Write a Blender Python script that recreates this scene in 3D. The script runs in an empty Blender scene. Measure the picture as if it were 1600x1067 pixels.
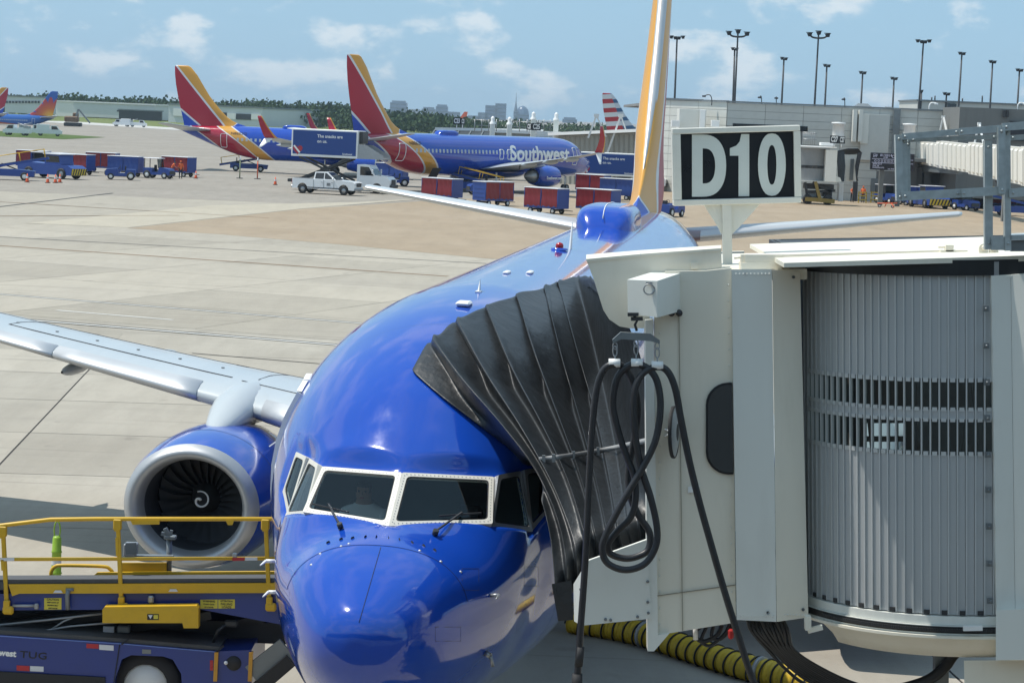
import bpy, bmesh, math, random
from mathutils import Vector, Matrix, Quaternion, noise
from mathutils.bvhtree import BVHTree
R = math.radians
SC = bpy.context.scene
COL = SC.collection
random.seed(7)
# ------------------------------------------------------------------ camera
CAMH, PITCH, ROLL, FPX = 7.36, R(5.34), R(2.4), 3740.0
FW = Vector((0, math.cos(PITCH), -math.sin(PITCH)))
_rt = Vector((1, 0, 0)); _up = _rt.cross(FW)
RT = math.cos(ROLL) * _rt + math.sin(ROLL) * _up
UP = -math.sin(ROLL) * _rt + math.cos(ROLL) * _up
cam_d = bpy.data.cameras.new('camera'); cam = bpy.data.objects.new('camera', cam_d); COL.objects.link(cam)
cam_d.sensor_width = 36; cam_d.lens = FPX / 1600 * 36
cam_d.clip_start = 0.1; cam_d.clip_end = 40000
mw = Matrix((RT, UP, -FW)).transposed().to_4x4(); mw.translation = Vector((0, 0, CAMH))
cam.matrix_world = mw
SC.camera = cam
CAMP = Vector((0, 0, CAMH))
# ------------------------------------------------------------------ sun, sky, exposure
SUN_DIR = Vector((-0.47, 0.08, 1.0)).normalized()          # towards the sun
SUN_EL = math.asin(SUN_DIR.z); SUN_AZ = math.atan2(SUN_DIR.x, SUN_DIR.y)
sun_d = bpy.data.lights.new('sun', 'SUN'); sun = bpy.data.objects.new('sun', sun_d); COL.objects.link(sun)
sun_d.energy = 3.9; sun_d.angle = R(0.53); sun_d.color = (1.0, 0.95, 0.87)
sun.rotation_euler = SUN_DIR.to_track_quat('Z', 'Y').to_euler(); sun.location = (0, 0, 60)
SC.view_settings.view_transform = 'Standard'; SC.view_settings.look = 'None'
SC.view_settings.gamma = 1; SC.view_settings.use_curve_mapping = False
SC.view_settings.exposure = 0.25
W = bpy.data.worlds.new('World'); SC.world = W; W.use_nodes = True
def build_world():
    nt = W.node_tree; N = nt.nodes; L = nt.links; N.clear()
    def nn(t, **k):
        n = N.new(t)
        for a, b in k.items(): setattr(n, a, b)
        return n
    out = nn('ShaderNodeOutputWorld'); bg = nn('ShaderNodeBackground')
    sky = nn('ShaderNodeTexSky', sky_type='NISHITA', sun_disc=False, sun_elevation=SUN_EL, sun_rotation=SUN_AZ)
    sky.air_density = 1.0; sky.dust_density = 0.6; sky.ozone_density = 1.2
    bg.inputs['Strength'].default_value = 0.115
    tc = nn('ShaderNodeTexCoord')
    sep = nn('ShaderNodeSeparateXYZ'); L.new(tc.outputs['Generated'], sep.inputs[0])
    def mth(op, a, b=None, c=None, clamp=False):
        n = nn('ShaderNodeMath', operation=op, use_clamp=clamp)
        for i, v in enumerate((a, b, c)):
            if v is None: continue
            if isinstance(v, (int, float)): n.inputs[i].default_value = v
            else: L.new(v, n.inputs[i])
        return n.outputs[0]
    # small cumulus low over the horizon, stretched sideways; larger ones higher up
    def cloud(scale, zs, lo, hi, det, off):
        mp = nn('ShaderNodeMapping'); L.new(tc.outputs['Generated'], mp.inputs[0])
        mp.inputs['Scale'].default_value = (scale, scale, scale * zs); mp.inputs['Location'].default_value = off
        nz = nn('ShaderNodeTexNoise'); nz.inputs['Scale'].default_value = 1; nz.inputs['Detail'].default_value = det
        nz.inputs['Roughness'].default_value = 0.58; nz.inputs['Distortion'].default_value = 0.1
        L.new(mp.outputs[0], nz.inputs['Vector'])
        mr = nn('ShaderNodeMapRange', interpolation_type='SMOOTHSTEP')
        mr.inputs['From Min'].default_value = lo; mr.inputs['From Max'].default_value = hi
        L.new(nz.outputs[0], mr.inputs['Value']); return mr.outputs[0]
    c1 = cloud(27, 2.1, 0.525, 0.68, 10, (3.1, 1.7, 0.4))
    c2 = cloud(4.2, 1.5, 0.46, 0.62, 9, (0.3, 4.4, 1.0))
    hi_ = mth('MULTIPLY_ADD', sep.outputs['Z'], 7.0, -0.55, True)          # 0 low, 1 high
    a = mth('MULTIPLY', c1, mth('SUBTRACT', 1.0, hi_)); b = mth('MULTIPLY', c2, mth('MULTIPLY', hi_, 0.9))
    mask = mth('MULTIPLY', mth('ADD', a, b, None, False), 0.60)
    veil = nn('ShaderNodeMix', data_type='RGBA'); veil.inputs['Factor'].default_value = SKY_TINT_F
    L.new(sky.outputs[0], veil.inputs['A']); veil.inputs['B'].default_value = SKY_TINT
    mix = nn('ShaderNodeMix', data_type='RGBA'); L.new(mask, mix.inputs['Factor'])
    L.new(veil.outputs['Result'], mix.inputs['A']); mix.inputs['B'].default_value = CLOUD_COL
    L.new(mix.outputs['Result'], bg.inputs['Color']); L.new(bg.outputs[0], out.inputs['Surface'])
SKY_TINT = (2.4, 4.2, 5.85, 1); SKY_TINT_F = 0.85; CLOUD_COL = (7.0, 7.2, 7.2, 1)
build_world()
# ------------------------------------------------------------------ picture-space to world helpers (placing real-sized things where they stand)
def ray(px, py): return FW + RT * ((px - 800) / FPX) - UP * ((py - 533.5) / FPX)
def gp(px, py, z=0.0):
    d = ray(px, py); return CAMP + d * ((z - CAMH) / d.z)
def at(px, py, y):
    d = ray(px, py); return CAMP + d * (y / d.y)
# ------------------------------------------------------------------ materials
MATS = {}
def mat(name, col, rough=0.5, metal=0.0, var=0.12, scale=3.0, bump=0.0, bscale=40.0, coat=0.0, spec=0.5, dirt=0.0, dcol=(0.05, 0.045, 0.04), stretch=None, rvar=0.08):
    if name in MATS: return MATS[name]
    m = bpy.data.materials.new(name); m.use_nodes = True; MATS[name] = m
    nt = m.node_tree; N = nt.nodes; L = nt.links; b = N['Principled BSDF']
    b.inputs['Roughness'].default_value = rough; b.inputs['Metallic'].default_value = metal
    b.inputs['Specular IOR Level'].default_value = spec
    if coat: b.inputs['Coat Weight'].default_value = coat; b.inputs['Coat Roughness'].default_value = 0.05
    tc = N.new('ShaderNodeTexCoord'); vec = tc.outputs['Object']
    if stretch:
        mp = N.new('ShaderNodeMapping'); mp.inputs['Scale'].default_value = stretch; L.new(vec, mp.inputs[0]); vec = mp.outputs[0]
    nz = N.new('ShaderNodeTexNoise'); nz.inputs['Scale'].default_value = scale; nz.inputs['Detail'].default_value = 6; L.new(vec, nz.inputs['Vector'])
    mx = N.new('ShaderNodeMix'); mx.data_type = 'RGBA'
    mx.inputs['A'].default_value = (*[max(0, c * (1 - var)) for c in col[:3]], 1); mx.inputs['B'].default_value = (*[min(1, c * (1 + var)) for c in col[:3]], 1)
    L.new(nz.outputs[0], mx.inputs['Factor']); res = mx.outputs['Result']
    if dirt:
        n2 = N.new('ShaderNodeTexNoise'); n2.inputs['Scale'].default_value = scale * 2.7; n2.inputs['Detail'].default_value = 9; n2.inputs['Roughness'].default_value = .65; L.new(vec, n2.inputs['Vector'])
        mr = N.new('ShaderNodeMapRange'); mr.inputs['From Min'].default_value = .5; mr.inputs['From Max'].default_value = .75; mr.inputs['To Max'].default_value = dirt; L.new(n2.outputs[0], mr.inputs['Value'])
        m2 = N.new('ShaderNodeMix'); m2.data_type = 'RGBA'; L.new(mr.outputs[0], m2.inputs['Factor']); L.new(res, m2.inputs['A']); m2.inputs['B'].default_value = (*dcol, 1); res = m2.outputs['Result']
    L.new(res, b.inputs['Base Color'])
    if rvar:
        rr = N.new('ShaderNodeMapRange'); rr.inputs['To Min'].default_value = max(0, rough - rvar); rr.inputs['To Max'].default_value = min(1, rough + rvar); L.new(nz.outputs[0], rr.inputs['Value']); L.new(rr.outputs[0], b.inputs['Roughness'])
    if bump:
        n3 = N.new('ShaderNodeTexNoise'); n3.inputs['Scale'].default_value = bscale; n3.inputs['Detail'].default_value = 4; L.new(vec, n3.inputs['Vector'])
        bp = N.new('ShaderNodeBump'); bp.inputs['Strength'].default_value = bump; bp.inputs['Distance'].default_value = 0.02; L.new(n3.outputs[0], bp.inputs['Height']); L.new(bp.outputs[0], b.inputs['Normal'])
    return m
class Nodes:
    """small node-graph shorthand for the special materials"""
    def __init__(s, name):
        s.m = bpy.data.materials.new(name); s.m.use_nodes = True; MATS[name] = s.m
        s.N = s.m.node_tree.nodes; s.L = s.m.node_tree.links; s.b = s.N['Principled BSDF']
        s.tc = s.N.new('ShaderNodeTexCoord')
    def put(s, sock, v):
        if isinstance(v, (int, float)): sock.default_value = v
        elif isinstance(v, tuple): sock.default_value = (*v, 1) if len(v) == 3 and sock.type == 'RGBA' else v
        else: s.L.new(v, sock)
    def xyz(s, vec=None):
        n = s.N.new('ShaderNodeSeparateXYZ'); s.L.new(vec or s.tc.outputs['Object'], n.inputs[0]); return n.outputs
    def m_(s, op, a, b=None, c=None, clamp=False):
        n = s.N.new('ShaderNodeMath'); n.operation = op; n.use_clamp = clamp
        for i, v in enumerate((a, b, c)):
            if v is not None: s.put(n.inputs[i], v)
        return n.outputs[0]
    def noise(s, scale, detail=5, stretch=(1, 1, 1), loc=(0, 0, 0), rough=.55, dist=0.0, vec=None):
        mp = s.N.new('ShaderNodeMapping'); mp.inputs['Scale'].default_value = stretch; mp.inputs['Location'].default_value = loc
        s.L.new(vec or s.tc.outputs['Object'], mp.inputs[0])
        n = s.N.new('ShaderNodeTexNoise'); n.inputs['Scale'].default_value = scale; n.inputs['Detail'].default_value = detail; n.inputs['Roughness'].default_value = rough; n.inputs['Distortion'].default_value = dist
        s.L.new(mp.outputs[0], n.inputs['Vector']); return n.outputs[0]
    def rng(s, v, a, b, c=0.0, d=1.0, smooth=False):
        n = s.N.new('ShaderNodeMapRange')
        if smooth: n.interpolation_type = 'SMOOTHSTEP'
        for i, x in zip(('Value', 'From Min', 'From Max', 'To Min', 'To Max'), (v, a, b, c, d)): s.put(n.inputs[i], x)
        return n.outputs[0]
    def mix(s, f, a, b):
        n = s.N.new('ShaderNodeMix'); n.data_type = 'RGBA'
        s.put(n.inputs['Factor'], f); s.put(n.inputs['A'], a); s.put(n.inputs['B'], b); return n.outputs['Result']
    def bump(s, h, strength=.3, dist=.02):
        n = s.N.new('ShaderNodeBump'); n.inputs['Strength'].default_value = strength; n.inputs['Distance'].default_value = dist; s.L.new(h, n.inputs['Height']); s.L.new(n.outputs[0], s.b.inputs['Normal'])
# ------------------------------------------------------------------ objects
def tag(o, label=None, cat=None, group=None, kind=None):
    if label: o['label'] = label
    if cat: o['category'] = cat
    if group: o['group'] = group
    if kind: o['kind'] = kind
    return o
def thing(name, label, cat, loc=(0, 0, 0), rz=0.0, group=None, rot=None):
    o = bpy.data.objects.new(name, None); COL.objects.link(o); o.location = loc
    o.rotation_euler = rot if rot else (0, 0, rz); o.empty_display_size = .2
    return tag(o, label, cat, group)
def link(name, me, parent=None, m=None):
    if m is not None and not me.materials: me.materials.append(m)
    o = bpy.data.objects.new(name, me); COL.objects.link(o)
    if parent is not None: o.parent = parent
    return o
def kids(o): return list(o.children)
def copy_tree(o, parent=None):
    c = o.copy(); COL.objects.link(c)
    if parent is not None: c.parent = parent
    for ch in kids(o): copy_tree(ch, c)
    return c
def place(o, loc, rz=0.0, label=None, group=None):
    o.location = loc; o.rotation_euler = (0, 0, rz)
    if label: o['label'] = label
    if group: o['group'] = group
    return o
class MB:
    """mesh builder: gathers shapes, links them as ONE object"""
    def __init__(s): s.v = []; s.f = []; s.sm = []; s.mi = []
    def add(s, vs, fs, smooth=False, mi=0):
        o = len(s.v); s.v += [tuple(v) for v in vs]
        for f in fs: s.f.append([i + o for i in f]); s.sm.append(smooth); s.mi.append(mi)
        return s
    def box(s, c, d, M=None, bev=0.0, mi=0):
        x, y, z = d[0] / 2, d[1] / 2, d[2] / 2; c = Vector(c)
        if bev > 0 and min(x, y, z) > bev:
            b = bev; vs = []; idx = {}
            for sx in (-1, 1):
                for sy in (-1, 1):
                    for sz in (-1, 1):
                        for k, p in enumerate(((x, y - b, z - b), (x - b, y, z - b), (x - b, y - b, z))):
                            idx[sx, sy, sz, k] = len(vs); vs.append(Vector((sx * p[0], sy * p[1], sz * p[2])))
            fs = []
            def q(*k): fs.append([idx[a] for a in k])
            for sgn in (-1, 1):
                o = 1 if sgn > 0 else -1
                def face(l): fs.append([idx[a] for a in (l if o > 0 else l[::-1])])
                face([(sgn, -1, -1, 0), (sgn, 1, -1, 0), (sgn, 1, 1, 0), (sgn, -1, 1, 0)])
                face([(-1, sgn, -1, 1), (-1, sgn, 1, 1), (1, sgn, 1, 1), (1, sgn, -1, 1)])
                face([(-1, -1, sgn, 2), (1, -1, sgn, 2), (1, 1, sgn, 2), (-1, 1, sgn, 2)])
            for a in (-1, 1):
                for b_ in (-1, 1):
                    fs.append([idx[a, b_, -1, 0], idx[a, b_, 1, 0], idx[a, b_, 1, 1], idx[a, b_, -1, 1]])
                    fs.append([idx[a, -1, b_, 0], idx[a, 1, b_, 0], idx[a, 1, b_, 2], idx[a, -1, b_, 2]])
                    fs.append([idx[-1, a, b_, 1], idx[1, a, b_, 1], idx[1, a, b_, 2], idx[-1, a, b_, 2]])
                    for c_ in (-1, 1): fs.append([idx[a, b_, c_, 0], idx[a, b_, c_, 1], idx[a, b_, c_, 2]])
        else:
            vs = [Vector((sx * x, sy * y, sz * z)) for sx in (-1, 1) for sy in (-1, 1) for sz in (-1, 1)]
            fs = [[0, 1, 3, 2], [4, 6, 7, 5], [0, 4, 5, 1], [2, 3, 7, 6], [0, 2, 6, 4], [1, 5, 7, 3]]
        if M is not None: vs = [M @ v for v in vs]
        return s.add([v + c for v in vs], fs, mi=mi)
    def bar(s, a, b, w, h=None, up=(0, 0, 1), mi=0, bev=0.0):
        a, b = Vector(a), Vector(b); d = b - a; L = d.length
        if L < 1e-6: return s
        d.normalize(); u = Vector(up)
        if abs(d.dot(u)) > .98: u = Vector((1, 0, 0))
        r = d.cross(u).normalized(); u = r.cross(d)
        M = Matrix((d, -r, u)).transposed()
        return s.box((a + b) / 2, (L, w, h or w), M, bev, mi)
    def tube(s, pts, r, n=8, cap=True, mi=0):
        pts = [Vector(p) for p in pts]; rs = r if isinstance(r, (list, tuple)) else [r] * len(pts)
        t = (pts[1] - pts[0]).normalized(); u = t.orthogonal().normalized(); rings = []; vs = []; fs = []
        for i, p in enumerate(pts):
            t2 = (pts[min(i + 1, len(pts) - 1)] - pts[max(i - 1, 0)]).normalized()
            u = (u - t2 * u.dot(t2)); u = u.normalized() if u.length > 1e-6 else t2.orthogonal().normalized(); w = t2.cross(u)
            for k in range(n):
                a = 2 * math.pi * k / n; vs.append(p + (u * math.cos(a) + w * math.sin(a)) * rs[i])
        for i in range(len(pts) - 1):
            for k in range(n): fs.append([i * n + k, i * n + (k + 1) % n, (i + 1) * n + (k + 1) % n, (i + 1) * n + k])
        s.add(vs, fs, True, mi)
        if cap:
            o = len(s.v) - len(vs); s.f.append([o + k for k in range(n)][::-1]); s.sm.append(False); s.mi.append(mi)
            s.f.append([o + (len(pts) - 1) * n + k for k in range(n)]); s.sm.append(False); s.mi.append(mi)
        return s
    def lathe(s, prof, c=(0, 0, 0), axis='x', n=24, cap=False, mi=0, smooth=True, M=None):
        vs = []; fs = []; c = Vector(c)
        for (a, r) in prof:
            for k in range(n):
                t = 2 * math.pi * k / n; y, z = r * math.cos(t), r * math.sin(t)
                v = Vector((a, y, z)) if axis == 'x' else Vector((y, a, -z)) if axis == 'y' else Vector((y, z, a))
                vs.append((M @ v if M is not None else v) + c)
        for i in range(len(prof) - 1):
            for k in range(n): fs.append([i * n + k, i * n + (k + 1) % n, (i + 1) * n + (k + 1) % n, (i + 1) * n + k][::-1])
        if cap: fs.append([k for k in range(n)]); fs.append([(len(prof) - 1) * n + k for k in range(n)][::-1])
        return s.add(vs, fs, smooth, mi)
    def prism(s, poly, a, b, plane='xz', mi=0):
        """extrude a 2-D outline between offsets a and b"""
        n = len(poly)
        def P(p, t): return (p[0], t, p[1]) if plane == 'xz' else (t, p[0], p[1]) if plane == 'yz' else (p[0], p[1], t)
        vs = [P(p, a) for p in poly] + [P(p, b) for p in poly]
        fs = [list(range(n)), list(range(n, 2 * n))[::-1]] + [[i, i + n, (i + 1) % n + n, (i + 1) % n] for i in range(n)]
        return s.add(vs, fs, mi=mi)
    def grid(s, rows, smooth=True, closed=False, mi=0):
        n = len(rows[0]); vs = [v for r in rows for v in r]; fs = []
        for i in range(len(rows) - 1):
            for k in range(n if closed else n - 1): fs.append([i * n + k, i * n + (k + 1) % n, (i + 1) * n + (k + 1) % n, (i + 1) * n + k])
        return s.add(vs, fs, smooth, mi)
    def mesh(s, name, mats=None, fix=True):
        me = bpy.data.meshes.new(name); me.from_pydata(s.v, [], s.f); me.polygons.foreach_set('use_smooth', s.sm); me.polygons.foreach_set('material_index', s.mi)
        for m in (mats if isinstance(mats, (list, tuple)) else [mats] if mats else []): me.materials.append(m)
        if fix:
            bm = bmesh.new(); bm.from_mesh(me); bmesh.ops.recalc_face_normals(bm, faces=bm.faces[:]); bm.to_mesh(me); bm.free()
        me.update(); return me
    def build(s, name, mats, parent=None, fix=True): return link(name, s.mesh(name, mats, fix), parent)
def lerp(a, b, t): return a + (b - a) * t
def curve(tab):
    """monotone-ish cubic through a table of (x, y, ...)"""
    xs = [t[0] for t in tab]; n = len(tab); m = len(tab[0]) - 1
    def slope(i, j):
        def d(k): return (tab[k + 1][j] - tab[k][j]) / (xs[k + 1] - xs[k])
        if i == 0: return d(0)
        if i == n - 1: return d(n - 2)
        a, b = d(i - 1), d(i)
        return 0 if a * b <= 0 else 2 * a * b / (a + b)
    S = [[slope(i, j + 1) for j in range(m)] for i in range(n)]
    def f(x):
        if x <= xs[0]: return tab[0][1:]
        if x >= xs[-1]: return tab[-1][1:]
        i = max(k for k in range(n) if xs[k] <= x); h = xs[i + 1] - xs[i]; t = (x - xs[i]) / h
        h00 = 2 * t ** 3 - 3 * t * t + 1; h10 = t ** 3 - 2 * t * t + t; h01 = -2 * t ** 3 + 3 * t * t; h11 = t ** 3 - t * t
        return [h00 * tab[i][j + 1] + h10 * h * S[i][j] + h01 * tab[i + 1][j + 1] + h11 * h * S[i + 1][j] for j in range(m)]
    return f
def smooth_path(pts, n=8):
    P = [Vector(p) for p in pts]; out = []
    for i in range(len(P) - 1):
        p0, p1, p2, p3 = P[max(i - 1, 0)], P[i], P[i + 1], P[min(i + 2, len(P) - 1)]
        for k in range(n):
            t = k / n
            out.append(.5 * ((2 * p1) + (p2 - p0) * t + (2 * p0 - 5 * p1 + 4 * p2 - p3) * t * t + (3 * p1 - p0 - 3 * p2 + p3) * t ** 3))
    out.append(P[-1]); return out
def text_mesh(txt, size, extrude=0.0, bold=0.0, align='CENTER', sx=1.0, spacing=1.0):
    c = bpy.data.curves.new('lettering', 'FONT'); c.body = txt; c.size = size; c.extrude = extrude; c.offset = bold; c.align_x = align; c.align_y = 'CENTER'; c.resolution_u = 3; c.space_character = spacing
    o = bpy.data.objects.new('lettering', c); COL.objects.link(o); dg = bpy.context.evaluated_depsgraph_get()
    me = bpy.data.meshes.new_from_object(o.evaluated_get(dg)); COL.objects.unlink(o); bpy.data.objects.remove(o); bpy.data.curves.remove(c)
    if sx != 1: me.transform(Matrix.Diagonal((sx, 1, 1, 1)))
    me.materials.clear(); return me
def text(name, txt, size, m, parent, origin, xdir, ydir, extrude=.003, bold=0.0, align='CENTER', sx=1.0, spacing=1.0):
    me = text_mesh(txt, size, extrude, bold, align, sx, spacing); x = Vector(xdir).normalized(); y = Vector(ydir); y = (y - x * y.dot(x)).normalized(); z = x.cross(y)
    M = Matrix((x, y, z)).transposed().to_4x4(); M.translation = Vector(origin); me.transform(M); return link(name, me, parent, m)
# ------------------------------------------------------------------ ground, concrete slabs, patches, markings
def gz(x, y):
    """the apron falls gently away beyond the far stands on the left"""
    def ss(t): t = max(0, min(1, t)); return t * t * (3 - 2 * t)
    return -.55 * ss((y - 250) / 34) * ss((-6 - x + max(0, y - 258) * .6) / 10) if x < 20 and y < 480 else (-.55 if x < 20 else -.55 * (1 - ss((x - 20) / 10)) if y >= 480 else 0.0)
def concrete(name, a, b, streak=(.9, .16, 1), rot=0.0, dark=.5, tint=None):
    g = Nodes(name); pos = g.tc.outputs['Object']
    n1 = g.noise(.09, 4); n2 = g.noise(1.1, 8, streak, rough=.7); n3 = g.noise(9, 6, rough=.7); n4 = g.noise(.35, 6, (.25, 1.6, 1), (5, 2, 0), rough=.65)
    c = g.mix(g.rng(n1, .35, .65), a, b); c = g.mix(g.rng(n2, .42, .72, 0, .55), c, tuple(x * .72 for x in a)); c = g.mix(g.rng(n4, .55, .75, 0, dark), c, tuple(x * .62 for x in b)); c = g.mix(g.rng(n3, .3, .8, 0, .22), c, tuple(x * 1.18 for x in b))
    oil = g.noise(.55, 3, (1, .7, 1), (9, 3, 0), rough=.6); c = g.mix(g.rng(oil, .66, .74, 0, .38), c, (.09, .08, .07))
    tyre = g.m_('MULTIPLY', g.rng(g.noise(1.0, 2, (.035, 2.6, 1), (2, 7, 0), rough=.5), .60, .68), g.rng(g.noise(.12, 2), .42, .6)); c = g.mix(g.m_('MULTIPLY', tyre, .30), c, (.10, .09, .08))
    spot = g.noise(4.0, 2, (1, 1, 1), (4, 4, 0)); c = g.mix(g.rng(spot, .72, .78, 0, .3), c, (.10, .09, .08))
    oi = g.N.new('ShaderNodeObjectInfo'); k = g.rng(oi.outputs['Random'], 0, 1, .87, 1.08); hs = g.N.new('ShaderNodeHueSaturation'); g.put(hs.inputs['Value'], k); g.put(hs.inputs['Color'], c)
    g.put(g.b.inputs['Base Color'], hs.outputs[0]); g.b.inputs['Roughness'].default_value = .85; g.b.inputs['Specular IOR Level'].default_value = .25
    g.bump(g.noise(30, 5, rough=.7), .25, .01); return g.m
M_CONC = concrete('apron_concrete', (.328, .298, .247), (.382, .352, .297))
M_CONC2 = concrete('aged_apron_concrete', (.366, .331, .270), (.348, .316, .263), dark=.35)
M_ASPH = concrete('grey_apron_far', (.25, .225, .19), (.29, .262, .225), dark=.5)
M_TAN = concrete('tan_worn_concrete', (.282, .220, .152), (.31, .248, .178), streak=(.5, .12, 1), dark=.25)
M_PALE = concrete('pale_new_concrete', (.46, .415, .33), (.43, .385, .305), dark=.12)
M_JOINT = mat('joint_sealant', (.045, .04, .036), .9, var=.3)
M_PWHITE = mat('worn_white_marking', (.55, .54, .50), .7, var=.2, scale=1.5, dirt=.6, dcol=(.3, .28, .24))
M_PBLACK = mat('black_marking_edge', (.05, .05, .05), .8, var=.3, scale=1.2, dirt=.5, dcol=(.25, .23, .2))
M_BROWNL = mat('rust_brown_joint_line', (.19, .115, .06), .8, var=.3)
def sheet(name, pts, z, m_, n=0, parent=None):
    mb = MB(); mb.add([Vector((p[0], p[1], z)) for p in pts], [list(range(len(pts)))]); o = mb.build(name, m_, parent, fix=False)
    if o.data.polygons[0].normal.z < 0: o.data.flip_normals()
    return tag(o, kind='structure') if parent is None else o
xs = [-6000, -1500, -600, -300, -200, -120, -80, -60, -50] + [-45 + 1.5 * i for i in range(28)] + [0, 20, 60, 120, 300, 600, 1500, 6000]
ys = [-60, 0, 60, 120, 180, 200, 215] + [230, 240] + [250 + 2 * i for i in range(20)] + [300, 340, 400, 479, 481, 600, 1000, 1500, 3000, 12000]
gm_ = MB(); gm_.grid([[Vector((x, y, gz(x, y) - .014)) for x in xs] for y in ys], True); GROUND = tag(gm_.build('ground', M_ASPH), kind='structure')
# concrete slabs, joints recessed between them: one grid near the gate, another at the angle of the outer apron
BED = MB()
def slabs(o, ang, nx, ny, L, W_, m_, keep):
    ca, sa = math.cos(ang), math.sin(ang); cnt = 0
    for i in range(nx):
        for j in range(ny):
            g_ = .022; P = []
            for (u, v) in ((i * L + g_, j * W_ + g_), ((i + 1) * L - g_, j * W_ + g_), ((i + 1) * L - g_, (j + 1) * W_ - g_), (i * L + g_, (j + 1) * W_ - g_)): P.append(Vector((o[0] + u * ca - v * sa, o[1] + u * sa + v * ca, 0)))
            c = sum(P, Vector()) / 4
            if not keep(c): continue
            BED.add([p + (p - c) * .006 + Vector((0, 0, -.0115)) for p in P], [[0, 1, 2, 3]])
            dz = random.uniform(-.002, .001); mb = MB(); mb.add([p + Vector((0, 0, dz)) for p in P] + [p + Vector((0, 0, -.0135)) for p in P], [[0, 1, 2, 3], [0, 4, 5, 1], [1, 5, 6, 2], [2, 6, 7, 3], [3, 7, 4, 0]]); mb.build('concrete_slab', m_, GROUND); cnt += 1
    return cnt
j0 = gp(140, 739); A1 = math.atan2(.078, 1)
def in_view(c, m_=60):
    v = c - CAMP; z = v.dot(FW)
    if z < 5: return False
    x = 800 + FPX * v.dot(RT) / z; y = 533.5 - FPX * v.dot(UP) / z; s = FPX * 5 / z
    return -s - m_ < x < 1600 + s + m_ and y < 1100 + s * .5
edge = lambda c: c.y - (74 - .40 * (c.x + 6))          # the change of slab direction
n1 = slabs((j0.x - 4 * 7.6 * math.cos(A1), j0.y - 4 * 7.6 * math.sin(A1) - 24), A1, 9, 9, 7.6, 5.9, M_CONC, lambda c: in_view(c) and edge(c) < 0)
A2 = math.atan2(-.38, 1)
n2 = slabs((-46, 92), A2, 13, 11, 7.6, 7.6, M_CONC2, lambda c: in_view(c) and edge(c) > 2.5 and c.y < 141)
tag(BED.build('joint_bed', M_JOINT), kind='structure')
sheet('apron', [(-110, -20, 0), (110, -20, 0), (110, 130, 0), (-110, 130, 0)], -.0128, M_CONC)
tr = MB()   # strip between the two grids and beyond them
def poly_px(l): return [gp(x, y) for x, y in l]
sheet('concrete_strip', [(-40, 78, 0), (30, 50, 0), (30, 74, 0), (-40, 104, 0)], -.006, M_CONC)
sheet('outer_apron', [(-90, 128, 0), (60, 110, 0), (90, 186, 0), (-90, 186, 0)], -.008, M_CONC2)
sheet('tan_patch', poly_px([(200, 357), (470, 327), (700, 312), (1000, 300), (1700, 296), (1700, 425), (1100, 418), (760, 404), (530, 382), (340, 366)]), .004, M_TAN)
sheet('pale_strip', poly_px([(40, 349), (330, 321), (560, 316), (700, 308), (470, 326.5), (200, 356)]), .006, M_PALE)
def stripe(name, a, b, w_, m_, z=.009):
    a, b = gp(*a), gp(*b); d = (b - a).normalized(); n = Vector((-d.y, d.x, 0)) * w_ / 2; return sheet(name, [a + n, b + n, b - n, a - n], z, m_)
stripe('painted_line_border', (-60, 491.5), (640, 548), .55, M_PBLACK, .009); stripe('painted_line', (-60, 492), (640, 548.5), .24, M_PWHITE, .013)
stripe('painted_line_border', (-60, 455), (760, 521), .42, M_PBLACK, .009); stripe('painted_line', (-60, 455.4), (760, 521.4), .20, M_PWHITE, .013)
stripe('painted_line', (88, 485), (270, 500), .22, M_PWHITE, .009)
stripe('apron_line', (-60, 380), (700, 432), .35, M_BROWNL, .009); stripe('apron_line', (-60, 312), (420, 341), .30, M_BROWNL, .011); stripe('apron_line', (-60, 367), (760, 412), .22, M_PBLACK, .009)
stripe('apron_line', (-60, 338), (280, 337), .30, M_BROWNL, .010); stripe('apron_line', (-40, 328), (176, 302), .25, M_PBLACK, .010)
stripe('drain_slot', (300, 552), (640, 580), .10, M_JOINT, .009)

sheet('added_dark_ground', [(-120, -14, 0), (120, -14, 0), (120, 17, 0), (-120, 17, 0)], .004, concrete('added_dark_ground_colour', (.055, .053, .05), (.07, .068, .064)))  # unseen dark ground, added to darken what the airliner's nose reflects
# ------------------------------------------------------------------ airliners. local frame: x aft from the nose, y to starboard, z up
_FUS = curve([(math.sqrt(X_), a_ + .11, b_ + .11, c_ + .11, w_) for X_, a_, b_, c_, w_ in (
 (0.00, 2.600, 2.650, 2.700, .03), (.03, 2.44, 2.65, 2.83, .18), (.10, 2.30, 2.65, 2.93, .32), (.3, 2.10, 2.66, 3.07, .50), (.6, 1.90, 2.70, 3.23, .67),
 (1.0, 1.72, 2.76, 3.375, .84), (1.5, 1.58, 2.84, 3.49, 1.02), (2.0, 1.50, 2.92, 3.80, 1.17), (2.6, 1.44, 3.02, 4.28, 1.28), (3.0, 1.41, 3.10, 4.58, 1.41),
 (3.5, 1.39, 3.20, 4.84, 1.55), (4.0, 1.38, 3.30, 5.02, 1.67), (5.0, 1.36, 3.42, 5.23, 1.81), (6.0, 1.36, 3.48, 5.32, 1.87), (7.0, 1.36, 3.50, 5.36, 1.88),
 (27., 1.36, 3.50, 5.37, 1.88), (29., 1.50, 3.55, 5.37, 1.84), (31., 1.85, 3.70, 5.36, 1.68), (33., 2.50, 3.95, 5.34, 1.40), (35., 3.25, 4.25, 5.28, 1.05),
 (36.5, 3.85, 4.50, 5.20, .72), (37.8, 4.35, 4.70, 5.08, .40), (38.3, 4.60, 4.75, 4.90, .18))])
def FUS(X): return _FUS(math.sqrt(max(0, X)))
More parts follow.
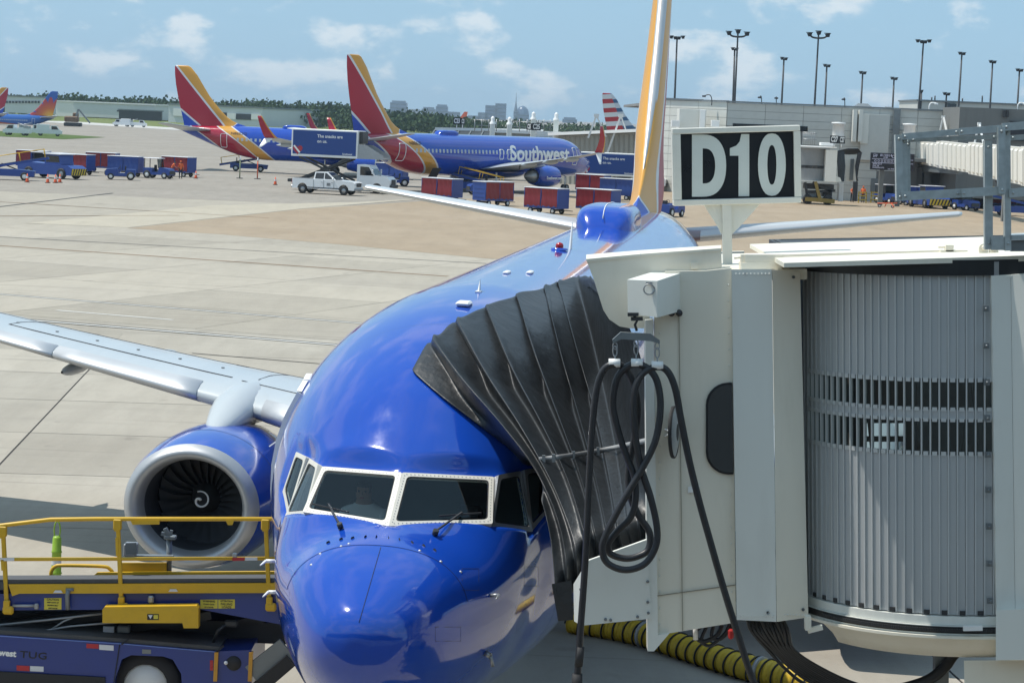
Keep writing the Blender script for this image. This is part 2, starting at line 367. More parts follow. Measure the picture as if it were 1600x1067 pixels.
def fus_pt(X, th, off=0.0):
    zb, zm, zt, hw = FUS(X); c, s = math.cos(th), math.sin(th)
    if X < 1.4 and s > 0:
        e = 1 - .20 * math.sin(math.pi * max(0, min(1, X / 1.4))) ** 1.5; c = math.copysign(abs(c) ** e, c); s = s ** e
    return Vector((X, (hw + off) * c, zm + ((zt - zm if s >= 0 else zm - zb) + off) * s))
def fus_side(X, z, side, off=0.0):
    zb, zm, zt, hw = FUS(X); h = (zt - zm) if z >= zm else (zm - zb)
    f = max(-1, min(1, (z - zm) / h)); return Vector((X, side * ((hw) * math.sqrt(max(0, 1 - f * f)) + off), z))
def airfoil(n=11, tc=.12):
    up = []; 
    for i in range(n):
        x = .5 * (1 - math.cos(math.pi * i / (n - 1)))
        t = 5 * tc * (.2969 * math.sqrt(x) - .126 * x - .3516 * x * x + .2843 * x ** 3 - .1015 * x ** 4); up.append((x, t))
    cam_ = lambda x: .012 * math.sin(math.pi * x)
    return [(x, t + cam_(x)) for x, t in up[::-1]] + [(x, -t * .85 + cam_(x)) for x, t in up[1:]]
def surf_pts(X0, c, y, z, tc, vertical=False, scale=1.0, n=11):
    r = []
    for x, t in airfoil(n, tc):
        r.append(Vector((X0 + x * c, t * c * scale, z)) if vertical else Vector((X0 + x * c, y, z + t * c * scale - x * c * .036)))
    return r
def wing_LE(Y): return 15.4 + (Y - 4.83) * .5228 if Y > 4.83 else 15.4 - (4.83 - Y) * .75
def wing_TE(Y): return 20.9 + (Y - 5.7) * .22 if Y > 5.7 else 20.5 + .4 * (Y - 1.7) / 4
def wing_z(Y): return 2.28 + .105 * Y + .0012 * Y * Y
STABS = ((.55, 34.0, 3.9, 4.78), (7.15, 37.7, 1.45, 5.5))
# liveries --------------------------------------------------------------------------------
BLUE = (0.007, 0.058, 0.40); RED = (0.36, 0.012, 0.035); GOLD = (0.62, 0.305, 0.045); SILV = (0.62, 0.63, 0.65)
def livery_mat():
    g = Nodes('heart_livery_paint'); x, y, z = g.xyz()
    yb = g.m_('ADD', g.m_('MULTIPLY_ADD', z, .55, 25.2), g.m_('MULTIPLY', g.m_('MULTIPLY', z, z), .125))
    t = g.m_('SUBTRACT', x, yb)
    col = BLUE
    def step(c, a, col): return g.mix(g.m_('GREATER_THAN', t, a), col, c)
    n = g.noise(.9, 4); base = g.mix(n, tuple(c * .93 for c in BLUE), tuple(c * 1.05 for c in BLUE))
    c = step(SILV, -.12, base); c = step(GOLD, .12, c); c = step(SILV, 1.75, c); c = step(RED, 1.98, c); c = step(SILV, 5.35, c); c = step(BLUE, 5.6, c)
    under = g.m_('LESS_THAN', z, 1.52); c = g.mix(under, c, tuple(b * .9 for b in BLUE))
    g.put(g.b.inputs['Base Color'], c); g.b.inputs['Roughness'].default_value = .16; g.b.inputs['Coat Weight'].default_value = .6; g.b.inputs['Coat Roughness'].default_value = .03
    wav = g.noise(2.2, 2, (1, .5, .5)); seam = g.m_('LESS_THAN', g.m_('ABSOLUTE', g.m_('SUBTRACT', g.m_('FRACT', g.m_('DIVIDE', g.m_('SUBTRACT', x, 3.3), 2.03)), .5)), .0035); seam = g.m_('MULTIPLY', seam, g.m_('GREATER_THAN', x, 3.0)); g.bump(g.m_('MULTIPLY_ADD', seam, -.6, wav), .06, .05)
    st_ = g.noise(3.5, 8, (.12, 1.3, 1.3), rough=.7); c = g.mix(g.rng(st_, .52, .78, 0, .10), c, (.05, .08, .22)); c = g.mix(g.m_('MULTIPLY', seam, .35), c, (.01, .015, .05)); g.put(g.b.inputs['Base Color'], c)
    g.put(g.b.inputs['Roughness'], g.rng(g.noise(6, 6, (.15, 1, 1)), .3, .8, .06, .17))
    return g.m
def fin_mat():
    g = Nodes('heart_livery_fin_paint'); x, y, z = g.xyz()
    a = g.m_('SUBTRACT', x, g.m_('MULTIPLY_ADD', z, .89, 32.3 - 5.2 * .89))
    b = g.m_('SUBTRACT', x, g.m_('MULTIPLY_ADD', z, 1.33, 35.0 - 4.8 * 1.33))
    c = g.mix(g.m_('GREATER_THAN', a, .12), GOLD, SILV); c = g.mix(g.m_('GREATER_THAN', a, .42), c, RED)
    c = g.mix(g.m_('GREATER_THAN', b, -.05), c, SILV); c = g.mix(g.m_('GREATER_THAN', b, .3), c, BLUE)
    w_ = g.m_('ADD', x, z); c = g.mix(g.m_('LESS_THAN', w_, 37.12), c, SILV); c = g.mix(g.m_('LESS_THAN', w_, 36.98), c, BLUE)
    g.put(g.b.inputs['Base Color'], c); g.b.inputs['Roughness'].default_value = .38; g.b.inputs['Specular IOR Level'].default_value = .5
    return g.m
M_LIV = livery_mat(); M_FIN = fin_mat()
M_BLUE = mat('blue_aircraft_paint', BLUE, .14, var=.06, coat=.6, scale=1.5, rvar=.05)
M_RED = mat('red_aircraft_paint', RED, .25, var=.06, coat=.4)
M_GOLD = mat('gold_aircraft_paint', GOLD, .25, var=.06, coat=.4)
M_WING = mat('grey_wing_enamel', (.44, .475, .49), .34, var=.07, scale=.8, stretch=(.4, 2, 1), dirt=.10, dcol=(.2, .2, .2), coat=.15)
M_SLAT = mat('bare_aluminium_leading_edge', (.52, .53, .54), .5, metal=.6, var=.08, scale=2, stretch=(1, .15, 1), rvar=.1)
M_LIP = mat('bare_aluminium_inlet', (.43, .44, .45), .45, metal=.55, var=.06, scale=1.5, dirt=.08, rvar=.1)
M_DUCT = mat('dark_inlet_duct', (.045, .048, .055), .45, var=.15)
M_FAN = mat('titanium_fan_blade', (.20, .21, .225), .3, metal=.6, var=.2, scale=4)
M_WHITE = mat('white_paint', (.80, .80, .78), .4, var=.04, dirt=.06)
M_GREYM = mat('grey_metal', (.35, .36, .37), .4, metal=.6, var=.12)
M_BLACK = mat('black_rubber', (.02, .02, .022), .7, var=.2)
M_DARKM = mat('dark_metal', (.05, .052, .056), .5, metal=.4, var=.2)
M_SEAM = mat('dark_panel_gap', (.02, .022, .03), .8, var=.1)
M_CREAM_FRAME = mat('cream_window_frame', (.60, .58, .52), .45, var=.05, dirt=.12)
def glass_mat(name, tint, trans=.55, rough=.02):
    m = bpy.data.materials.new(name); m.use_nodes = True; MATS[name] = m; nt = m.node_tree; N = nt.nodes; L = nt.links; N.remove(N['Principled BSDF'])
    o = N['Material Output']; t = N.new('ShaderNodeBsdfTransparent'); gl = N.new('ShaderNodeBsdfGlossy'); gl.inputs['Roughness'].default_value = rough
    t.inputs['Color'].default_value = (*[c * trans for c in tint], 1); lw = N.new('ShaderNodeLayerWeight'); lw.inputs['Blend'].default_value = .5; pw = N.new('ShaderNodeMath'); pw.operation = 'POWER'; L.new(lw.outputs['Facing'], pw.inputs[0]); pw.inputs[1].default_value = 4.5; fr = N.new('ShaderNodeMath'); fr.operation = 'MULTIPLY_ADD'; L.new(pw.outputs[0], fr.inputs[0]); fr.inputs[1].default_value = .85; fr.inputs[2].default_value = .055
    nz = N.new('ShaderNodeTexNoise'); nz.inputs['Scale'].default_value = 3; bp = N.new('ShaderNodeBump'); bp.inputs['Strength'].default_value = .03; L.new(nz.outputs[0], bp.inputs['Height']); L.new(bp.outputs[0], gl.inputs['Normal'])
    mx = N.new('ShaderNodeMixShader'); L.new(fr.outputs[0], mx.inputs[0]); L.new(t.outputs[0], mx.inputs[1]); L.new(gl.outputs[0], mx.inputs[2]); L.new(mx.outputs[0], o.inputs['Surface']); return m
M_GLASS = glass_mat('tinted_cockpit_glass', (.74, .82, .80), .9)
M_DGLASS = mat('dark_window_glass', (.015, .018, .022), .06, var=.2, spec=.8)
M_CABWIN = mat('cabin_window_pane', (.42, .46, .50), .15, var=.25, scale=2)
# cockpit panels: corner points of the flat facets
PANELS = {}
for s in (1, -1):
    PANELS['front', s] = [Vector((1.50, .0, 3.475)), Vector((1.95, .895 * s, 3.462)), Vector((2.45, .830 * s, 3.840)), Vector((2.13, .0, 3.860))]
    PANELS['side', s] = [Vector((1.97, .905 * s, 3.455)), Vector((2.60, 1.178 * s, 3.297)), Vector((2.83, 1.06 * s, 3.86)), Vector((2.47, .845 * s, 3.840))]
    PANELS['rear', s] = [Vector((2.62, 1.185 * s, 3.30)), Vector((3.02, 1.330 * s, 3.47)), Vector((3.14, 1.235 * s, 3.86)), Vector((2.85, 1.07 * s, 3.86))]
for k_ in PANELS: PANELS[k_] = [p_ + Vector((0, 0, .11)) for p_ in PANELS[k_]]
def best_plane(P):
    c = sum(P, Vector()) / len(P); n = Vector()
    for i in range(len(P)): n += (P[i] - c).cross(P[(i + 1) % len(P)] - c)
    n.normalize()
    if n.x > 0: n = -n
    return c, n
def poly2(P, c, n):
    u = (P[1] - P[0]).normalized(); u = (u - n * u.dot(n)).normalized(); v = n.cross(u)
    return u, v, [((p - c).dot(u), (p - c).dot(v)) for p in P]
def inset(poly, d):
    n = len(poly); A = sum(poly[i][0] * poly[(i + 1) % n][1] - poly[(i + 1) % n][0] * poly[i][1] for i in range(n)); sg = 1 if A > 0 else -1; out = []
    ds = d if isinstance(d, (list, tuple)) else [d] * n
    L = []
    for i in range(n):
        a, b = Vector(poly[i]), Vector(poly[(i + 1) % n]); e = (b - a).normalized(); nm = Vector((-e.y, e.x)) * sg; L.append((a + nm * ds[i], e))
    for i in range(n):
        (p, e), (q, f) = L[i - 1], L[i]; den = e.x * f.y - e.y * f.x
        t = ((q.x - p.x) * f.y - (q.y - p.y) * f.x) / den; out.append((p.x + e.x * t, p.y + e.y * t))
    return out
def inside(p, poly):
    c = False; n = len(poly)
    for i in range(n):
        x1, y1 = poly[i]; x2, y2 = poly[(i + 1) % n]
        if (y1 > p[1]) != (y2 > p[1]) and p[0] < (x2 - x1) * (p[1] - y1) / (y2 - y1) + x1: c = not c
    return c
def round_poly(poly, r, k=4):
    out = []; n = len(poly)
    for i in range(n):
        p = Vector(poly[i]); a = Vector(poly[i - 1]); b = Vector(poly[(i + 1) % n]); da = (a - p); db = (b - p); ra = min(r, da.length * .4, db.length * .4)
        p0 = p + da.normalized() * ra; p2 = p + db.normalized() * ra
        for j in range(k + 1):
            t = j / k; q = p0 * (1 - t) ** 2 + p * 2 * t * (1 - t) + p2 * t * t; out.append((q.x, q.y))
    return out
def fuselage(fine):
    n = 320 if fine else 40
    if fine:
        xs = [.0, .002, .006, .012, .02, .03, .042, .055, .07, .085, .10, .12, .14, .16, .185, .21, .24, .27, .305, .34, .42, .51, .6, .7, .8, .9, 1.0, 1.1, 1.2, 1.28, 1.36, 1.42]; x = 1.46
        while x < 3.3: xs.append(x); x += .019
        while x < 7: xs.append(x); x += .15
        while x < 27: xs.append(x); x += 1.0
        while x < 38.3: xs.append(x); x += .5
        xs.append(38.3)
    else: xs = [0, .03, .1, .3, .6, 1, 1.5, 2, 2.6, 3, 3.5, 4, 5, 6, 7] + [7 + 2 * i for i in range(1, 11)] + [28 + i for i in range(11)] + [38.3]
    xs = sorted(set(xs)); rows = [[fus_pt(x, 2 * math.pi * k / n) for k in range(n)] for x in xs]
    m = MB(); m.grid(rows, True, True)
    m.f.append(list(range(n))); m.sm.append(True); m.mi.append(0); e = len(m.v) - n; m.f.append([e + k for k in range(n)]); m.sm.append(True); m.mi.append(0)
    me = m.mesh('fuselage', M_LIV)
    if fine:
        bm = bmesh.new(); bm.from_mesh(me); kill = set()
        pl = []
        for k, P in PANELS.items():
            c, nn = best_plane(P); u, v, q = poly2(P, c, nn); ar = sum(q[i][0] * q[(i + 1) % 4][1] - q[(i + 1) % 4][0] * q[i][1] for i in range(4)); bg_ = q if ar > 0 else q[::-1]; pl.append((c - nn * .002, nn, u, v, bg_, inset(q, .045), (q[0], q[1]), 1 if ar > 0 else -1))
        def outside(p, poly):
            best = -9
            for i in range(len(poly)):
                x1, y1 = poly[i]; x2, y2 = poly[(i + 1) % len(poly)]; ex, ey = x2 - x1, y2 - y1; l = math.hypot(ex, ey); best = max(best, ((p[0] - x1) * ey - (p[1] - y1) * ex) / l)
            return best
        K = .02
        for vt in bm.verts:
            if not (1.1 < vt.co.x < 3.8 and vt.co.z > 2.9): continue
            for c, nn, u, v, big, small, base, bsg in pl:
                d = (vt.co - c).dot(nn)
                if abs(d) > .4: continue
                pt = ((vt.co - c).dot(u), (vt.co - c).dot(v)); o = outside(pt, big); (x1, y1), (x2, y2) = base; ob_ = ((pt[0] - x1) * (y2 - y1) - (pt[1] - y1) * (x2 - x1)) / math.hypot(x2 - x1, y2 - y1) * bsg; w_ = max(0, min(1, 1 - o / .22)) * max(0, min(1, 1 - (ob_ + .02) / .05)); w_ = w_ * w_ * (3 - 2 * w_)
                if w_ > 0: vt.co -= nn * (K * math.log(1 + math.exp(min(40, d / K)))) * w_
        for f in bm.faces:
            cc = f.calc_center_median()
            if not (1.3 < cc.x < 3.4 and cc.z > 3.1): continue
            for c, nn, u, v, big, small, base, bsg in pl:
                if abs((cc - c).dot(nn)) < .12 and inside(((cc - c).dot(u), (cc - c).dot(v)), small): kill.add(f)
        bmesh.ops.delete(bm, geom=list(kill), context='FACES'); bm.to_mesh(me); bm.free()
    return me
def glaze(root):
    """cockpit windows: flat panes in riveted frames"""
    for (k, s), P in PANELS.items():
        c, nn = best_plane(P); u, v, q = poly2(P, c, nn)
        e = (.062, .05, .052, .05) if k == 'front' else (.04, .035, .04, .035)
        if k == 'front': e = (.050, .042, .046, .050)
        inn = round_poly(inset(q, list(e)), .05); outp = round_poly(inset(q, -.004), .02)
        n = len(inn); T = lambda p, h: c + u * p[0] + v * p[1] + nn * h
        m = MB(); vs = [T(p, .010) for p in outp] + [T(p, .012) for p in inn] + [T(p, -.03) for p in inn] + [T(p, -.06) for p in outp]
        fs = []
        for i in range(n):
            j = (i + 1) % n; fs += [[i, j, n + j, n + i], [n + i, n + j, 2 * n + j, 2 * n + i], [3 * n + i, 3 * n + j, j, i]]
        m.add(vs, fs); fr = m.build('window_frame', M_CREAM_FRAME if (k == 'front' or s > 0) else M_GREYM, root)
        g = MB(); gi = round_poly(inset(q, [x - .006 for x in e]), .05); g.add([T(p, .0) for p in gi], [list(range(len(gi)))]); g.build('pane', M_GLASS, fr)
        sl = MB(); si = round_poly(inset(q, [x + .012 for x in e]), .045)
        ns = len(si); gi2 = round_poly(inset(q, [x - .003 for x in e]), .05)
        sl.add([T(p, .003) for p in gi2] + [T(p, .003) for p in si], [[i, (i + 1) % ns, ns + (i + 1) % ns, ns + i] for i in range(ns)]); sl.build('pane_seal', M_BLACK, fr)
        if k == 'front':
            rv = MB(); mid = inset(q, [x * .5 for x in e])
            for i in range(4):
                a, b = Vector(mid[i]), Vector(mid[(i + 1) % 4]); cnt = int((b - a).length / .038)
                for t in range(cnt):
                    p = a.lerp(b, (t + .5) / cnt); rv.box(T((p.x, p.y), .0125), (.008, .008, .006), Matrix((u, v, nn)).transposed())
            tag(rv.build('rivets', M_GREYM, fr), kind='stuff')
def lift(name, secs, m_, root, vertical=False, n=11):
    mb = MB(); mb.grid([surf_pts(x, c, y, z, tc, vertical, n=n) for (y, x, c, z, tc) in secs], True)
    k = 2 * n - 1; mb.f.append(list(range(k))); mb.sm.append(False); mb.mi.append(0); o = (len(secs) - 1) * k; mb.f.append([o + i for i in range(k)]); mb.sm.append(False); mb.mi.append(0)
    return mb.build(name, m_, root)
def build_wing(root, s, fine, winglet=True):
    Ys = [1.2, 1.9, 3, 4.83, 5.7, 7, 9, 11, 13, 15, 16.6, 17.16]
    secs = [(s * Y, wing_LE(Y), wing_TE(Y) - wing_LE(Y), wing_z(Y), lerp(.13, .072, min(1, Y / 10))) for Y in Ys]
    w = lift('wing', secs, M_WING, root, n=15 if fine else 9)
    if fine:
        # bare-metal leading edge: inboard krueger and four slats, each its own piece
        for a, b in ((1.6, 4.35), (5.55, 8.3), (8.33, 11.2), (11.23, 14.0), (14.03, 16.5)):
            mb = MB(); rows = []
            for i in range(7):
                Y = lerp(a, b, i / 6); c = wing_TE(Y) - wing_LE(Y); tc = lerp(.13, .072, min(1, Y / 10)); x0 = wing_LE(Y); z0 = wing_z(Y)
                pts = [p for p in airfoil(33, tc) if p[0] < .085 * (5.2 / max(c, 2.0)) ** .35]
                rows.append([Vector((x0 + (x - .0035) * c, s * Y, z0 + t * c * 1.012 + .004 - x * c * .036)) for x, t in pts])
            mb.grid(rows, True); k = len(rows[0])
            for o in (0, 6 * k): mb.f.append([o + i for i in range(k)]); mb.sm.append(False); mb.mi.append(0)
            mb.build('slat', M_SLAT, w)
        def on_top(Y, f, h=.006):
            c = wing_TE(Y) - wing_LE(Y); tc = lerp(.13, .072, min(1, Y / 10)); t = 5 * tc * (.2969 * math.sqrt(f) - .126 * f - .3516 * f * f + .2843 * f ** 3 - .1015 * f ** 4) + .012 * math.sin(math.pi * f)
            return Vector((wing_LE(Y) + f * c, s * Y, wing_z(Y) + t * c + h - f * c * .036))
        sm = MB()
        def line(pts, w_=.018):
            for i in range(len(pts) - 1): sm.bar(pts[i], pts[i + 1], w_, .006)
        line([on_top(lerp(5.2, 9.6, i / 10), lerp(.20, .245, i / 10)) for i in range(11)], .03); line([on_top(9.6, f) for f in (.245, .4, .55, .7)], .03)
        line([on_top(lerp(2.2, 5.0, i / 6), .17 + .002 * i) for i in range(7)]); line([on_top(lerp(2.2, 16, i / 14), .70) for i in range(15)]); line([on_top(5.8, f) for f in (.7, .8, .9, .99)]); line([on_top(12.2, f) for f in (.7, .8, .9, .99)])
        for Y in (2.6, 3.7, 4.8): line([on_top(Y, f) for f in (.25, .4, .55, .68)], .010)
        sm.build('panel_seam', M_SEAM, w)
        st = MB()
        for i in range(13):
            p = on_top(5.6 + i * .8, .36, .004); st.lathe([(0, .03), (.008, .03), (.008, 0)], p, 'z', 8)
        tag(st.build('fuel_vent_cap', M_SEAM, w), kind='stuff')
    for Y in (7.4, 10.4, 13.3):     # flap track fairings
        mb = MB(); x1 = wing_TE(Y) + .55; L = 2.6
        rows = []
        for i in range(9):
            f = i / 8; r = .24 * math.sin(math.pi * min(1, f * .94 + .06)) ** .7; x = x1 - L * (1 - f); z = wing_z(Y) - .24 - .06 * f
            rows.append([Vector((x, s * Y + r * .7 * math.cos(a), z + r * math.sin(a))) for a in [2 * math.pi * k / 10 for k in range(10)]])
        mb.grid(rows, True, True); mb.build('flap_track_fairing', M_WING, w)
    if fine: 
        p = (wing_LE(8.2) + .62, s * 8.2, wing_z(8.2) - .27); mb = MB(); mb.lathe([(-.4, .02), (-.2, .07), (.1, .10), (.6, .10), (1.4, .02)], p, 'x', 12); mb.build('slat_actuator_fairing', M_WING, w)
    if winglet:
        mb = MB(); rows = []
        for i in range(9):
            t = i / 8; ang = R(12 + 62 * min(1, t * 1.7)); rr = 2.6 * t
            y = 17.12 + .55 * min(1, t * 1.7) + .45 * t; z = wing_z(17.1) + 2.45 * (t ** 1.25); x = wing_LE(17.16) + .1 + 1.75 * t; c = lerp(1.55, .5, t)
            rows.append([Vector((x + px * c, s * (y - q * c * math.sin(ang)), z + q * c * math.cos(ang))) for px, q in airfoil(7, .09)])
        mb.grid(rows, True); k = len(rows[0]); o = 8 * k; mb.f.append([o + i for i in range(k)]); mb.sm.append(False); mb.mi.append(0)
        g = mb.build('winglet', M_WL, w)
        mb = MB(); rows = []
        for i in range(5):
            t = i / 4; x = wing_LE(17.16) + .7 + 1.1 * t; c = lerp(1.0, .3, t); rows.append([Vector((x + px * c, s * (17.3 + .75 * t + q * c * .5), wing_z(17.1) - .1 - .95 * t + q * c * .8)) for px, q in airfoil(7, .1)])
        mb.grid(rows, True); k = len(rows[0]); o = 4 * k; mb.f.append([o + i for i in range(k)]); mb.sm.append(False); mb.mi.append(0)
        mb.build('lower_winglet', M_WHITE, w)
    return w
def winglet_mat():
    g = Nodes('winglet_paint'); x, y, z = g.xyz(); t = g.m_('SUBTRACT', x, g.m_('MULTIPLY_ADD', z, .59, 19.75))
    c = g.mix(g.m_('GREATER_THAN', t, 0), GOLD, RED); g.put(g.b.inputs['Base Color'], c); g.b.inputs['Roughness'].default_value = .25; return g.m
M_WL = winglet_mat()
def build_engine(root, s, fine, x0=12.75, z0=1.67):
    n = 64 if fine else 24; c = Vector((x0, s * 4.83, z0))
    def flat(mb):   # the nacelle's flattened bottom
        k = .865 if fine else .93; ky = .955 if fine else 1; mb.v = [(x, s * 4.83 + (y - s * 4.83) * ky, z0 + (z - z0) * k) for x, y, z in mb.v]; return mb
    body = flat(MB().lathe([(.17, 1.035), (.5, 1.10), (1.0, 1.145), (1.6, 1.16), (2.3, 1.12), (3.0, 1.0), (3.6, .85), (3.62, .80), (3.0, .82)], c, 'x', n)).build('engine_cowling', M_BLUE, root)
    flat(MB().lathe([(.17, 1.037), (.08, .995), (.03, .955), (.0, .905), (.02, .85), (.08, .805), (.18, .775), (.3, .76)], c, 'x', n)).build('inlet_lip', M_LIP, body)
    flat(MB().lathe([(.3, .76), (.5, .75), (.8, .765), (1.05, .775)], c, 'x', n)).build('inlet_duct', M_DUCT, body)
    if fine:
        for xx, rr in ((1.02, 1.1475), (2.15, 1.1325)): flat(MB().lathe([(xx, rr), (xx + .008, rr + .002), (xx + .016, rr)], c, 'x', n)).build('cowl_joint', M_SEAM, body)
    MB().lathe([(1.18, .0), (1.18, .78)], c, 'x', n).build('fan_backplate', M_SEAM, body)
    MB().lathe([(.62, .0), (.64, .03), (.75, .11), (.9, .19), (1.05, .235)], c, 'x', 24).build('spinner', M_DARKM, body)
    MB().lathe([(3.3, .82), (3.5, .6), (4.1, .52), (4.5, .36), (4.9, .05)], c, 'x', n).build('exhaust_core', M_GREYM, body)
    if fine:
        bl = MB()
        for i in range(2):
            pass
        rows = []
        for j in range(6):
            r = lerp(.22, .70, j / 5); tw = lerp(.45, 1.05, j / 5); ch = lerp(.15, .26, (j / 5) ** .8)
            rows.append([Vector((1.02 + .02 * math.sin(j), 0, 0)) + Vector((q * ch * math.cos(tw), q * ch * math.sin(tw) + .05 * math.sin(math.pi * j / 5), r)) for q in (-.5, -.2, .15, .5)])
        bl.grid(rows, True); bm_ = bl.mesh('fan_blade', M_FAN)
        for i in range(24):
            b = link('fan_blade', bm_, body); b.matrix_local = Matrix.Translation(c) @ Matrix.Rotation(2 * math.pi * i / 24, 4, 'X')
        sw = MB(); pts = []
        for i in range(26):
            a = R(60) + R(430) * i / 25; r = lerp(.135, .028, i / 25) ; x = .60 + (r / .235) ** 1.25 * .34
            pts.append(c + Vector((x - .012, r * math.cos(a) * s, r * math.sin(a))))
        sw.tube(pts, [lerp(.012, .022, i / 25) for i in range(26)], 6); sw.build('spinner_swirl', M_WHITE, body)
    # pylon
    mb = MB(); rows = []
    for x, zt, w_, zb in ((14.0, 2.62, .06, 2.55), (14.35, 2.76, .20, 2.5), (14.9, 2.95, .30, 2.5), (15.4, 3.06, .36, 2.5), (16.0, 3.12, .38, 2.45), (17.2, 3.05, .34, 2.4), (18.5, 2.7, .10, 2.35)):
        rows.append([Vector((x, s * 4.83 + w_ * math.cos(a), lerp(zb, zt, .5 + .5 * math.sin(a)))) for a in [2 * math.pi * k / 16 for k in range(16)]])
    mb.grid(rows, True, True); mb.build('pylon', M_WING, root)
    if fine:
        mb = MB(); y0 = 4.83 - .86; mb.add([Vector((14.0, s * y0, z0 + .76)), Vector((14.75, s * (y0 - .01), z0 + .78)), Vector((14.85, s * (y0 - .34), z0 + 1.05)), Vector((14.5, s * (y0 - .24), z0 + .97))], [[0, 1, 2, 3]])
        mb.v += [(x, y + .012 * s, z + .012) for x, y, z in mb.v]; mb.f += [[4, 5, 6, 7], [0, 1, 5, 4], [1, 2, 6, 5], [2, 3, 7, 6], [3, 0, 4, 7]]; mb.sm += [False] * 5; mb.mi += [0] * 5
        mb.build('nacelle_strake', M_WHITE, body)
    return body
def wheel(mb_t, mb_r, c, r, w):
    mb_t.lathe([(-w / 2, r * .6), (-w / 2, r * .92), (-w * .32, r), (w * .32, r), (w / 2, r * .92), (w / 2, r * .6)], c, 'y', 18)
    mb_r.lathe([(-w * .42, 0), (-w * .42, r * .62), (w * .42, r * .62), (w * .42, 0)], c, 'y', 14)
def build_gear(root):
    for nm, x, ys, r in (('nose_gear', 4.0, (0,), .34), ('main_gear', 19.6, (2.86, -2.86), .56)):
        for y in ys:
            g = MB().tube([(x, y, r), (x, y, 1.9)], .09, 8).build(nm, M_WHITE, root); t = MB(); h = MB()
            for d in (-.22, .22): wheel(t, h, (x, y + d, r), r, .22)
            t.build('tyre', M_BLACK, g); h.build('wheel_rim', M_GREYM, g)
def surface_text(txt, X0, X1, zc, h, side, m_, root, name='lettering', bold=.0, spacing=1.0):
    """lettering wrapped on the fuselage side; reads nose-to-tail on the starboard (viewed from there, the nose is at the right)"""
    me = text_mesh(txt, 1.0, 0, bold, 'LEFT', 1, spacing); bm = bmesh.new(); bm.from_mesh(me)
    xs = [v.co.x for v in bm.verts]; ys = [v.co.y for v in bm.verts]; a, b, lo, hi = min(xs), max(xs), min(ys), max(ys)
    for i in range(1, 8):
        z = lerp(lo, hi, i / 8); bmesh.ops.bisect_plane(bm, geom=bm.verts[:] + bm.edges[:] + bm.faces[:], plane_co=(0, z, 0), plane_no=(0, 1, 0))
    for v in bm.verts:
        u = (v.co.x - a) / (b - a); w_ = (v.co.y - (lo + hi) / 2) / (hi - lo) * h
        X = lerp(X0, X1, u); zb, zm, zt, hw = FUS(X); th = math.asin(max(-.99, min(.99, (zc - zm) / (zt - zm)))) + w_ / ((zt - zm + hw) / 2)
        p = fus_pt(X, th, .02); p.y *= side; v.co = p
    bm.to_mesh(me); bm.free(); return link(name, me, root, m_)
def door_outline(root, X, z0, z1, w, side, m_=None, name='door'):
    mb = MB(); n = 8; pts = []
    ring = [(X - w / 2, z0 + .1), (X - w / 2, z1 - .1), (X - w / 2 + .1, z1), (X + w / 2 - .1, z1), (X + w / 2, z1 - .1), (X + w / 2, z0 + .1), (X + w / 2 - .1, z0), (X - w / 2 + .1, z0), (X - w / 2, z0 + .1)]
    for i in range(len(ring) - 1):
        k = 6
        for j in range(k):
            a = [lerp(ring[i][q], ring[i + 1][q], j / k) for q in (0, 1)]; b = [lerp(ring[i][q], ring[i + 1][q], (j + 1) / k) for q in (0, 1)]
            mb.bar(fus_side(a[0], a[1], side, .012), fus_side(b[0], b[1], side, .012), .06, .06)
    return mb.build(name, m_ or M_WHITE, root)
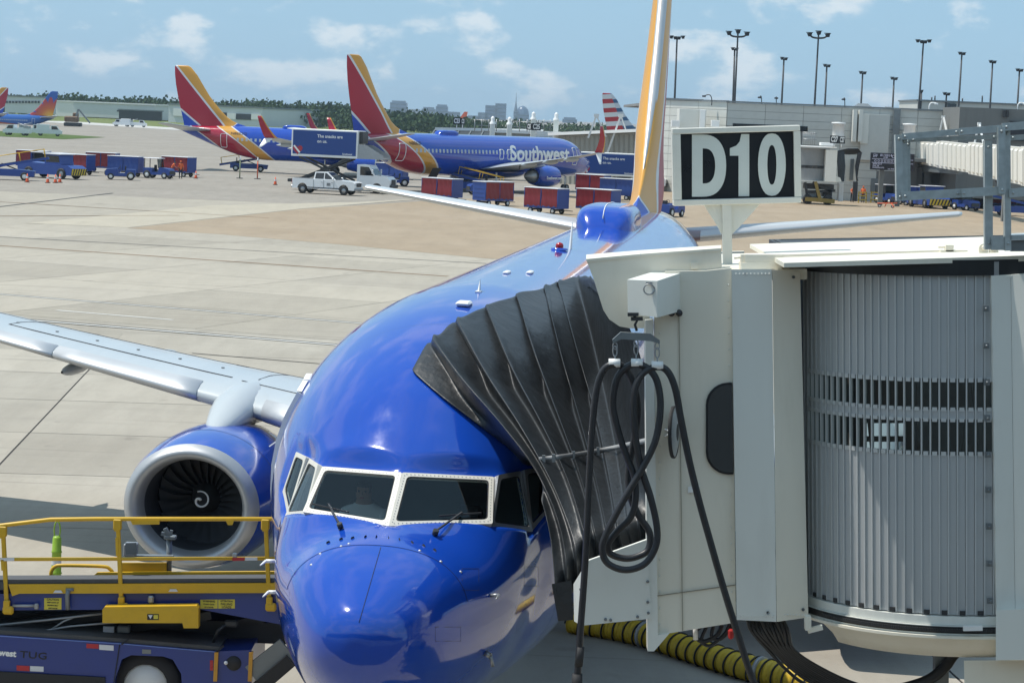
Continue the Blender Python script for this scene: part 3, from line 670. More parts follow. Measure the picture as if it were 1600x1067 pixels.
def airliner(name, label, cat, loc, rz, fine=False, fin_m=None, fus_m=None, winglet=True, group=None):
    root = thing(name, label, cat, loc, rz, group)
    f = link('fuselage', fuselage(fine), root)
    if fus_m: f.data.materials[0] = fus_m
    fn = [(34.9, 37.8, 5.0, .11, 31.3 if 0 else 32.0)]
    # fin with dorsal fillet
    mb = MB(); rows = []
    LE = curve([(4.9, 29.2), (5.35, 29.7), (5.7, 31.0), (6.1, 31.95), (6.65, 32.7), (8.9, 34.75), (12.3, 37.2), (12.5, 37.6)]); TE = curve([(4.9, 37.8), (12.3, 39.25), (12.5, 39.15)])
    for z in (4.9, 5.35, 5.5, 5.7, 5.9, 6.1, 6.4, 6.7, 7.2, 8, 9, 10.2, 11.4, 12.3, 12.42, 12.5):
        l, t = LE(z)[0], TE(z)[0]; c = t - l; tk = min(.66, .135 * c) / c
        wf = max(0, min(1, (7.0 - z) / 1.2))
        if wf > 0:
            pr_ = []
            for x_, t_ in airfoil(13, tk):
                wd_ = tk / 2 * min(1, x_ / .30) * min(1, (1 - x_) / .5 + .02) * (1 if t_ > 0 else -1); pr_.append(Vector((l + x_ * c, lerp(t_, wd_, wf) * c, z)))
            rows.append(pr_); continue
        rows.append(surf_pts(l, c, 0, z, tk, True, n=13) if z < 12.45 else surf_pts(l, c, 0, z, tk * .4, True, n=13))
    rows = [[Vector((p.x, p.y if True else 0, p.z)) for p in r] for r in rows]
    k = 25
    mb.grid(rows, True); o = (len(rows) - 1) * k; mb.f.append([o + i for i in range(k)]); mb.sm.append(False); mb.mi.append(0)
    fin = mb.build('tail_fin', fin_m or M_FIN, root)
    if fine:
        mb = MB(); 
        mb.grid([[Vector((LE(z)[0] - .006 + d * .16 * min(1, .06 + (z - 6.35) / 1.6), sgn * wd * min(1, .06 + (z - 6.35) / 1.6), z)) for sgn, d, wd, q in ((-1, 1, .125, 0), (-1, .35, .085, 0), (-1, .05, .035, 0), (1, .05, .035, 0), (1, .35, .085, 0), (1, 1, .125, 0))] for z in (6.35, 6.7, 7.3, 8, 9, 10.2, 11.4, 12.25)], True)
        mb.build('fin_leading_edge', M_SLAT, fin)
    for s in (1, -1):
        lift('horizontal_stabilizer', [(s * y, x, c, z, .10) for y, x, c, z in (STABS[0], tuple(lerp(a, b, .5) for a, b in zip(*STABS)), STABS[1], (7.25, 38.1, .95, 5.51))], M_WING, root)
        build_wing(root, s, fine, winglet); build_engine(root, s, fine)
        if fine:
            (y0, x0, c0, z0), (y1, x1, c1, z1) = STABS; mb = MB()
            rows = []
            for i in range(5):
                t = lerp(.1, 1, i / 4); x = lerp(x0, x1, t); c = lerp(c0, c1, t); y = lerp(y0, y1, t); z = lerp(z0, z1, t)
                rows.append([Vector((x + (a - .004) * c, s * y, z + b * c * 1.03 + .003)) for a, b in airfoil(33, .10) if a < .07])
            mb.grid(rows, True); mb.build('stabilizer_leading_edge', M_SLAT, root)
    # belly fairing
    mb = MB(); rows = []
    for i in range(13):
        t = i / 12; x = lerp(11.8, 23, t); w_ = 2.02 * math.sin(math.pi * min(.98, max(.02, t))) ** .35; d = .34 * math.sin(math.pi * t) ** .6
        rows.append([Vector((x, w_ * math.cos(a), 1.95 + (1.95 - 1.47 + d) * math.sin(a))) for a in [math.pi + math.pi * k / 14 for k in range(15)]])
    mb.grid(rows, True); mb.build('belly_fairing', M_BLUE, root)
    build_gear(root)
    wn = MB()
    for s in (1, -1):
        for i in range(44):
            X = 6.6 + i * .56
            if X > 31.2: break
            a = fus_side(X, 3.88, s, .006)
            wn.add([fus_side(X - .13, 3.70, s, .008), fus_side(X + .13, 3.70, s, .008), fus_side(X + .13, 4.05, s, .008), fus_side(X - .13, 4.05, s, .008)], [[0, 1, 2, 3]])
    tag(wn.build('cabin_windows', M_CABWIN, root), kind='stuff')
    for s in (1, -1):
        if fine and s < 0: continue
        door_outline(root, 4.9, 2.75, 4.5, .8, s); door_outline(root, 32.5, 2.85, 4.5, .8, s)
        for X in (16.3, 17.6): door_outline(root, X, 3.2, 4.15, .6, s, name='emergency_exit')
    # satcom dome on the crown
    mb = MB(); rows = []
    for t in [i / 16 for i in range(17)]:
        x = lerp(22.6, 25.6, t); e = (1 - abs(2 * t - 1) ** 4.5) ** .5; h = .40 * e; w_ = .30 + .24 * e
        zb, zm, zt, hw = FUS(x)
        rows.append([Vector((x, w_ * math.copysign(abs(math.cos(a)) ** .5, math.cos(a)), zt - .10 + (h + .08) * math.sin(a) ** .5)) for a in [math.pi * k / 20 for k in range(21)]])
    mb.grid(rows, True); mb.build('satcom_dome', M_BLUE, root)
    return root
M_COCKPIT = mat('grey_cockpit_lining', (.20, .225, .215), .8, var=.3)
M_COAM = mat('grey_glareshield', (.24, .26, .25), .7, var=.2)
# ------------------------------------------------------------------ the airliner at the gate
PLN = (-1.244, 20.254, 0.0); PLA = R(90 - 7.02)
jet = airliner('airliner', 'large blue airliner parked nose-first at the gate with its grey wing and engine at left', 'airliner', PLN, PLA, fine=True, winglet=True)
PM = Matrix.Translation(Vector(PLN)) @ Matrix.Rotation(PLA, 4, 'Z'); PMI = PM.inverted()
fus_obj = [c for c in jet.children if c.name.startswith('fuselage')][0]
FUS_BVH = BVHTree.FromPolygons([v.co[:] for v in fus_obj.data.vertices], [p.vertices[:] for p in fus_obj.data.polygons])
def on_fus(px, py):
    """where the sight line through a picture point meets the gate airliner's skin (local frame), and the normal there"""
    o = PMI @ CAMP; d = (PMI.to_3x3() @ ray(px, py)).normalized(); h = FUS_BVH.ray_cast(o, d)
    return (h[0], h[1]) if h[0] is not None else (None, None)
glaze(jet)
mb = MB(); mb.box((2.35, 0, 2.55), (1.3, 2.0, .1)); mb.box((3.6, 0, 3.3), (.05, 2.3, 1.7)); mb.build('cockpit_bulkhead', M_COCKPIT, jet)
mb = MB(); mb.grid([[Vector((x, y, z - .05 * abs(y) ** 2)) for y in [-.78 + .13 * k for k in range(13)]] for x, z in ((1.72, 3.40), (1.9, 3.46), (2.15, 3.47), (2.3, 3.40), (2.32, 3.1))], True); mb.build('glareshield', M_COAM, jet)
for s in (1, -1):
    mb = MB(); mb.box((3.0, .53 * s, 2.95), (.14, .46, .75), Matrix.Rotation(R(8), 3, 'Y'), .04); mb.box((3.06, .53 * s, 3.44), (.12, .26, .24), None, .04); mb.box((2.78, .53 * s, 2.68), (.45, .46, .1), None, .03); mb.build('cockpit_seat', mat('dark_seat_cloth', (.06, .06, .065), .9), jet)
# radome joint, diverter strip, vortex fins, probes
ln = MB(); pts = [fus_pt(1.0, R(a), .003) for a in range(12, 169, 3)]
ln.tube(pts, .002, 4); ln.build('radome_joint', M_SEAM, jet)
ln = MB(); ln.tube([p + n * .003 for p, n in (on_fus(lerp(595, 561, t), lerp(855, 972, t)) for t in [i / 14 for i in range(15)])], .0028, 4); ln.build('lightning_strip', M_SEAM, jet)
for px, py in ((513, 848), (533, 843), (551, 841), (571, 839), (588, 839), (607, 840), (624, 843), (644, 848), (662, 853), (679, 860)):
    p, n = on_fus(px, py); q = n.to_track_quat('Z', 'X').to_matrix()
    m_ = MB(); m_.add([p + q @ Vector(v) for v in ((-.02, -.003, 0), (.02, -.003, 0), (.02, .003, 0), (-.02, .003, 0), (-.012, 0, .018), (.015, 0, .018))], [[0, 1, 2, 3], [0, 1, 5, 4], [3, 2, 5, 4], [1, 2, 5], [0, 3, 4]]); m_.build('vortex_fin', M_DARKM, jet)
bd = MB()
for px, py in ((500, 865), (533, 853), (545, 849), (656, 860), (689, 877), (720, 893), (486, 882)):
    p, n = on_fus(px, py); bd.lathe([(0, .014), (.006, .011), (.008, 0)], (0, 0, 0), 'z', 8, M=None); k = len(bd.v) - 24; q = n.to_track_quat('Z', 'X').to_matrix()
    bd.v[k:] = [tuple(p + q @ Vector(v)) for v in bd.v[k:]]
tag(bd.build('fasteners', M_SLAT, jet), kind='stuff')
# windscreen wipers
for (a, b, c, d) in (((533, 820), (513, 787), (488, 787), (545, 800)), ((679, 830), (722, 800), (686, 806), (752, 801))):
    s = 1 if a[0] < 610 else -1; cpl, npl = best_plane(PANELS['front', s]); o = PMI @ CAMP; nA = npl
    def onp(q):
        dd = (PMI.to_3x3() @ ray(*q)); t = (cpl + npl * .03 - o).dot(npl) / dd.dot(npl); return o + dd * t
    A_, nA = on_fus(a[0], a[1] + 6); A_ = A_ + nA * .01; B_, C_, D_ = onp(b), onp(c), onp(d); w_ = MB(); w_.tube([A_ + nA * .0, A_ + nA * .05], .028, 8); w_.bar(A_ + nA * .04, B_, .016, .014); w_.bar(C_, D_, .014, .014); w_.build('wiper', M_DARKM, jet)
# probes on the nose flanks and crown fittings
pr = MB(); p, n = on_fus(766, 930); pr.tube([p, p + n * .09], .018, 6); pr.tube([p + n * .09, p + n * .09 + Vector((-.2, 0, 0))], [.014, .005], 6); pr.build('pitot_probe', M_GREYM, jet)
pr = MB(); p, n = on_fus(758, 1020); pr.tube([p, p + n * .06], .03, 6); pr.tube([p + n * .06, p + n * .06 + Vector((.02, -.02, -.10))], .016, 6); pr.build('temperature_probe', M_GREYM, jet)
pr = MB(); p = fus_side(4.2, 2.35, -1); n = Vector((-.1, -1, 0)); pr.tube([p, p + n * .09], .016, 6); pr.tube([p + n * .09, p + n * .09 + Vector((-.16, 0, 0))], [.014, .005], 6); pr.build('pitot_probe', M_DARKM, jet)
for z in (3.02, 2.72):
    p = fus_side(2.35, z, 1); n = Vector((-.3, .95, 0)); pr = MB(); pr.tube([p, p + n * .10], .02, 6); pr.tube([p + n * .1, p + n * .1 + Vector((-.24, 0, 0))], [.016, .006], 6); pr.build('pitot_probe', M_WHITE, jet)
cr = lambda x, y=0: fus_pt(x, math.acos(max(-1, min(1, y / FUS(x)[3]))))
def crown(px, py): return on_fus(px, py)[0]
p = crown(725, 477); MB().box(p + Vector((0, 0, .02)), (.24, .155, .05), None, .02).build('crown_fairing', M_WHITE, jet)
p = crown(748, 456); m_ = MB(); m_.box(p, (.16, .06, .02)); m_.add([p + Vector(v) for v in ((-.05, -.01, 0), (.08, -.01, 0), (.08, .01, 0), (-.05, .01, 0), (.06, 0, .13), (.1, 0, .13))], [[0, 1, 5, 4], [3, 2, 5, 4], [1, 2, 5], [0, 3, 4]]); m_.build('blade_antenna', M_WHITE, jet)
for q in ((792, 427), (828, 427)): p = crown(*q); MB().box(p + Vector((0, 0, .01)), (.3, .07, .035), None, .012).build('crown_light', M_WHITE, jet)
p = crown(874, 391); m_ = MB(); m_.lathe([(0, .13), (.03, .12), (.035, .06)], p, 'z', 16); bc = m_.build('beacon_base', M_BLUE, jet)
MB().lathe([(.03, .055), (.07, .06), (.10, .045), (.115, 0)], p, 'z', 14).build('beacon_lens', mat('red_lens', (.35, .01, .02), .15, var=.1), bc)
p = crown(891, 389); m_ = MB(); m_.add([p + Vector(v) for v in ((-.12, -.012, 0), (.16, -.012, 0), (.16, .012, 0), (-.12, .012, 0), (.10, -.005, .40), (.18, -.005, .40), (.18, .005, .40), (.10, .005, .40))], [[0, 1, 5, 4], [3, 2, 6, 7], [1, 2, 6, 5], [0, 3, 7, 4], [4, 5, 6, 7]]); m_.build('blade_antenna', M_WHITE, jet)
m_ = MB(); pts = []
for i in range(14):
    t = .02 + i * .065; e = (1 - abs(2 * t - 1) ** 4.5) ** .5; x = lerp(22.6, 25.6, t); pts.append(Vector((x, 0, FUS(x)[2] - .10 + .40 * e + .08 + .006)))
m_.tube(pts, .010, 4); m_.build('lightning_strip', M_WHITE, jet)

for (px, py, w_, h_) in ((735, 905, 26, 34), (700, 990, 40, 22), (830, 900, 22, 30)):
    q = [on_fus(px + a, py + b)[0] for a, b in ((-w_ / 2, -h_ / 2), (0, -h_ / 2), (w_ / 2, -h_ / 2), (w_ / 2, 0), (w_ / 2, h_ / 2), (0, h_ / 2), (-w_ / 2, h_ / 2), (-w_ / 2, 0), (-w_ / 2, -h_ / 2))]
    if None in q: continue
    m_ = MB(); m_.tube(q, .0022, 4); m_.build('access_panel_joint', M_SEAM, jet)
# ------------------------------------------------------------------ jet bridge D10. local frame: x along the sloping tunnel, y away, z up
BRT = R(-3.4); BRO = Vector((1.9, 20.5, 0))
bridge = thing('jet_bridge', 'cream jet bridge cab in the foreground reaching the blue airliner, with grey slatted curtain wall', 'jet bridge', BRO, rot=(0, BRT, 0))
BM = Matrix.Translation(BRO) @ Matrix.Rotation(BRT, 4, 'Y'); BMI = BM.inverted(); BM3 = BMI.to_3x3()
_bo = BMI @ CAMP
def bq(px, py, by):
    """bridge-frame point on the plane local y = by seen at a picture point"""
    d = BM3 @ ray(px, py); return _bo + d * ((by - _bo.y) / d.y)
def slab(mb, pts, t=.05, mi=0):
    P = [bq(*p) for p in pts]; n = len(P); B = [p + Vector((0, t, 0)) for p in P]
    return mb.add(P + B, [list(range(n)), list(range(n, 2 * n))[::-1]] + [[i, i + n, (i + 1) % n + n, (i + 1) % n] for i in range(n)], mi=mi)
def hexa(mb, front, back):
    P = [bq(*p) for p in front] + [bq(*p) for p in back]
    return mb.add(P, [[0, 1, 2, 3], [7, 6, 5, 4], [0, 4, 5, 1], [1, 5, 6, 2], [2, 6, 7, 3], [3, 7, 4, 0]])
M_CREAM = mat('cream_bridge_paint', (.76, .72, .61), .45, var=.06, scale=.9, dirt=.2, dcol=(.40, .36, .27), stretch=(1.5, 1.5, .3), bump=.03, bscale=3)
M_BWHITE = mat('off_white_bridge_paint', (.72, .73, .68), .45, var=.05, scale=.9, dirt=.2, dcol=(.42, .40, .35), stretch=(1.5, 1.5, .3))
M_SLATG = mat('grey_curtain_slat', (.45, .47, .48), .38, metal=.25, var=.14, scale=2.5, stretch=(2, 2, .25), dirt=.12, dcol=(.14, .15, .16))
M_RIB = mat('pale_slat_hinge', (.56, .58, .58), .4, metal=.3, var=.1)
M_STEEL = mat('weathered_steel', (.20, .22, .23), .5, metal=.5, var=.25)
M_GALV = mat('galvanised_steel', (.44, .48, .48), .5, metal=.45, var=.35, scale=14, rvar=.15)
M_CABLE = mat('black_cable_jacket', (.022, .022, .025), .42, var=.25, scale=8)
M_GREASE = mat('black_grease', (.02, .02, .02), .5, var=.5, scale=14)
def fabric_mat():
    g = Nodes('black_canopy_fabric'); n = g.noise(5, 6); g.put(g.b.inputs['Base Color'], g.mix(n, (.009, .0115, .014), (.020, .024, .028)))
    g.b.inputs['Roughness'].default_value = .44; g.b.inputs['Specular IOR Level'].default_value = .5
    w = g.noise(4.5, 4, rough=.5); f = g.noise(40, 3, rough=.6); g.bump(g.m_('MULTIPLY_ADD', f, .05, w), .38, .06); return g.m
M_FAB = fabric_mat()
def wall_y0(px): return lerp(.16, .14, (px - 1022) / 121)
# cab walls, corner column, end frame
mb = MB(); slab(mb, [(1022, 432, .16), (1143, 419, .14), (1150, 972, .14), (1026, 992, .16)], .06); mb.build('cab_wall', M_CREAM, bridge)
mb = MB(); slab(mb, [(1008, 500, .12), (1021, 499, .12), (1028, 992, .12), (1046, 989, .12), (1022, 1017, .12), (1012, 1017, .12)], .2); mb.build('cab_end_frame', M_BWHITE, bridge)
mb = MB(); hexa(mb, [(1143, 421, .07), (1206, 421, .02), (1213, 971, .02), (1151, 968, .07)], [(1143, 421, .5), (1206, 421, .5), (1213, 965, .5), (1151, 962, .5)]); mb.build('corner_panel', M_BWHITE, bridge)
mb = MB(); hexa(mb, [(1206.6, 421, .02), (1250, 425, .12), (1263, 964, .12), (1213.6, 971, .02)], [(1206.6, 421, .5), (1250, 425, .5), (1263, 958, .5), (1213.6, 965, .5)]); mb.build('corner_panel', M_CREAM, bridge)
bt = MB()
for px, py, by in ((1166, 428, .06), (1240, 433, .09), (1255, 952, .10), (1160, 955, .08), (1200, 957, .03)): p = bq(px, py, by - .012); bt.lathe([(0, .014), (.012, .014), (.012, 0)], p, 'y', 8)
tag(bt.build('bolts', M_STEEL, bridge), kind='stuff')
bt = MB()
for i in range(22):
    py = lerp(445, 975, i / 21)
    for px in (1031, 1138 + 6 * i / 21): p = bq(px, py, wall_y0(px) - .004); bt.lathe([(0, .008), (-.006, .007), (-.007, 0)], p, 'y', 6)
for i in range(10):
    for px, py in ((lerp(1156, 1208, i / 9), 962), (lerp(1217, 1258, i / 9), 960), (lerp(1150, 1202, i / 9), 428)): bt.lathe([(0, .008), (-.006, .007), (-.007, 0)], bq(px, py, .02 if px < 1212 else .05), 'y', 6)
tag(bt.build('rivets', M_BWHITE, bridge), kind='stuff')
mb = MB(); slab(mb, [(1060, 428, .14), (1060.8, 428, .14), (1067, 985, .14), (1066.2, 985, .14)], .01); slab(mb, [(1027, 930, .145), (1149, 913, .128), (1149, 914, .128), (1027, 931, .145)], .01); mb.build('panel_joint', mat('dark_panel_joint', (.25, .23, .18), .8), bridge)  # thin joint lines in a darker colour of their own
mb = MB(); slab(mb, [(1075, 760, .135), (1093, 758, .132), (1093, 768, .132), (1075, 770, .135)], .006); mb.build('notice_plate', M_WHITE, bridge)
# the body of the cab behind that wall
xl, xr = bq(1016, 700, .3).x, bq(1215, 700, .3).x; zl, zh = bq(1100, 968, .3).z, bq(1100, 425, .3).z
mb = MB(); xq = bq(1030, 700, 3.4).x; mb.box(((xq + xr) / 2, 3.35, (zl + zh) / 2), (xr - xq, .1, zh - zl)); mb.build('cab_rear_wall', M_CREAM, bridge)
mb = MB(); mb.box(((xq + xr) / 2, 1.85, zl + .2), (xr - xq, 2.9, .12)); mb.build('cab_deck', M_DARKM, bridge)
mb = MB(); mb.box((bq(1050, 700, 3.2).x, 1.9, (zl + zh) / 2), (.06, 2.7, zh - zl - .2)); mb.build('cab_partition', mat('dark_cab_lining', (.09, .105, .11), .6, var=.3), bridge)
# cab window with its gasket
def rrect(x0, y0, x1, y1, r, k=5): return round_poly([(x0, y0), (x1, y0), (x1, y1), (x0, y1)], r, k)
def wall_y(px): return lerp(.16, .14, (px - 1022) / 121)
wpoly = [(1144, 598)] + [(1138 - 35 * math.sin(t), 633 - 35 * math.cos(t)) for t in [math.pi / 2 * i / 7 for i in range(8)]] + [(1138 - 35 * math.cos(t), 706 + 35 * math.sin(t)) for t in [math.pi / 2 * i / 7 for i in range(8)]] + [(1146, 741)]
mb = MB(); slab(mb, [(x, y, wall_y(x) - .022) for x, y in wpoly], .02); mb.build('cab_window_gasket', M_BLACK, bridge)
wp2 = [(lerp(x, 1146, .07) if x < 1142 else x, lerp(y, 669, .04)) for x, y in wpoly]
mb = MB(); slab(mb, [(x, y, wall_y(x) - .034) for x, y in wp2], .010); mb.build('cab_window', M_DGLASS, bridge)
# lower side panel with rolled edge
mb = MB(); slab(mb, [(918, 876, .10), (1010, 843, .10), (1018, 966, .10), (909, 977, .10)], .05); mb.build('side_skirt', M_BWHITE, bridge)
mb = MB(); hexa(mb, [(896, 912, .20), (917.5, 876.5, .10), (908.5, 977, .10), (897, 970, .20)], [(896, 912, .4), (917.5, 876.5, .4), (908.5, 977, .4), (897, 970, .4)]); mb.build('side_skirt_return', M_BWHITE, bridge)
bt = MB()
for px, py in ((1012, 908), (1012, 940), (1013, 957), (996, 963), (954, 968), (946, 967), (907, 920)): bt.lathe([(0, .013), (-.012, .013), (-.012, 0)], bq(px, py, .098), 'y', 8)
tag(bt.build('bolts', M_STEEL, bridge), kind='stuff')
# weather hood over the canopy
mb = MB()
hood = [(917, 409), (1001, 400), (1127, 391), (1128, 419), (1024, 432), (1013, 512), (1004, 513), (985, 513), (968, 510), (952, 499), (943, 485), (935, 460), (928, 437)]
slab(mb, [(x, y, .22) for x, y in hood], .05); mb.build('weather_hood', M_CREAM, bridge)
mb = MB(); hexa(mb, [(916, 405, .21), (1001, 397, .21), (1001, 401, .21), (917, 409.5, .21)], [(916, 398, .7), (1001, 391, .7), (1001, 395, .7), (917, 402, .7)]); hexa(mb, [(1001.3, 397, .21), (1127, 388, .21), (1127, 392, .21), (1001.3, 401, .21)], [(1001.3, 391, .7), (1127, 383, .7), (1127, 387, .7), (1001.3, 395, .7)]); mb.build('hood_flange', M_CREAM, bridge)
mb = MB(); slab(mb, [(1079, 411, .20), (1090, 410, .20), (1091, 420, .20), (1080, 421, .20)], .03); mb.build('hood_bracket', M_CREAM, bridge)
# cab roof
mb = MB(); hexa(mb, [(1069, 424, .0), (1262, 414, -.1), (1262, 422, -.1), (1069, 431, .0)], [(1069, 424, 2.4), (1262, 414, 2.4), (1262, 422, 2.4), (1069, 431, 2.4)])
P = mb.v
r0 = bq(1040, 424, .1); r1 = bq(1262, 414, .1); mb = MB(); mb.box(((r0.x + r1.x) / 2, 1.40, r0.z - .05), (r1.x - r0.x, 2.5, .09)); mb.build('cab_roof', M_CREAM, bridge)
# hoist box with ring and hook
mb = MB(); hexa(mb, [(980, 437, -.28), (1027, 439, -.42), (1027, 496, -.42), (981, 490, -.28)], [(1022, 424, .28), (1069, 425, .26), (1069, 485, .26), (1022, 484, .28)]); hb = mb.build('hoist_box', M_BWHITE, bridge)
mb = MB(); c = bq(1014, 450, -.40); mb.tube([c + Vector((.045 * math.cos(a), -.01, .045 * math.sin(a) - .01)) for a in [2 * math.pi * i / 16 for i in range(17)]], .006, 6); mb.box(c + Vector((0, 0, .04)), (.05, .02, .02)); mb.build('lifting_ring', M_GREYM, hb)
mb = MB(); a = bq(989, 491, -.30); mb.box(a, (.09, .08, .03)); mb.tube([a, bq(996, 500, -.30), bq(992, 507, -.3), bq(995, 517, -.30)], .012, 6); mb.box(bq(995, 498, -.3), (.1, .05, .03)); mb.build('hoist_hook', M_DARKM, hb)
mb = MB()
for px in (1049, 1061): p = bq(px, 489, .1); mb.lathe([(-.025, .03), (.025, .03)], p, 'y', 10, cap=True)
mb.build('pulley', M_DARKM, hb)
# convex mirror on two stays
md = MB(); c = bq(1052, 675, -.05); ax = Vector((.975, -.22, 0)).normalized(); Mq = ax.to_track_quat('X', 'Z').to_matrix()
md.lathe([(-.01, .225), (.012, .228), (.02, .215)], c, 'x', 32, M=Mq); mrim = md.build('mirror', M_BLACK, bridge)
md = MB(); md.lathe([(.012, .218), (.03, .15), (.038, .075)], c, 'x', 32, M=Mq); md.build('mirror_face', mat('grey_mirror_face', (.42, .44, .45), .35, var=.1), mrim)
md = MB(); md.lathe([(.037, .077), (.045, .03), (.047, 0)], c, 'x', 20, M=Mq); md.lathe([(-.012, .22), (-.03, .05), (-.03, 0)], c, 'x', 20, M=Mq); md.build('mirror_hub', M_DARKM, mrim)
md = MB(); md.tube([bq(1020, 664, .5), c], .009, 6); md.tube([bq(1020, 691, .5), c], .009, 6); md.build('mirror_stay', M_WHITE, mrim)
# slatted curtain wall: a cylinder of hinged slats, glazed in the middle
cc = bq(1500, 700, .9); CX, CY = cc.x, .9; CR = 1.5
ztop = bq(1500, 425, -.6).z; zbot = bq(1500, 961, -.6).z
zw = [bq(1500, y, -.6).z for y in (592, 641, 656, 712)]
def cyl(phi, r, z): return Vector((CX - r * math.sin(phi), CY - r * math.cos(phi), z))
NS = 30; PH0, PH1 = R(-11.5), R(74); dph = (PH1 - PH0) / NS
def slat_mesh(parts, rib, nm):
    me = MB()
    for (z0, z1, r0, r1, a0, a1, mi) in parts:
        vs = []
        for a in (a0, (a0 + a1) / 2, a1):
            for r in (r0, r1):
                for z in (z0, z1): vs.append(Vector((-r * math.sin(a), -r * math.cos(a), z)))
        fs = [[0, 1, 5, 4], [4, 5, 9, 8], [2, 6, 7, 3], [6, 10, 11, 7], [0, 2, 3, 1], [8, 9, 11, 10], [0, 4, 6, 2], [4, 8, 10, 6], [1, 3, 7, 5], [5, 7, 11, 9]]
        me.add(vs, fs, mi=mi)
    return me.mesh(nm, [M_SLATG, M_RIB, M_DARKM])
a0, a1 = dph * .06, dph * .86; ra, rb = dph * .86, dph * 1.02
solid = [(ztop, zbot, CR, CR - .02, a0, a1, 0), (ztop, zbot, CR + .014, CR - .02, ra, rb, 1), (zbot - .002, zbot + .035, CR + .018, CR - .002, a0, a1 * .8, 2)]
glazed = [(ztop, zw[0], CR, CR - .02, a0, a1, 0), (zw[1], zw[2], CR, CR - .02, a0, a1, 0), (zw[3], zbot, CR, CR - .02, a0, a1, 0), (ztop, zbot, CR + .014, CR - .02, ra, rb, 1),
          (zw[0] - .03, zw[0] + .005, CR + .012, CR - .01, a0 * 3, a1 * .85, 1), (zw[1] - .01, zw[1] + .02, CR + .012, CR - .01, a0 * 3, a1 * .85, 1), (zw[2] - .02, zw[2] + .01, CR + .012, CR - .01, a0 * 3, a1 * .85, 1), (zw[3] - .005, zw[3] + .03, CR + .012, CR - .01, a0 * 3, a1 * .85, 1)]
feet = [(zbot - .002, zbot + .035, CR + .018, CR - .002, a0, a1 * .8, 2)]
sm_s, sm_g, sm_gf = slat_mesh(solid, 0, 'solid_slat'), slat_mesh(glazed, 0, 'glazed_slat'), slat_mesh(glazed + feet, 0, 'glazed_slat_foot')
gl = []
for z0, z1 in ((zw[1], zw[0]), (zw[3], zw[2])): gl.append((z0, z1, CR - .012, CR - .016, a0, a1, 0))
gm = MB()
for (z0, z1, r0, r1, b0, b1, mi) in gl: gm.add([Vector((-r0 * math.sin(b), -r0 * math.cos(b), z)) for b in (b0, b1) for z in (z0, z1)], [[0, 1, 3, 2]])
M_SGLASS = glass_mat('slat_window_glass', (.62, .72, .72), .62, .03)
gmesh = gm.mesh('slat_pane', M_SGLASS)
for i in range(NS):
    ph = PH0 + i * dph; isg = 4 <= i <= NS - 2
    o = link('slat', (sm_gf if i % 2 else sm_g) if isg else sm_s, bridge); o.matrix_local = Matrix.Translation((CX, CY, 0)) @ Matrix.Rotation(-ph, 4, 'Z')
    if isg: link('pane', gmesh, o)
# curtain head, sill ring, drive chain and under-tray
def ring(mb, r0, r1, z0, z1, p0, p1, n=30):
    vs = []
    for k in range(n + 1):
        p = lerp(p0, p1, k / n); vs += [cyl(p, r0, z0), cyl(p, r0, z1), cyl(p, r1, z1), cyl(p, r1, z0)]
    fs = []
    for k in range(n):
        for q in range(4): fs.append([4 * k + q, 4 * k + (q + 1) % 4, 4 * (k + 1) + (q + 1) % 4, 4 * (k + 1) + q])
    fs += [[0, 1, 2, 3], [4 * n, 4 * n + 3, 4 * n + 2, 4 * n + 1]]
    return mb.add(vs, fs)
mb = MB(); ring(mb, CR + .05, CR - .1, ztop - .03, ztop + .10, R(-13.5), R(78)); mb.build('curtain_head', mat('black_head_track', (.015, .017, .02), .35, var=.3), bridge)
mb = MB(); e = bq(1556, 420, -.62); mb.box(e + Vector((.0, 0, .0)), (.04, .06, .12)); mb.build('head_bracket', M_GREYM, bridge)
mb = MB(); ring(mb, CR + .03, CR - .2, zbot - .085, zbot - .012, R(-30), R(78)); mb.build('sill_ring', M_BWHITE, bridge)
mb = MB(); ring(mb, CR + .05, CR - .2, zbot - .165, zbot - .088, R(-13), R(78)); mb.build('lower_ring', M_BWHITE, bridge)
mb = MB(); ring(mb, CR + .055, CR + .02, zbot - .150, zbot - .094, R(-6), R(76)); mb.build('grease_track', M_GREASE, bridge)
ch = MB(); k = 84
for i in range(k): p = cyl(lerp(R(-4), R(60), i / k), CR + .062, zbot - .122); ch.box(p, (.016, .016, .026), Matrix.Rotation(-lerp(R(-4), R(60), i / k), 3, 'Z'))
tag(ch.build('drive_chain', M_DARKM, bridge), kind='stuff')
mb = MB(); ring(mb, CR + .09, CR - .2, zbot - .19, zbot - .167, R(-32), R(76)); mb.build('tray_lip', M_CREAM, bridge)
mb = MB(); n = 24; rows = []
for r, z in ((CR + .06, zbot - .19), (CR - .06, zbot - .30), (CR - .12, zbot - .39), (CR - .5, zbot - .42)): rows.append([cyl(lerp(R(-32), R(60), t / n), r, z) for t in range(n + 1)])
mb.grid(rows, True); mb.build('under_tray', M_CREAM, bridge)
mb = MB(); a = bq(1508, 975, -.72); mb.box(bq(1520, 981, -.70), (.16, .03, .04)); mb.build('chain_guard', M_WHITE, bridge)
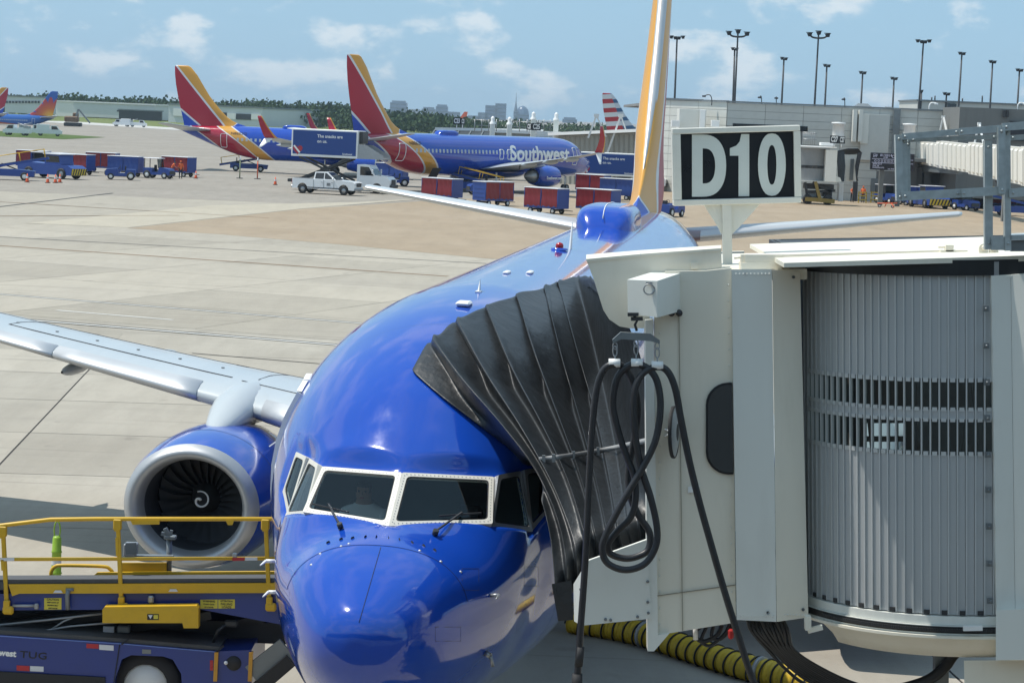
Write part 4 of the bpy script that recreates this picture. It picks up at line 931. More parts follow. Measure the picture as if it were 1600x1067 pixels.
# room behind the curtain: floor, ceiling and a far wall with slots open to the daylight
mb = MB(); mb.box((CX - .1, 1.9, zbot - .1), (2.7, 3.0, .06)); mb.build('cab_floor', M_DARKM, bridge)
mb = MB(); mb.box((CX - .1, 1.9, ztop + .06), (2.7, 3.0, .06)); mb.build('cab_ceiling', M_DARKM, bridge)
fy = 3.2; fw = MB(); xs0 = [bq(x, 690, fy).x for x in (1215, 1640)]; zt_, zb_ = ztop + .1, zbot - .1
slots = []
for r_, (y0, y1) in enumerate(((636, 645), (661, 681), (690, 706))):
    for c_ in range(5):
        x0 = 1352 + c_ * 13; slots.append((bq(x0, y0, fy), bq(x0 + 8, y1, fy)))
xl = sorted({s[0].x for s in slots} | {s[1].x for s in slots}); 
zs = sorted({round(s[0].z, 4) for s in slots} | {round(s[1].z, 4) for s in slots})
X = [xs0[0]] + xl + [xs0[1]]
Z = [zb_] + zs + [zt_]
for i in range(len(X) - 1):
    for j in range(len(Z) - 1):
        cx, cz = (X[i] + X[i + 1]) / 2, (Z[j] + Z[j + 1]) / 2
        if any(s[0].x < cx < s[1].x and s[1].z < cz < s[0].z for s in slots): continue
        fw.add([(X[i], fy, Z[j]), (X[i + 1], fy, Z[j]), (X[i + 1], fy, Z[j + 1]), (X[i], fy, Z[j + 1])], [[0, 1, 2, 3]])
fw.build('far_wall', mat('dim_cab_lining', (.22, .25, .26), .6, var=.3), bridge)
mb = MB()
for t in range(7): x = lerp(xs0[0] + .3, xs0[1] - .3, t / 6); mb.bar((x, fy - .25, zb_), (x + .25 * math.sin(t * 2.1), fy - .25, zw[0] + .1), .03, .03)
mb.bar((xs0[0], fy - .3, zw[2]), (xs0[1], fy - .3, zw[2] + .05), .04, .04); mb.build('cab_inner_frame', M_STEEL, bridge)
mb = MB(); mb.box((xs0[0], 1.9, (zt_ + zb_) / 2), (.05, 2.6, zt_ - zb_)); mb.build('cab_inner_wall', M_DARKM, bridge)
# tunnel end frame right of the curtain
px_r = 1760
mb = MB(); slab(mb, [(1549, 431, -.66), (1579, 429, -.66), (1586, 952, -.66), (1557, 961, -.66)], .10); mb.build('frame_post', M_BWHITE, bridge)
mb = MB(); slab(mb, [(1579.5, 429, -.66), (px_r, 424, -1.15), (px_r, 944, -1.15), (1586.5, 952, -.66)], .10); mb.build('frame_panel', M_BWHITE, bridge)
for py in (482, 540, 597, 653, 710, 765, 822, 880, 938): p = bq(lerp(1540, 1547, (py - 480) / 460), py, -.672); bt = MB(); bt.box(p, (.048, .03, .05)); bt.lathe([(-.03, .012), (-.02, .012)], p, 'y', 6, cap=True); bt.build('bolt_plate', M_STEEL, bridge)
mb = MB(); hexa(mb, [(1556, 953, -.74), (px_r, 944, -.82), (px_r, 1028, -.82), (1556, 1031, -.74)], [(1556, 953, .3), (px_r, 944, .3), (px_r, 1028, .3), (1556, 1031, .3)]); mb.build('tunnel_sill', M_BWHITE, bridge)
mb = MB(); hexa(mb, [(1506, 1031.5, -.5), (px_r, 1029, -.6), (px_r, 1120, -.6), (1508, 1120, -.5)], [(1506, 1031.5, .6), (px_r, 1029, .6), (px_r, 1120, .6), (1508, 1120, .6)]); mb.build('undercarriage_box', M_CREAM, bridge)
mb = MB(); p = bq(1470, 1020, .4); mb.box((p.x, .4, p.z / 2 + .05), (.12, .12, p.z)); mb.build('support_leg', M_STEEL, bridge)
mb = MB(); p = bq(1400, 1030, .9); mb.box((p.x + 2.6, .5, .55), (.5, 2.2, .5), None, .05); mb.build('bogie_beam', M_STEEL, bridge)
t = MB(); h = MB()
for d in (-.9, .9): wheel(t, h, (p.x + 2.6, .5 + d, .5), .5, .35)
bg = t.build('tyre', M_BLACK, bridge); h.build('wheel_rim', M_WHITE, bridge)
# tunnel running up to the terminal, out of the picture at right
mb = MB(); zf = bq(1600, 950, -.6).z; zr = bq(1600, 428, -.6).z; mb.box((CX + 9.4, 1.3, (zf + zr) / 2), (16, 3.1, zr - zf)); mb.build('tunnel', M_BWHITE, bridge)
# roof rail, actuators, lugs
def pbox(mb, x0, y0, x1, y1, by, t): return slab(mb, [(x0, y0, by), (x1, y0, by), (x1, y1, by), (x0, y1, by)], t)
mb = MB(); pbox(mb, 1164, 398, 1222, 412, .2, .18); pbox(mb, 1158, 411, 1222, 421, .18, .22); pbox(mb, 1158, 398, 1164, 412, .22, .1); mb.tube([bq(1147, 403, .25), bq(1160, 402, .25)], .012, 6); mb.build('gear_motor', M_CREAM, bridge)
mb = MB(); slab(mb, [(1222, 398, .25), (1472, 391, .25), (1472, 396, .25), (1222, 405, .25)], .04); slab(mb, [(1222, 406, .1), (1560, 397, .1), (1560, 402, .1), (1222, 413, .1)], .05); mb.build('roof_rail', M_CREAM, bridge)
mb = MB(); slab(mb, [(1225, 411, -.55), (1650, 398, -.65), (1650, 407, -.65), (1225, 418, -.55)], 3.0); mb.build('tunnel_roof_edge', M_CREAM, bridge)
mb = MB(); pbox(mb, 1470, 391, 1512, 398, .15, .1); pbox(mb, 1478, 383, 1490, 393, .15, .08); mb.tube([bq(1466, 386, .2), bq(1490, 385, .2)], .012, 6); mb.build('limit_switch', M_CREAM, bridge)
for x, y in ((1537, 384), (1553, 385)):
    mb = MB(); slab(mb, [(x - 7, y + 14, -.1), (x + 7, y + 14, -.1)] + [(x + 7 * math.cos(a), y + 3 - 6 * math.sin(a), -.1) for a in [math.pi * i / 8 for i in range(9)]], .04); mb.lathe([(-.012, .022), (-.004, .022)], bq(x, y + 3, -.1), 'y', 10, cap=True); mb.build('lifting_lug', M_CREAM, bridge)
mb = MB(); slab(mb, [(1562, 410, -.5), (1600, 408, -.5), (1606, 429, -.5), (1575, 431, -.5)], .05); slab(mb, [(1570, 431, -.66), (1660, 427, -.72), (1660, 431, -.72), (1570, 435, -.66)], .3); mb.build('roof_gutter', M_BWHITE, bridge)
# ------------------------------------------------------------------ canopy bellows
RDG = [
 [(644, 581), (700, 628), (762, 676), (806, 712), (838, 760), (858, 830), (866, 905), (874, 968)],
 [(676, 530), (722, 592), (785, 665), (838, 735), (872, 815), (884, 880), (886, 940)],
 [(714, 501), (757, 580), (812, 665), (862, 755), (893, 835), (901, 880), (903, 915)],
 [(760, 480), (797, 570), (845, 660), (887, 750), (913, 835), (920, 872), (922, 885)],
 [(807, 462), (838, 560), (876, 660), (910, 755), (931, 840), (938, 868), (939, 880)],
 [(850, 450), (878, 560), (907, 660), (932, 755), (948, 830), (955, 862), (956, 873)],
 [(872, 443), (905, 560), (933, 660), (953, 755), (966, 830), (972, 858), (973, 868)],
 [(904, 436), (935, 560), (957, 660), (973, 755), (983, 830), (988, 852), (989, 862)],
 [(923, 437), (962, 560), (983, 660), (993, 755), (1000, 830), (1003, 847), (1004, 858)],
 [(962, 470), (1000, 560), (1010, 660), (1012, 755), (1014, 830), (1016, 845), (1017, 856)]]
def fus_depth(px, py):
    P, n = on_fus(px, py)
    return None if P is None else (BMI @ (PM @ P)).y
NV = 34; cols = []
for k, rd in enumerate(RDG):
    pts = smooth_path([(x, y, 0) for x, y in rd], 8); L = [0]
    for i in range(1, len(pts)): L.append(L[-1] + (pts[i] - pts[i - 1]).length)
    d0 = fus_depth(rd[0][0], rd[0][1] + 4) or 4.2; d1 = lerp(.36, .42, k / 9); col = []
    st_off = .05 if k == 0 else .34; d0 = lerp(d0 - st_off, .8, max(0, (k - 6.5) / 2.5) ** 1.2) if k > 6 else d0 - st_off
    if k == 9: d0 = .6
    for j in range(NV):
        s = L[-1] * j / (NV - 1); i = max(q for q in range(len(L)) if L[q] <= s + 1e-6); i = min(i, len(L) - 2); f = (s - L[i]) / max(1e-6, L[i + 1] - L[i]); p = pts[i].lerp(pts[i + 1], f); u = j / (NV - 1)
        by = lerp(d0, d1, min(1, u * 1.12) ** .85) - .18 * math.sin(math.pi * min(1, u * 1.05)) * (1 if k < 9 else 0)
        fd = fus_depth(p.x, p.y)
        if fd is not None: by = min(by, fd - lerp(.34, .12, u)) if k else min(by if u > .55 else 9, fd - .035)
        col.append(bq(p.x, p.y, by))
    cols.append(col)
prof = [(0, 0), (.05, .02), (.12, .10), (.32, .34), (.6, .70), (.82, 1.0), (.92, .86), (.97, .3)]
grid = []; back = []
for k in range(len(cols) - 1):
    wd = [(cols[k][j] - cols[k + 1][j]).length for j in range(NV)]
    for t, d in prof:
        c = []
        for j in range(NV):
            p = cols[k][j].lerp(cols[k + 1][j], t); away = (p - _bo).normalized(); u = j / (NV - 1)
            dep = d * min(.36, .8 * wd[j]) * (1 if k < 6 else .6) * (1 - .3 * u); w_ = noise.noise(Vector((k * 3.1 + t * 2.0, u * 7, 1.3))) * .035 * math.sin(math.pi * min(1, .15 + u))
            sag = Vector((0, 0, -.24 * d * (1 - u) ** 3 * min(1, wd[j] / .25) * (1 if k < 5 else .35 if k < 6 else .0)))
            q = p + away * (dep + w_) + sag; c.append(q)
        grid.append(c)
grid.append(cols[-1])
# keep the cloth outside the skin
MBP = PMI @ BM; MPB = MBP.inverted()
for c in grid:
    for j in range(NV):
        P = MBP @ c[j]; loc_, nrm, idx, dist = FUS_BVH.find_nearest(P)
        if loc_ is not None and (P - loc_).dot(nrm) < .03: c[j] = MPB @ (loc_ + nrm * .03)
rows = list(zip(*grid))
top = rows[0]; b1 = []; b2 = []; b3 = []
NT = len(top)
for i, p in enumerate(top):
    k = i / (NT - 1); base = cols[int(i // len(prof))][0] if i // len(prof) < len(cols) else cols[-1][0]
    a = cols[min(i // len(prof), 8)][0]; b = cols[min(i // len(prof) + 1, 9)][0]; t = (i % len(prof)) / len(prof); q = a.lerp(b, t)
    away = (q - _bo).normalized()
    b1.append(p.lerp(q, .25) + away * .14 + Vector((0, 0, .035))); b2.append(p.lerp(q, .45) + away * .36 + Vector((0, 0, .045 + .025 * math.sin(i * 1.7)))); b3.append(p.lerp(q, .45) + away * .46 - Vector((0, 0, .10)))
rows = [b3, b2, b1] + rows
mb = MB(); mb.grid([list(r) for r in rows], True); can = mb.build('canopy', M_FAB, bridge)
mo = can.modifiers.new('thickness', 'SOLIDIFY'); mo.thickness = .012; mo.offset = -1
mo = can.modifiers.new('smooth', 'SUBSURF'); mo.levels = 1; mo.render_levels = 1
mb = MB(); hexa(mb, [(862, 912, .36), (893, 906, .30), (896, 968, .30), (872, 970, .36)], [(862, 912, .6), (893, 906, .6), (896, 966, .6), (872, 968, .6)]); mb.build('canopy_foot', M_FAB, bridge)
# grey strap with buckles
st = MB(); sp = []
def cloth_at(px, py):
    best = None; o = _bo; d = (BM3 @ ray(px, py)).normalized(); return best
CB = BVHTree.FromPolygons([v.co[:] for v in can.data.vertices], [p.vertices[:] for p in can.data.polygons])
for i in range(23):
    t = i / 22; px = lerp(842, 1011, t); py = lerp(718, 688, t) + 3 * math.sin(math.pi * t)
    d = (BM3 @ ray(px, py)).normalized(); h = CB.ray_cast(_bo, d); sp.append((h[0] - d * .03) if h[0] is not None else bq(px, py, .6))
for it in range(3): sp = [sp[0]] + [min((sp[i - 1] + sp[i + 1]) / 2, sp[i], key=lambda v: v.y) for i in range(1, len(sp) - 1)] + [sp[-1]]
wv = Vector((0, 0, .024))
st.grid([[p + wv for p in sp], [p - wv for p in sp]], True); sb = st.build('strap', mat('grey_webbing', (.30, .31, .32), .6, var=.15), bridge)
mo = sb.modifiers.new('thickness', 'SOLIDIFY'); mo.thickness = .006
for i in (1, 3, 7, 12, 17): bk = MB(); bk.box(sp[i] + Vector((0, -.012, 0)), (.03, .02, .075)); bk.build('buckle', M_GREYM, sb)
# hanging control cables below the cab
for i in range(11):
    px = 1168 + i * 5.2; k = i * 3.1 + (i % 3) * 3; c_ = MB()
    c_.tube(smooth_path([bq(px, 962, .25 + .03 * (i % 4)), bq(px + 6 + i * .5, 985, .25), bq(1200 + k * 1.2, 1015, .35), bq(1228 + k * 1.7, 1045, .5), bq(1262 + k * 2.4, 1070, .7), bq(1330 + k * 3, 1092, 1.0)], 5), .017, 6); c_.build('control_cable', M_CABLE, bridge)
for pts, r in (([(1095, 978), (1085, 990), (1098, 1002), (1120, 992), (1128, 976)], .02), ([(1105, 976), (1096, 1000), (1110, 1008), (1132, 990), (1140, 974)], .016), ([(1115, 976), (1112, 995), (1126, 998), (1140, 985), (1146, 972)], .016)):
    c_ = MB(); c_.tube(smooth_path([bq(x, y, .4) for x, y in pts], 6), r, 6); c_.build('cable_loop', M_CABLE, bridge)
c_ = MB(); c_.tube(smooth_path([bq(x, y, .3) for x, y in ((1560, 1000), (1500, 1015), (1476, 1042), (1450, 1062), (1410, 1075), (1380, 1079))], 6), .05, 8); c_.build('drain_hose', M_CABLE, bridge)
mb = MB(); a = bq(1262, 972, -.2); mb.box(a, (.05, .1, .12)); mb.bar(bq(1262, 985, -.2), bq(1285, 979, -.2), .05, .04); mb.build('cable_bracket', M_CREAM, bridge)
mb = MB(); mb.tube([bq(1086, 975, .35), bq(1087, 999, .35)], .022, 8); mb.build('drain_stub', M_WHITE, bridge)
mb = MB(); mb.box(bq(1142, 990, .3), (.05, .05, .09), None, .015); mb.build('red_plug', mat('red_plastic', (.45, .02, .02), .4), bridge)
# ------------------------------------------------------------------ gate sign
sg = thing('gate_sign', 'white framed D10 gate sign on a post above the jet bridge', 'sign', BM @ bq(1137, 418, 1.0), rot=(0, R(-1.6) , 0))
SGI = sg.matrix_basis.inverted() if False else (Matrix.Translation(BM @ bq(1137, 418, 1.0)) @ Matrix.Rotation(R(-3.9), 4, 'Y'))
sg.rotation_euler = (0, R(-3.9), 0); SGI = SGI.inverted(); _so = SGI @ CAMP; S3 = SGI.to_3x3()
def sq(px, py, y=0.0):
    d = S3 @ ray(px, py); return _so + d * ((y - _so.y) / d.y)
a = sq(1050, 201); b = sq(1252, 317); sw, sh = b.x - a.x, a.z - b.z; sx, sz = (a.x + b.x) / 2, (a.z + b.z) / 2
M_SIGNF = mat('cream_sign_frame', (.72, .71, .64), .4, var=.05, dirt=.08)
mb = MB(); th = .16; bw = .075
mb.box((sx, .08, sz + sh / 2 - bw * .35), (sw, th, bw * .7), None, .006); mb.box((sx, .08, sz - sh / 2 + bw * .35), (sw, th, bw * .7), None, .006)
mb.box((sx - sw / 2 + bw / 2, .08, sz), (bw, th - .004, sh - bw * 1.4 - .004)); mb.box((sx + sw / 2 - bw / 2 + .01, .08, sz), (bw * .8, th - .004, sh - bw * 1.4 - .004)); mb.build('sign_frame', M_SIGNF, sg)
mb = MB(); mb.box((sx, .10, sz), (sw - bw, .10, sh - bw)); mb.build('sign_face', mat('black_sign_face', (.012, .014, .018), .3, var=.2), sg)
def glyph(name, outer, inner):
    mb = MB(); n = len(outer)
    P = [sq(x, y) for x, y in outer]
    if inner:
        I = [sq(x, y) for x, y in inner]; vs = [Vector((p.x, .042, p.z)) for p in P + I]; mb.add(vs, [[i, (i + 1) % n, n + (i + 1) % n, n + i] for i in range(n)])
    else: mb.add([Vector((p.x, .042, p.z)) for p in P], [list(range(n))])
    o = mb.build(name, mat('pale_sign_letter', (.62, .66, .62), .45, var=.06, dirt=.05), sg); m = o.modifiers.new('thickness', 'SOLIDIFY'); m.thickness = .008; return o
def zpt(x, y): return (1030 + x / 2.807, 30 + y / 2.807)
def dshape(x0, y0, x1, y1, rx, n=24):
    pts = [(x0, y0)] ; cx = x1 - rx
    for i in range(n + 1): t = -math.pi / 2 + math.pi * i / n; pts.append((cx + rx * max(0, math.cos(t)) ** .75, (y0 + y1) / 2 + (y1 - y0) / 2 * math.copysign(abs(math.sin(t)) ** .9, math.sin(t))))
    return pts + [(x0, y1)]
glyph('letter', [zpt(*p) for p in dshape(145, 507, 295, 780, 108)], [zpt(*p) for p in dshape(192, 568, 247, 722, 50)])
glyph('digit', [zpt(*p) for p in ((397, 778), (350, 778), (350, 600), (312, 600), (312, 567), (340, 556), (355, 538), (362, 505), (397, 505))], None)
def oval(cx, cy, rx, ry, n=32, e=.82): return [(cx + rx * math.copysign(abs(math.cos(t)) ** e, math.cos(t)), cy + ry * math.sin(t)) for t in [2 * math.pi * i / n for i in range(n)]]
glyph('digit', [zpt(*p) for p in oval(496, 639, 61, 137)], [zpt(*p) for p in oval(496, 640, 20, 87)])
mb = MB(); zt_ = sz - sh / 2; pw = .05
pts = [sq(x, y, .06) for x, y in ((1098, 318), (1188, 318), (1158, 352), (1144, 366), (1127, 366), (1120, 352))]
n = len(pts); mb.add([Vector((p.x, .05, p.z)) for p in pts] + [Vector((p.x, .075, p.z)) for p in pts], [list(range(n)), list(range(n, 2 * n))[::-1]] + [[i, i + n, (i + 1) % n + n, (i + 1) % n] for i in range(n)])
mb.build('gusset', M_SIGNF, sg)
mb = MB(); a = sq(1135, 318, .0625); b = sq(1137, 430, .0625); mb.bar((a.x, .0625, a.z), (b.x, .0625, b.z - .1), .082, .082, up=(0, 1, 0)); mb.build('post', M_SIGNF, sg)
# ------------------------------------------------------------------ galvanised frame on the bridge roof
gf = thing('steel_frame', 'galvanised steel frame standing on the bridge roof at the right', 'frame', BM @ bq(1560, 392, -.9), rot=(0, BRT, 0))
gf_inv = (Matrix.Translation(BM @ bq(1560, 392, -.9)) @ Matrix.Rotation(BRT, 4, 'Y')).inverted() @ BM
def gbar(name, x0, y0, x1, y1, wpx, by=-.9, t=.07):
    a, b = gf_inv @ bq(x0, y0, by), gf_inv @ bq(x1, y1, by); w_ = wpx * 1.35 * 19.7 / FPX
    d = (b - a).normalized(); up_ = Vector((0, 1, 0)); r = d.cross(up_).normalized() * w_ / 2; mb = MB(); e = .012
    # an angle section: a face and a flange going back
    for lo, hi, y0_, y1_ in ((-1, 1, 0, e), (-1, -1 + 2 * e / w_, e, t)):
        P = [a + r * lo + Vector((0, y0_, 0)), a + r * hi + Vector((0, y0_, 0)), b + r * hi + Vector((0, y0_, 0)), b + r * lo + Vector((0, y0_, 0))]; Q = [p + Vector((0, y1_ - y0_, 0)) for p in P]
        mb.add(P + Q, [[0, 1, 2, 3], [7, 6, 5, 4], [0, 4, 5, 1], [1, 5, 6, 2], [2, 6, 7, 3], [3, 7, 4, 0]])
    for q in (.06, .94):
        c = a.lerp(b, q); mb.lathe([(-.006, .012), (-.002, .012)], c, 'y', 6, cap=True)
    return mb.build(name, M_GALV, gf)
gbar('post', 1404.5, 211, 1406.5, 314, 8, -.90); gbar('post', 1412.5, 216, 1414, 309, 7, -.86); gbar('post', 1419, 221, 1419.5, 303, 5, -.80)
gbar('top_rail', 1409, 214, 1500, 206, 7, -.915); gbar('top_rail', 1499, 206, 1566, 201, 8, -.93); gbar('top_rail', 1566, 199, 1680, 190, 9, -.945)
gbar('inner_rail', 1419, 219, 1562, 214, 5, -.82); gbar('inner_rail', 1577, 216, 1680, 209, 6, -.82)
gbar('bottom_rail', 1409, 307, 1502, 302, 10, -.915); gbar('bottom_rail', 1502.5, 302, 1569, 298, 10, -.93); gbar('bottom_rail', 1577, 302, 1680, 294, 10, -.93)
gbar('post', 1544.5, 220, 1545.5, 390, 9, -.86); gbar('post', 1565, 199, 1566, 303, 8, -.96); gbar('post', 1574, 197, 1575.5, 392, 7, -.90)
mb = MB(); mb.v = []; P = [gf_inv @ bq(x, y, -.88) for x, y in ((1549, 370), (1571, 370), (1571, 391), (1549, 391))]; Q = [p + Vector((0, .012, 0)) for p in P]; mb.add(P + Q, [[0, 1, 2, 3], [7, 6, 5, 4], [0, 4, 5, 1], [1, 5, 6, 2], [2, 6, 7, 3], [3, 7, 4, 0]]); mb.build('base_plate', M_GALV, gf)
mb = MB(); P = [gf_inv @ bq(x, y, -.9) for x, y in ((1579, 368), (1680, 364), (1680, 374), (1579, 375))]; Q = [p + Vector((0, .3, 0)) for p in P]; mb.add(P + Q, [[0, 1, 2, 3], [7, 6, 5, 4], [0, 4, 5, 1], [1, 5, 6, 2], [2, 6, 7, 3], [3, 7, 4, 0]]); mb.build('step_edge', M_GALV, gf)
mb = MB(); P = [gf_inv @ bq(x, y, -.85) for x, y in ((1579, 376), (1680, 373), (1680, 393), (1579, 393))]; Q = [p + Vector((0, .02, 0)) for p in P]; mb.add(P + Q, [[0, 1, 2, 3], [7, 6, 5, 4], [0, 4, 5, 1], [1, 5, 6, 2], [2, 6, 7, 3], [3, 7, 4, 0]]); mb.build('kick_plate', M_STEEL, gf)
# ------------------------------------------------------------------ hanging power cable and its spreader
sp_ = thing('cable_spreader', 'grey steel spreader bar hanging from the hoist hook with three snap links', 'spreader bar', BM @ bq(995, 520, -.3), rot=(0, BRT, 0))
spi = (Matrix.Translation(BM @ bq(995, 520, -.3)) @ Matrix.Rotation(BRT, 4, 'Y')).inverted() @ BM
mb = MB(); P = [spi @ bq(x, y, -.32) for x, y in ((957, 531), (970, 519), (1017, 522), (1031, 532), (1031, 537), (1016, 533), (971, 530), (958, 536))]; n = 8; mb.add(P + [p + Vector((0, .05, 0)) for p in P], [list(range(n)), list(range(n, 2 * n))[::-1]] + [[i, i + n, (i + 1) % n + n, (i + 1) % n] for i in range(n)]); mb.build('bar', M_STEEL, sp_)
for x, y0, y1 in ((961, 535, 562), (994, 531, 562), (1027, 535, 567)):
    mb = MB(); a, b = spi @ bq(x, y0, -.3), spi @ bq(x, y1, -.3); m_ = (a + b) / 2
    mb.tube([a + Vector((.018 * math.sin(q), 0, -.03 + .03 * math.cos(q))) for q in [2 * math.pi * i / 12 for i in range(13)]], .005, 5); mb.tube([m_ + Vector((.018 * math.sin(q), 0, .045 * math.cos(q))) for q in [2 * math.pi * i / 12 for i in range(13)]], .006, 5); mb.tube([m_ - Vector((0, 0, .045)), b], .006, 5); mb.build('snap_link', M_GREYM, sp_)
pc = thing('power_cable', 'thick black ground power cable looped over three hangers in front of the canopy', 'cable', BM @ bq(995, 568, -.3), rot=(0, BRT, 0))
pci = (Matrix.Translation(BM @ bq(995, 568, -.3)) @ Matrix.Rotation(BRT, 4, 'Y')).inverted() @ BM
path = [(902, 1062, 0), (904, 1030, 0), (908, 970, 0), (913, 900, 0), (917, 830, 0), (921, 740, 0), (926, 660, 0), (933, 605, 0), (944, 577, 0), (960, 569, 0), (976, 575, 1), (990, 600, 1), (996, 640, 1.6), (990, 690, 1.8), (982, 735, 1.8), (985, 775, 1.6), (998, 805, 1.4), (1015, 832, 1.2), (1013, 858, 1), (996, 869, .8), (975, 872, .6), (953, 864, .4), (951, 848, .2), (966, 828, 0), (985, 808, -.2), (993, 780, -.2), (991, 745, 0), (980, 715, .2), (968, 680, .3), (958, 635, .3), (963, 595, .2), (977, 575, .1), (995, 569, 0), (1014, 577, 0), (1027, 597, 0), (1032, 635, -.2), (1025, 685, -.5), (1006, 727, -.7), (975, 780, -.9), (948, 832, -1), (941, 858, -1), (950, 880, -1), (978, 890, -1), (1008, 880, -.8), (1025, 852, -.6), (1026, 820, -.4), (1016, 775, -.4), (1003, 735, -.4), (994, 690, -.5), (990, 640, -.5), (993, 605, -.4), (1006, 582, -.2), (1027, 573, 0), (1043, 580, 0), (1055, 607, 0), (1064, 655, 0), (1077, 720, 0), (1093, 785, 0), (1111, 850, 0), (1131, 920, 0), (1151, 985, .1), (1172, 1050, .2), (1190, 1100, .4)]
mb = MB(); mb.tube(smooth_path([pci @ bq(x, y, -.3 + d * .09) for x, y, d in path], 6), .030, 10); mb.build('cable', M_CABLE, pc)
mb = MB(); mb.tube([pci @ bq(902, 1052, -.3), pci @ bq(901, 1085, -.3)], [.045, .05], 10); mb.tube([pci @ bq(907, 1010, -.3), pci @ bq(904, 1040, -.3)], .036, 10); mb.build('plug', M_BLACK, pc)
for x, y in ((960, 567), (995, 567), (1027, 571)): mb = MB(); a = pci @ bq(x - 9, y, -.3); b = pci @ bq(x + 9, y, -.3); mb.tube([a, b], .037, 10); mb.build('cable_clamp', M_WHITE, pc)
# ------------------------------------------------------------------ yellow air duct hose on the apron
hs = thing('air_duct_hose', 'fat yellow air hose with black spiral ribs lying on the apron under the bridge', 'hose', gp(1056, 1010))
ho = gp(1056, 1010); hp = [gp(x, y + 16) + Vector((0, 0, .17)) - ho for x, y in ((890, 972), (938, 979), (980, 987), (1022, 998), (1060, 1011), (1114, 1029), (1168, 1046), (1230, 1061), (1300, 1082), (1380, 1110))]
hp = smooth_path(hp, 10); seg = []; 
for i in range(len(hp) - 1):
    for t in range(3): seg.append(hp[i].lerp(hp[i + 1], t / 3))
mb = MB(); mb.tube(seg, [.165 + .012 * math.sin(i * 1.57) for i in range(len(seg))], 16); mb.build('duct', mat('yellow_duct_fabric', (.62, .42, .03), .6, var=.18, scale=6, dirt=.25, dcol=(.2, .15, .05)), hs)
acc = 0; rp = []; sr = MB(); ph = 0
for i in range(1, len(seg)):
    t = (seg[i] - seg[i - 1]); ph += t.length / .20 * 2 * math.pi; n_ = t.cross(Vector((0, 0, 1))).normalized(); b_ = n_.cross(t).normalized()
    st_ = 6
    for q in range(st_):
        f = q / st_; a_ = ph - (1 - f) * t.length / .20 * 2 * math.pi; rp.append(seg[i - 1].lerp(seg[i], f) + (n_ * math.cos(a_) + b_ * math.sin(a_)) * .180)
sr.tube(rp, .014, 5); sr.build('spiral_rib', M_BLACK, hs)
for i in (int(len(seg) * .29), int(len(seg) * .70)):
    mb = MB(); mb.tube(seg[i:i + 3], .195, 16); mb.build('hose_band', mat('grey_tape', (.35, .36, .37), .5, var=.15), hs)
# ------------------------------------------------------------------ belt loader at the forward hold
LO = Vector((-5.2, 28.4, 0))
ld = thing('belt_loader', 'blue belt loader with yellow guard rails at the bottom left beside the airliner', 'belt loader', LO)
def lq(px, py, y): return at(px, py, y) - LO
M_YEL = mat('yellow_rail_paint', (.60, .36, .015), .4, var=.12, scale=3, dirt=.18, dcol=(.22, .15, .05))
M_LBLUE = mat('blue_equipment_paint', (.013, .035, .20), .35, var=.12, scale=1.5, dirt=.12, dcol=(.04, .06, .13), coat=.2)
M_BELT = mat('grey_rubber_belt', (.07, .07, .072), .8, var=.2, dirt=.2, dcol=(.16, .15, .14))
M_REDR = mat('red_reflector', (.42, .02, .03), .3); M_WHR = mat('white_reflector', (.62, .63, .65), .3); M_ORG = mat('amber_post_paint', (.55, .27, .03), .45, dirt=.2)
M_STK = mat('yellow_sticker', (.62, .52, .06), .5, var=.06)
YF, YB = 28.0, 29.25
def lslab(name, pts, y, t, m_, parent=None):
    P = [lq(x, y_, y) for x, y_ in pts]; n = len(P); mb = MB(); mb.add(P + [p + Vector((0, t, 0)) for p in P], [list(range(n)), list(range(n, 2 * n))[::-1]] + [[i, i + n, (i + 1) % n + n, (i + 1) % n] for i in range(n)]); return mb.build(name, m_, parent or ld)
# guard rails, near side
rl = MB(); rl.tube([lq(-120, 846, YF), lq(0, 821, YF), lq(79, 811.5, YF), lq(150, 810.5, YF), lq(429, 810.5, YF), lq(433, 815, YF), lq(436, 850, YF + .1)], .026, 8); rl.build('guard_rail', M_YEL, ld)
rl = MB(); rl.tube([lq(-120, 876, YF), lq(0, 873.5, YF), lq(430, 872, YF), lq(436, 876, YF + .08)], .022, 8); rl.build('guard_rail', M_YEL, ld)
for x0, y0, x1, y1 in ((4.5, 822, 11, 952), (184, 811, 190, 947), (415, 811, 421, 947)):
    p = MB(); a, b = lq(x0, y0, YF), lq(x1, y1, YF); p.bar(a, b, .045, .05, bev=.006); p.box(a + Vector((0, -.005, -.06)), (.10, .065, .13), None, .012); p.box(a + Vector((0, -.004, -.09)), (.065, .06, .10)); p.box(b + Vector((.02, -.03, .0)), (.13, .06, .10), None, .02); p.box(b + Vector((0, -.02, .07)), (.075, .07, .10), None, .01); p.build('rail_post', M_YEL, ld)
lslab('rail_pad', [(204, 813), (249, 812.5), (249, 819), (207, 819.5)], YF - .035, .03, M_YEL); lslab('rail_pad', [(352, 812), (366, 812), (363, 820), (356, 820)], YF - .035, .03, M_YEL)
lslab('rail_pad', [(180, 840), (184.5, 840), (185.5, 868), (181, 868)], YF - .03, .03, M_YEL); lslab('rail_pad', [(1, 874), (6, 874), (7, 891), (2, 891)], YF - .03, .03, M_YEL)
lslab('reflector', [(363, 871), (382, 870.5), (382, 875.5), (363, 876)], YF - .03, .01, M_REDR); lslab('reflector', [(383, 870.5), (402, 870.5), (402, 875), (383, 875.5)], YF - .03, .01, M_WHR)
lslab('reflector', [(0, 871.5), (22, 871.2), (22, 876), (0, 876.3)], YF - .03, .01, M_WHR)
lk = MB(); lk.box(lq(367, 867, YF - .03), (.06, .04, .05), None, .01); lk.build('latch', M_GREYM, ld)
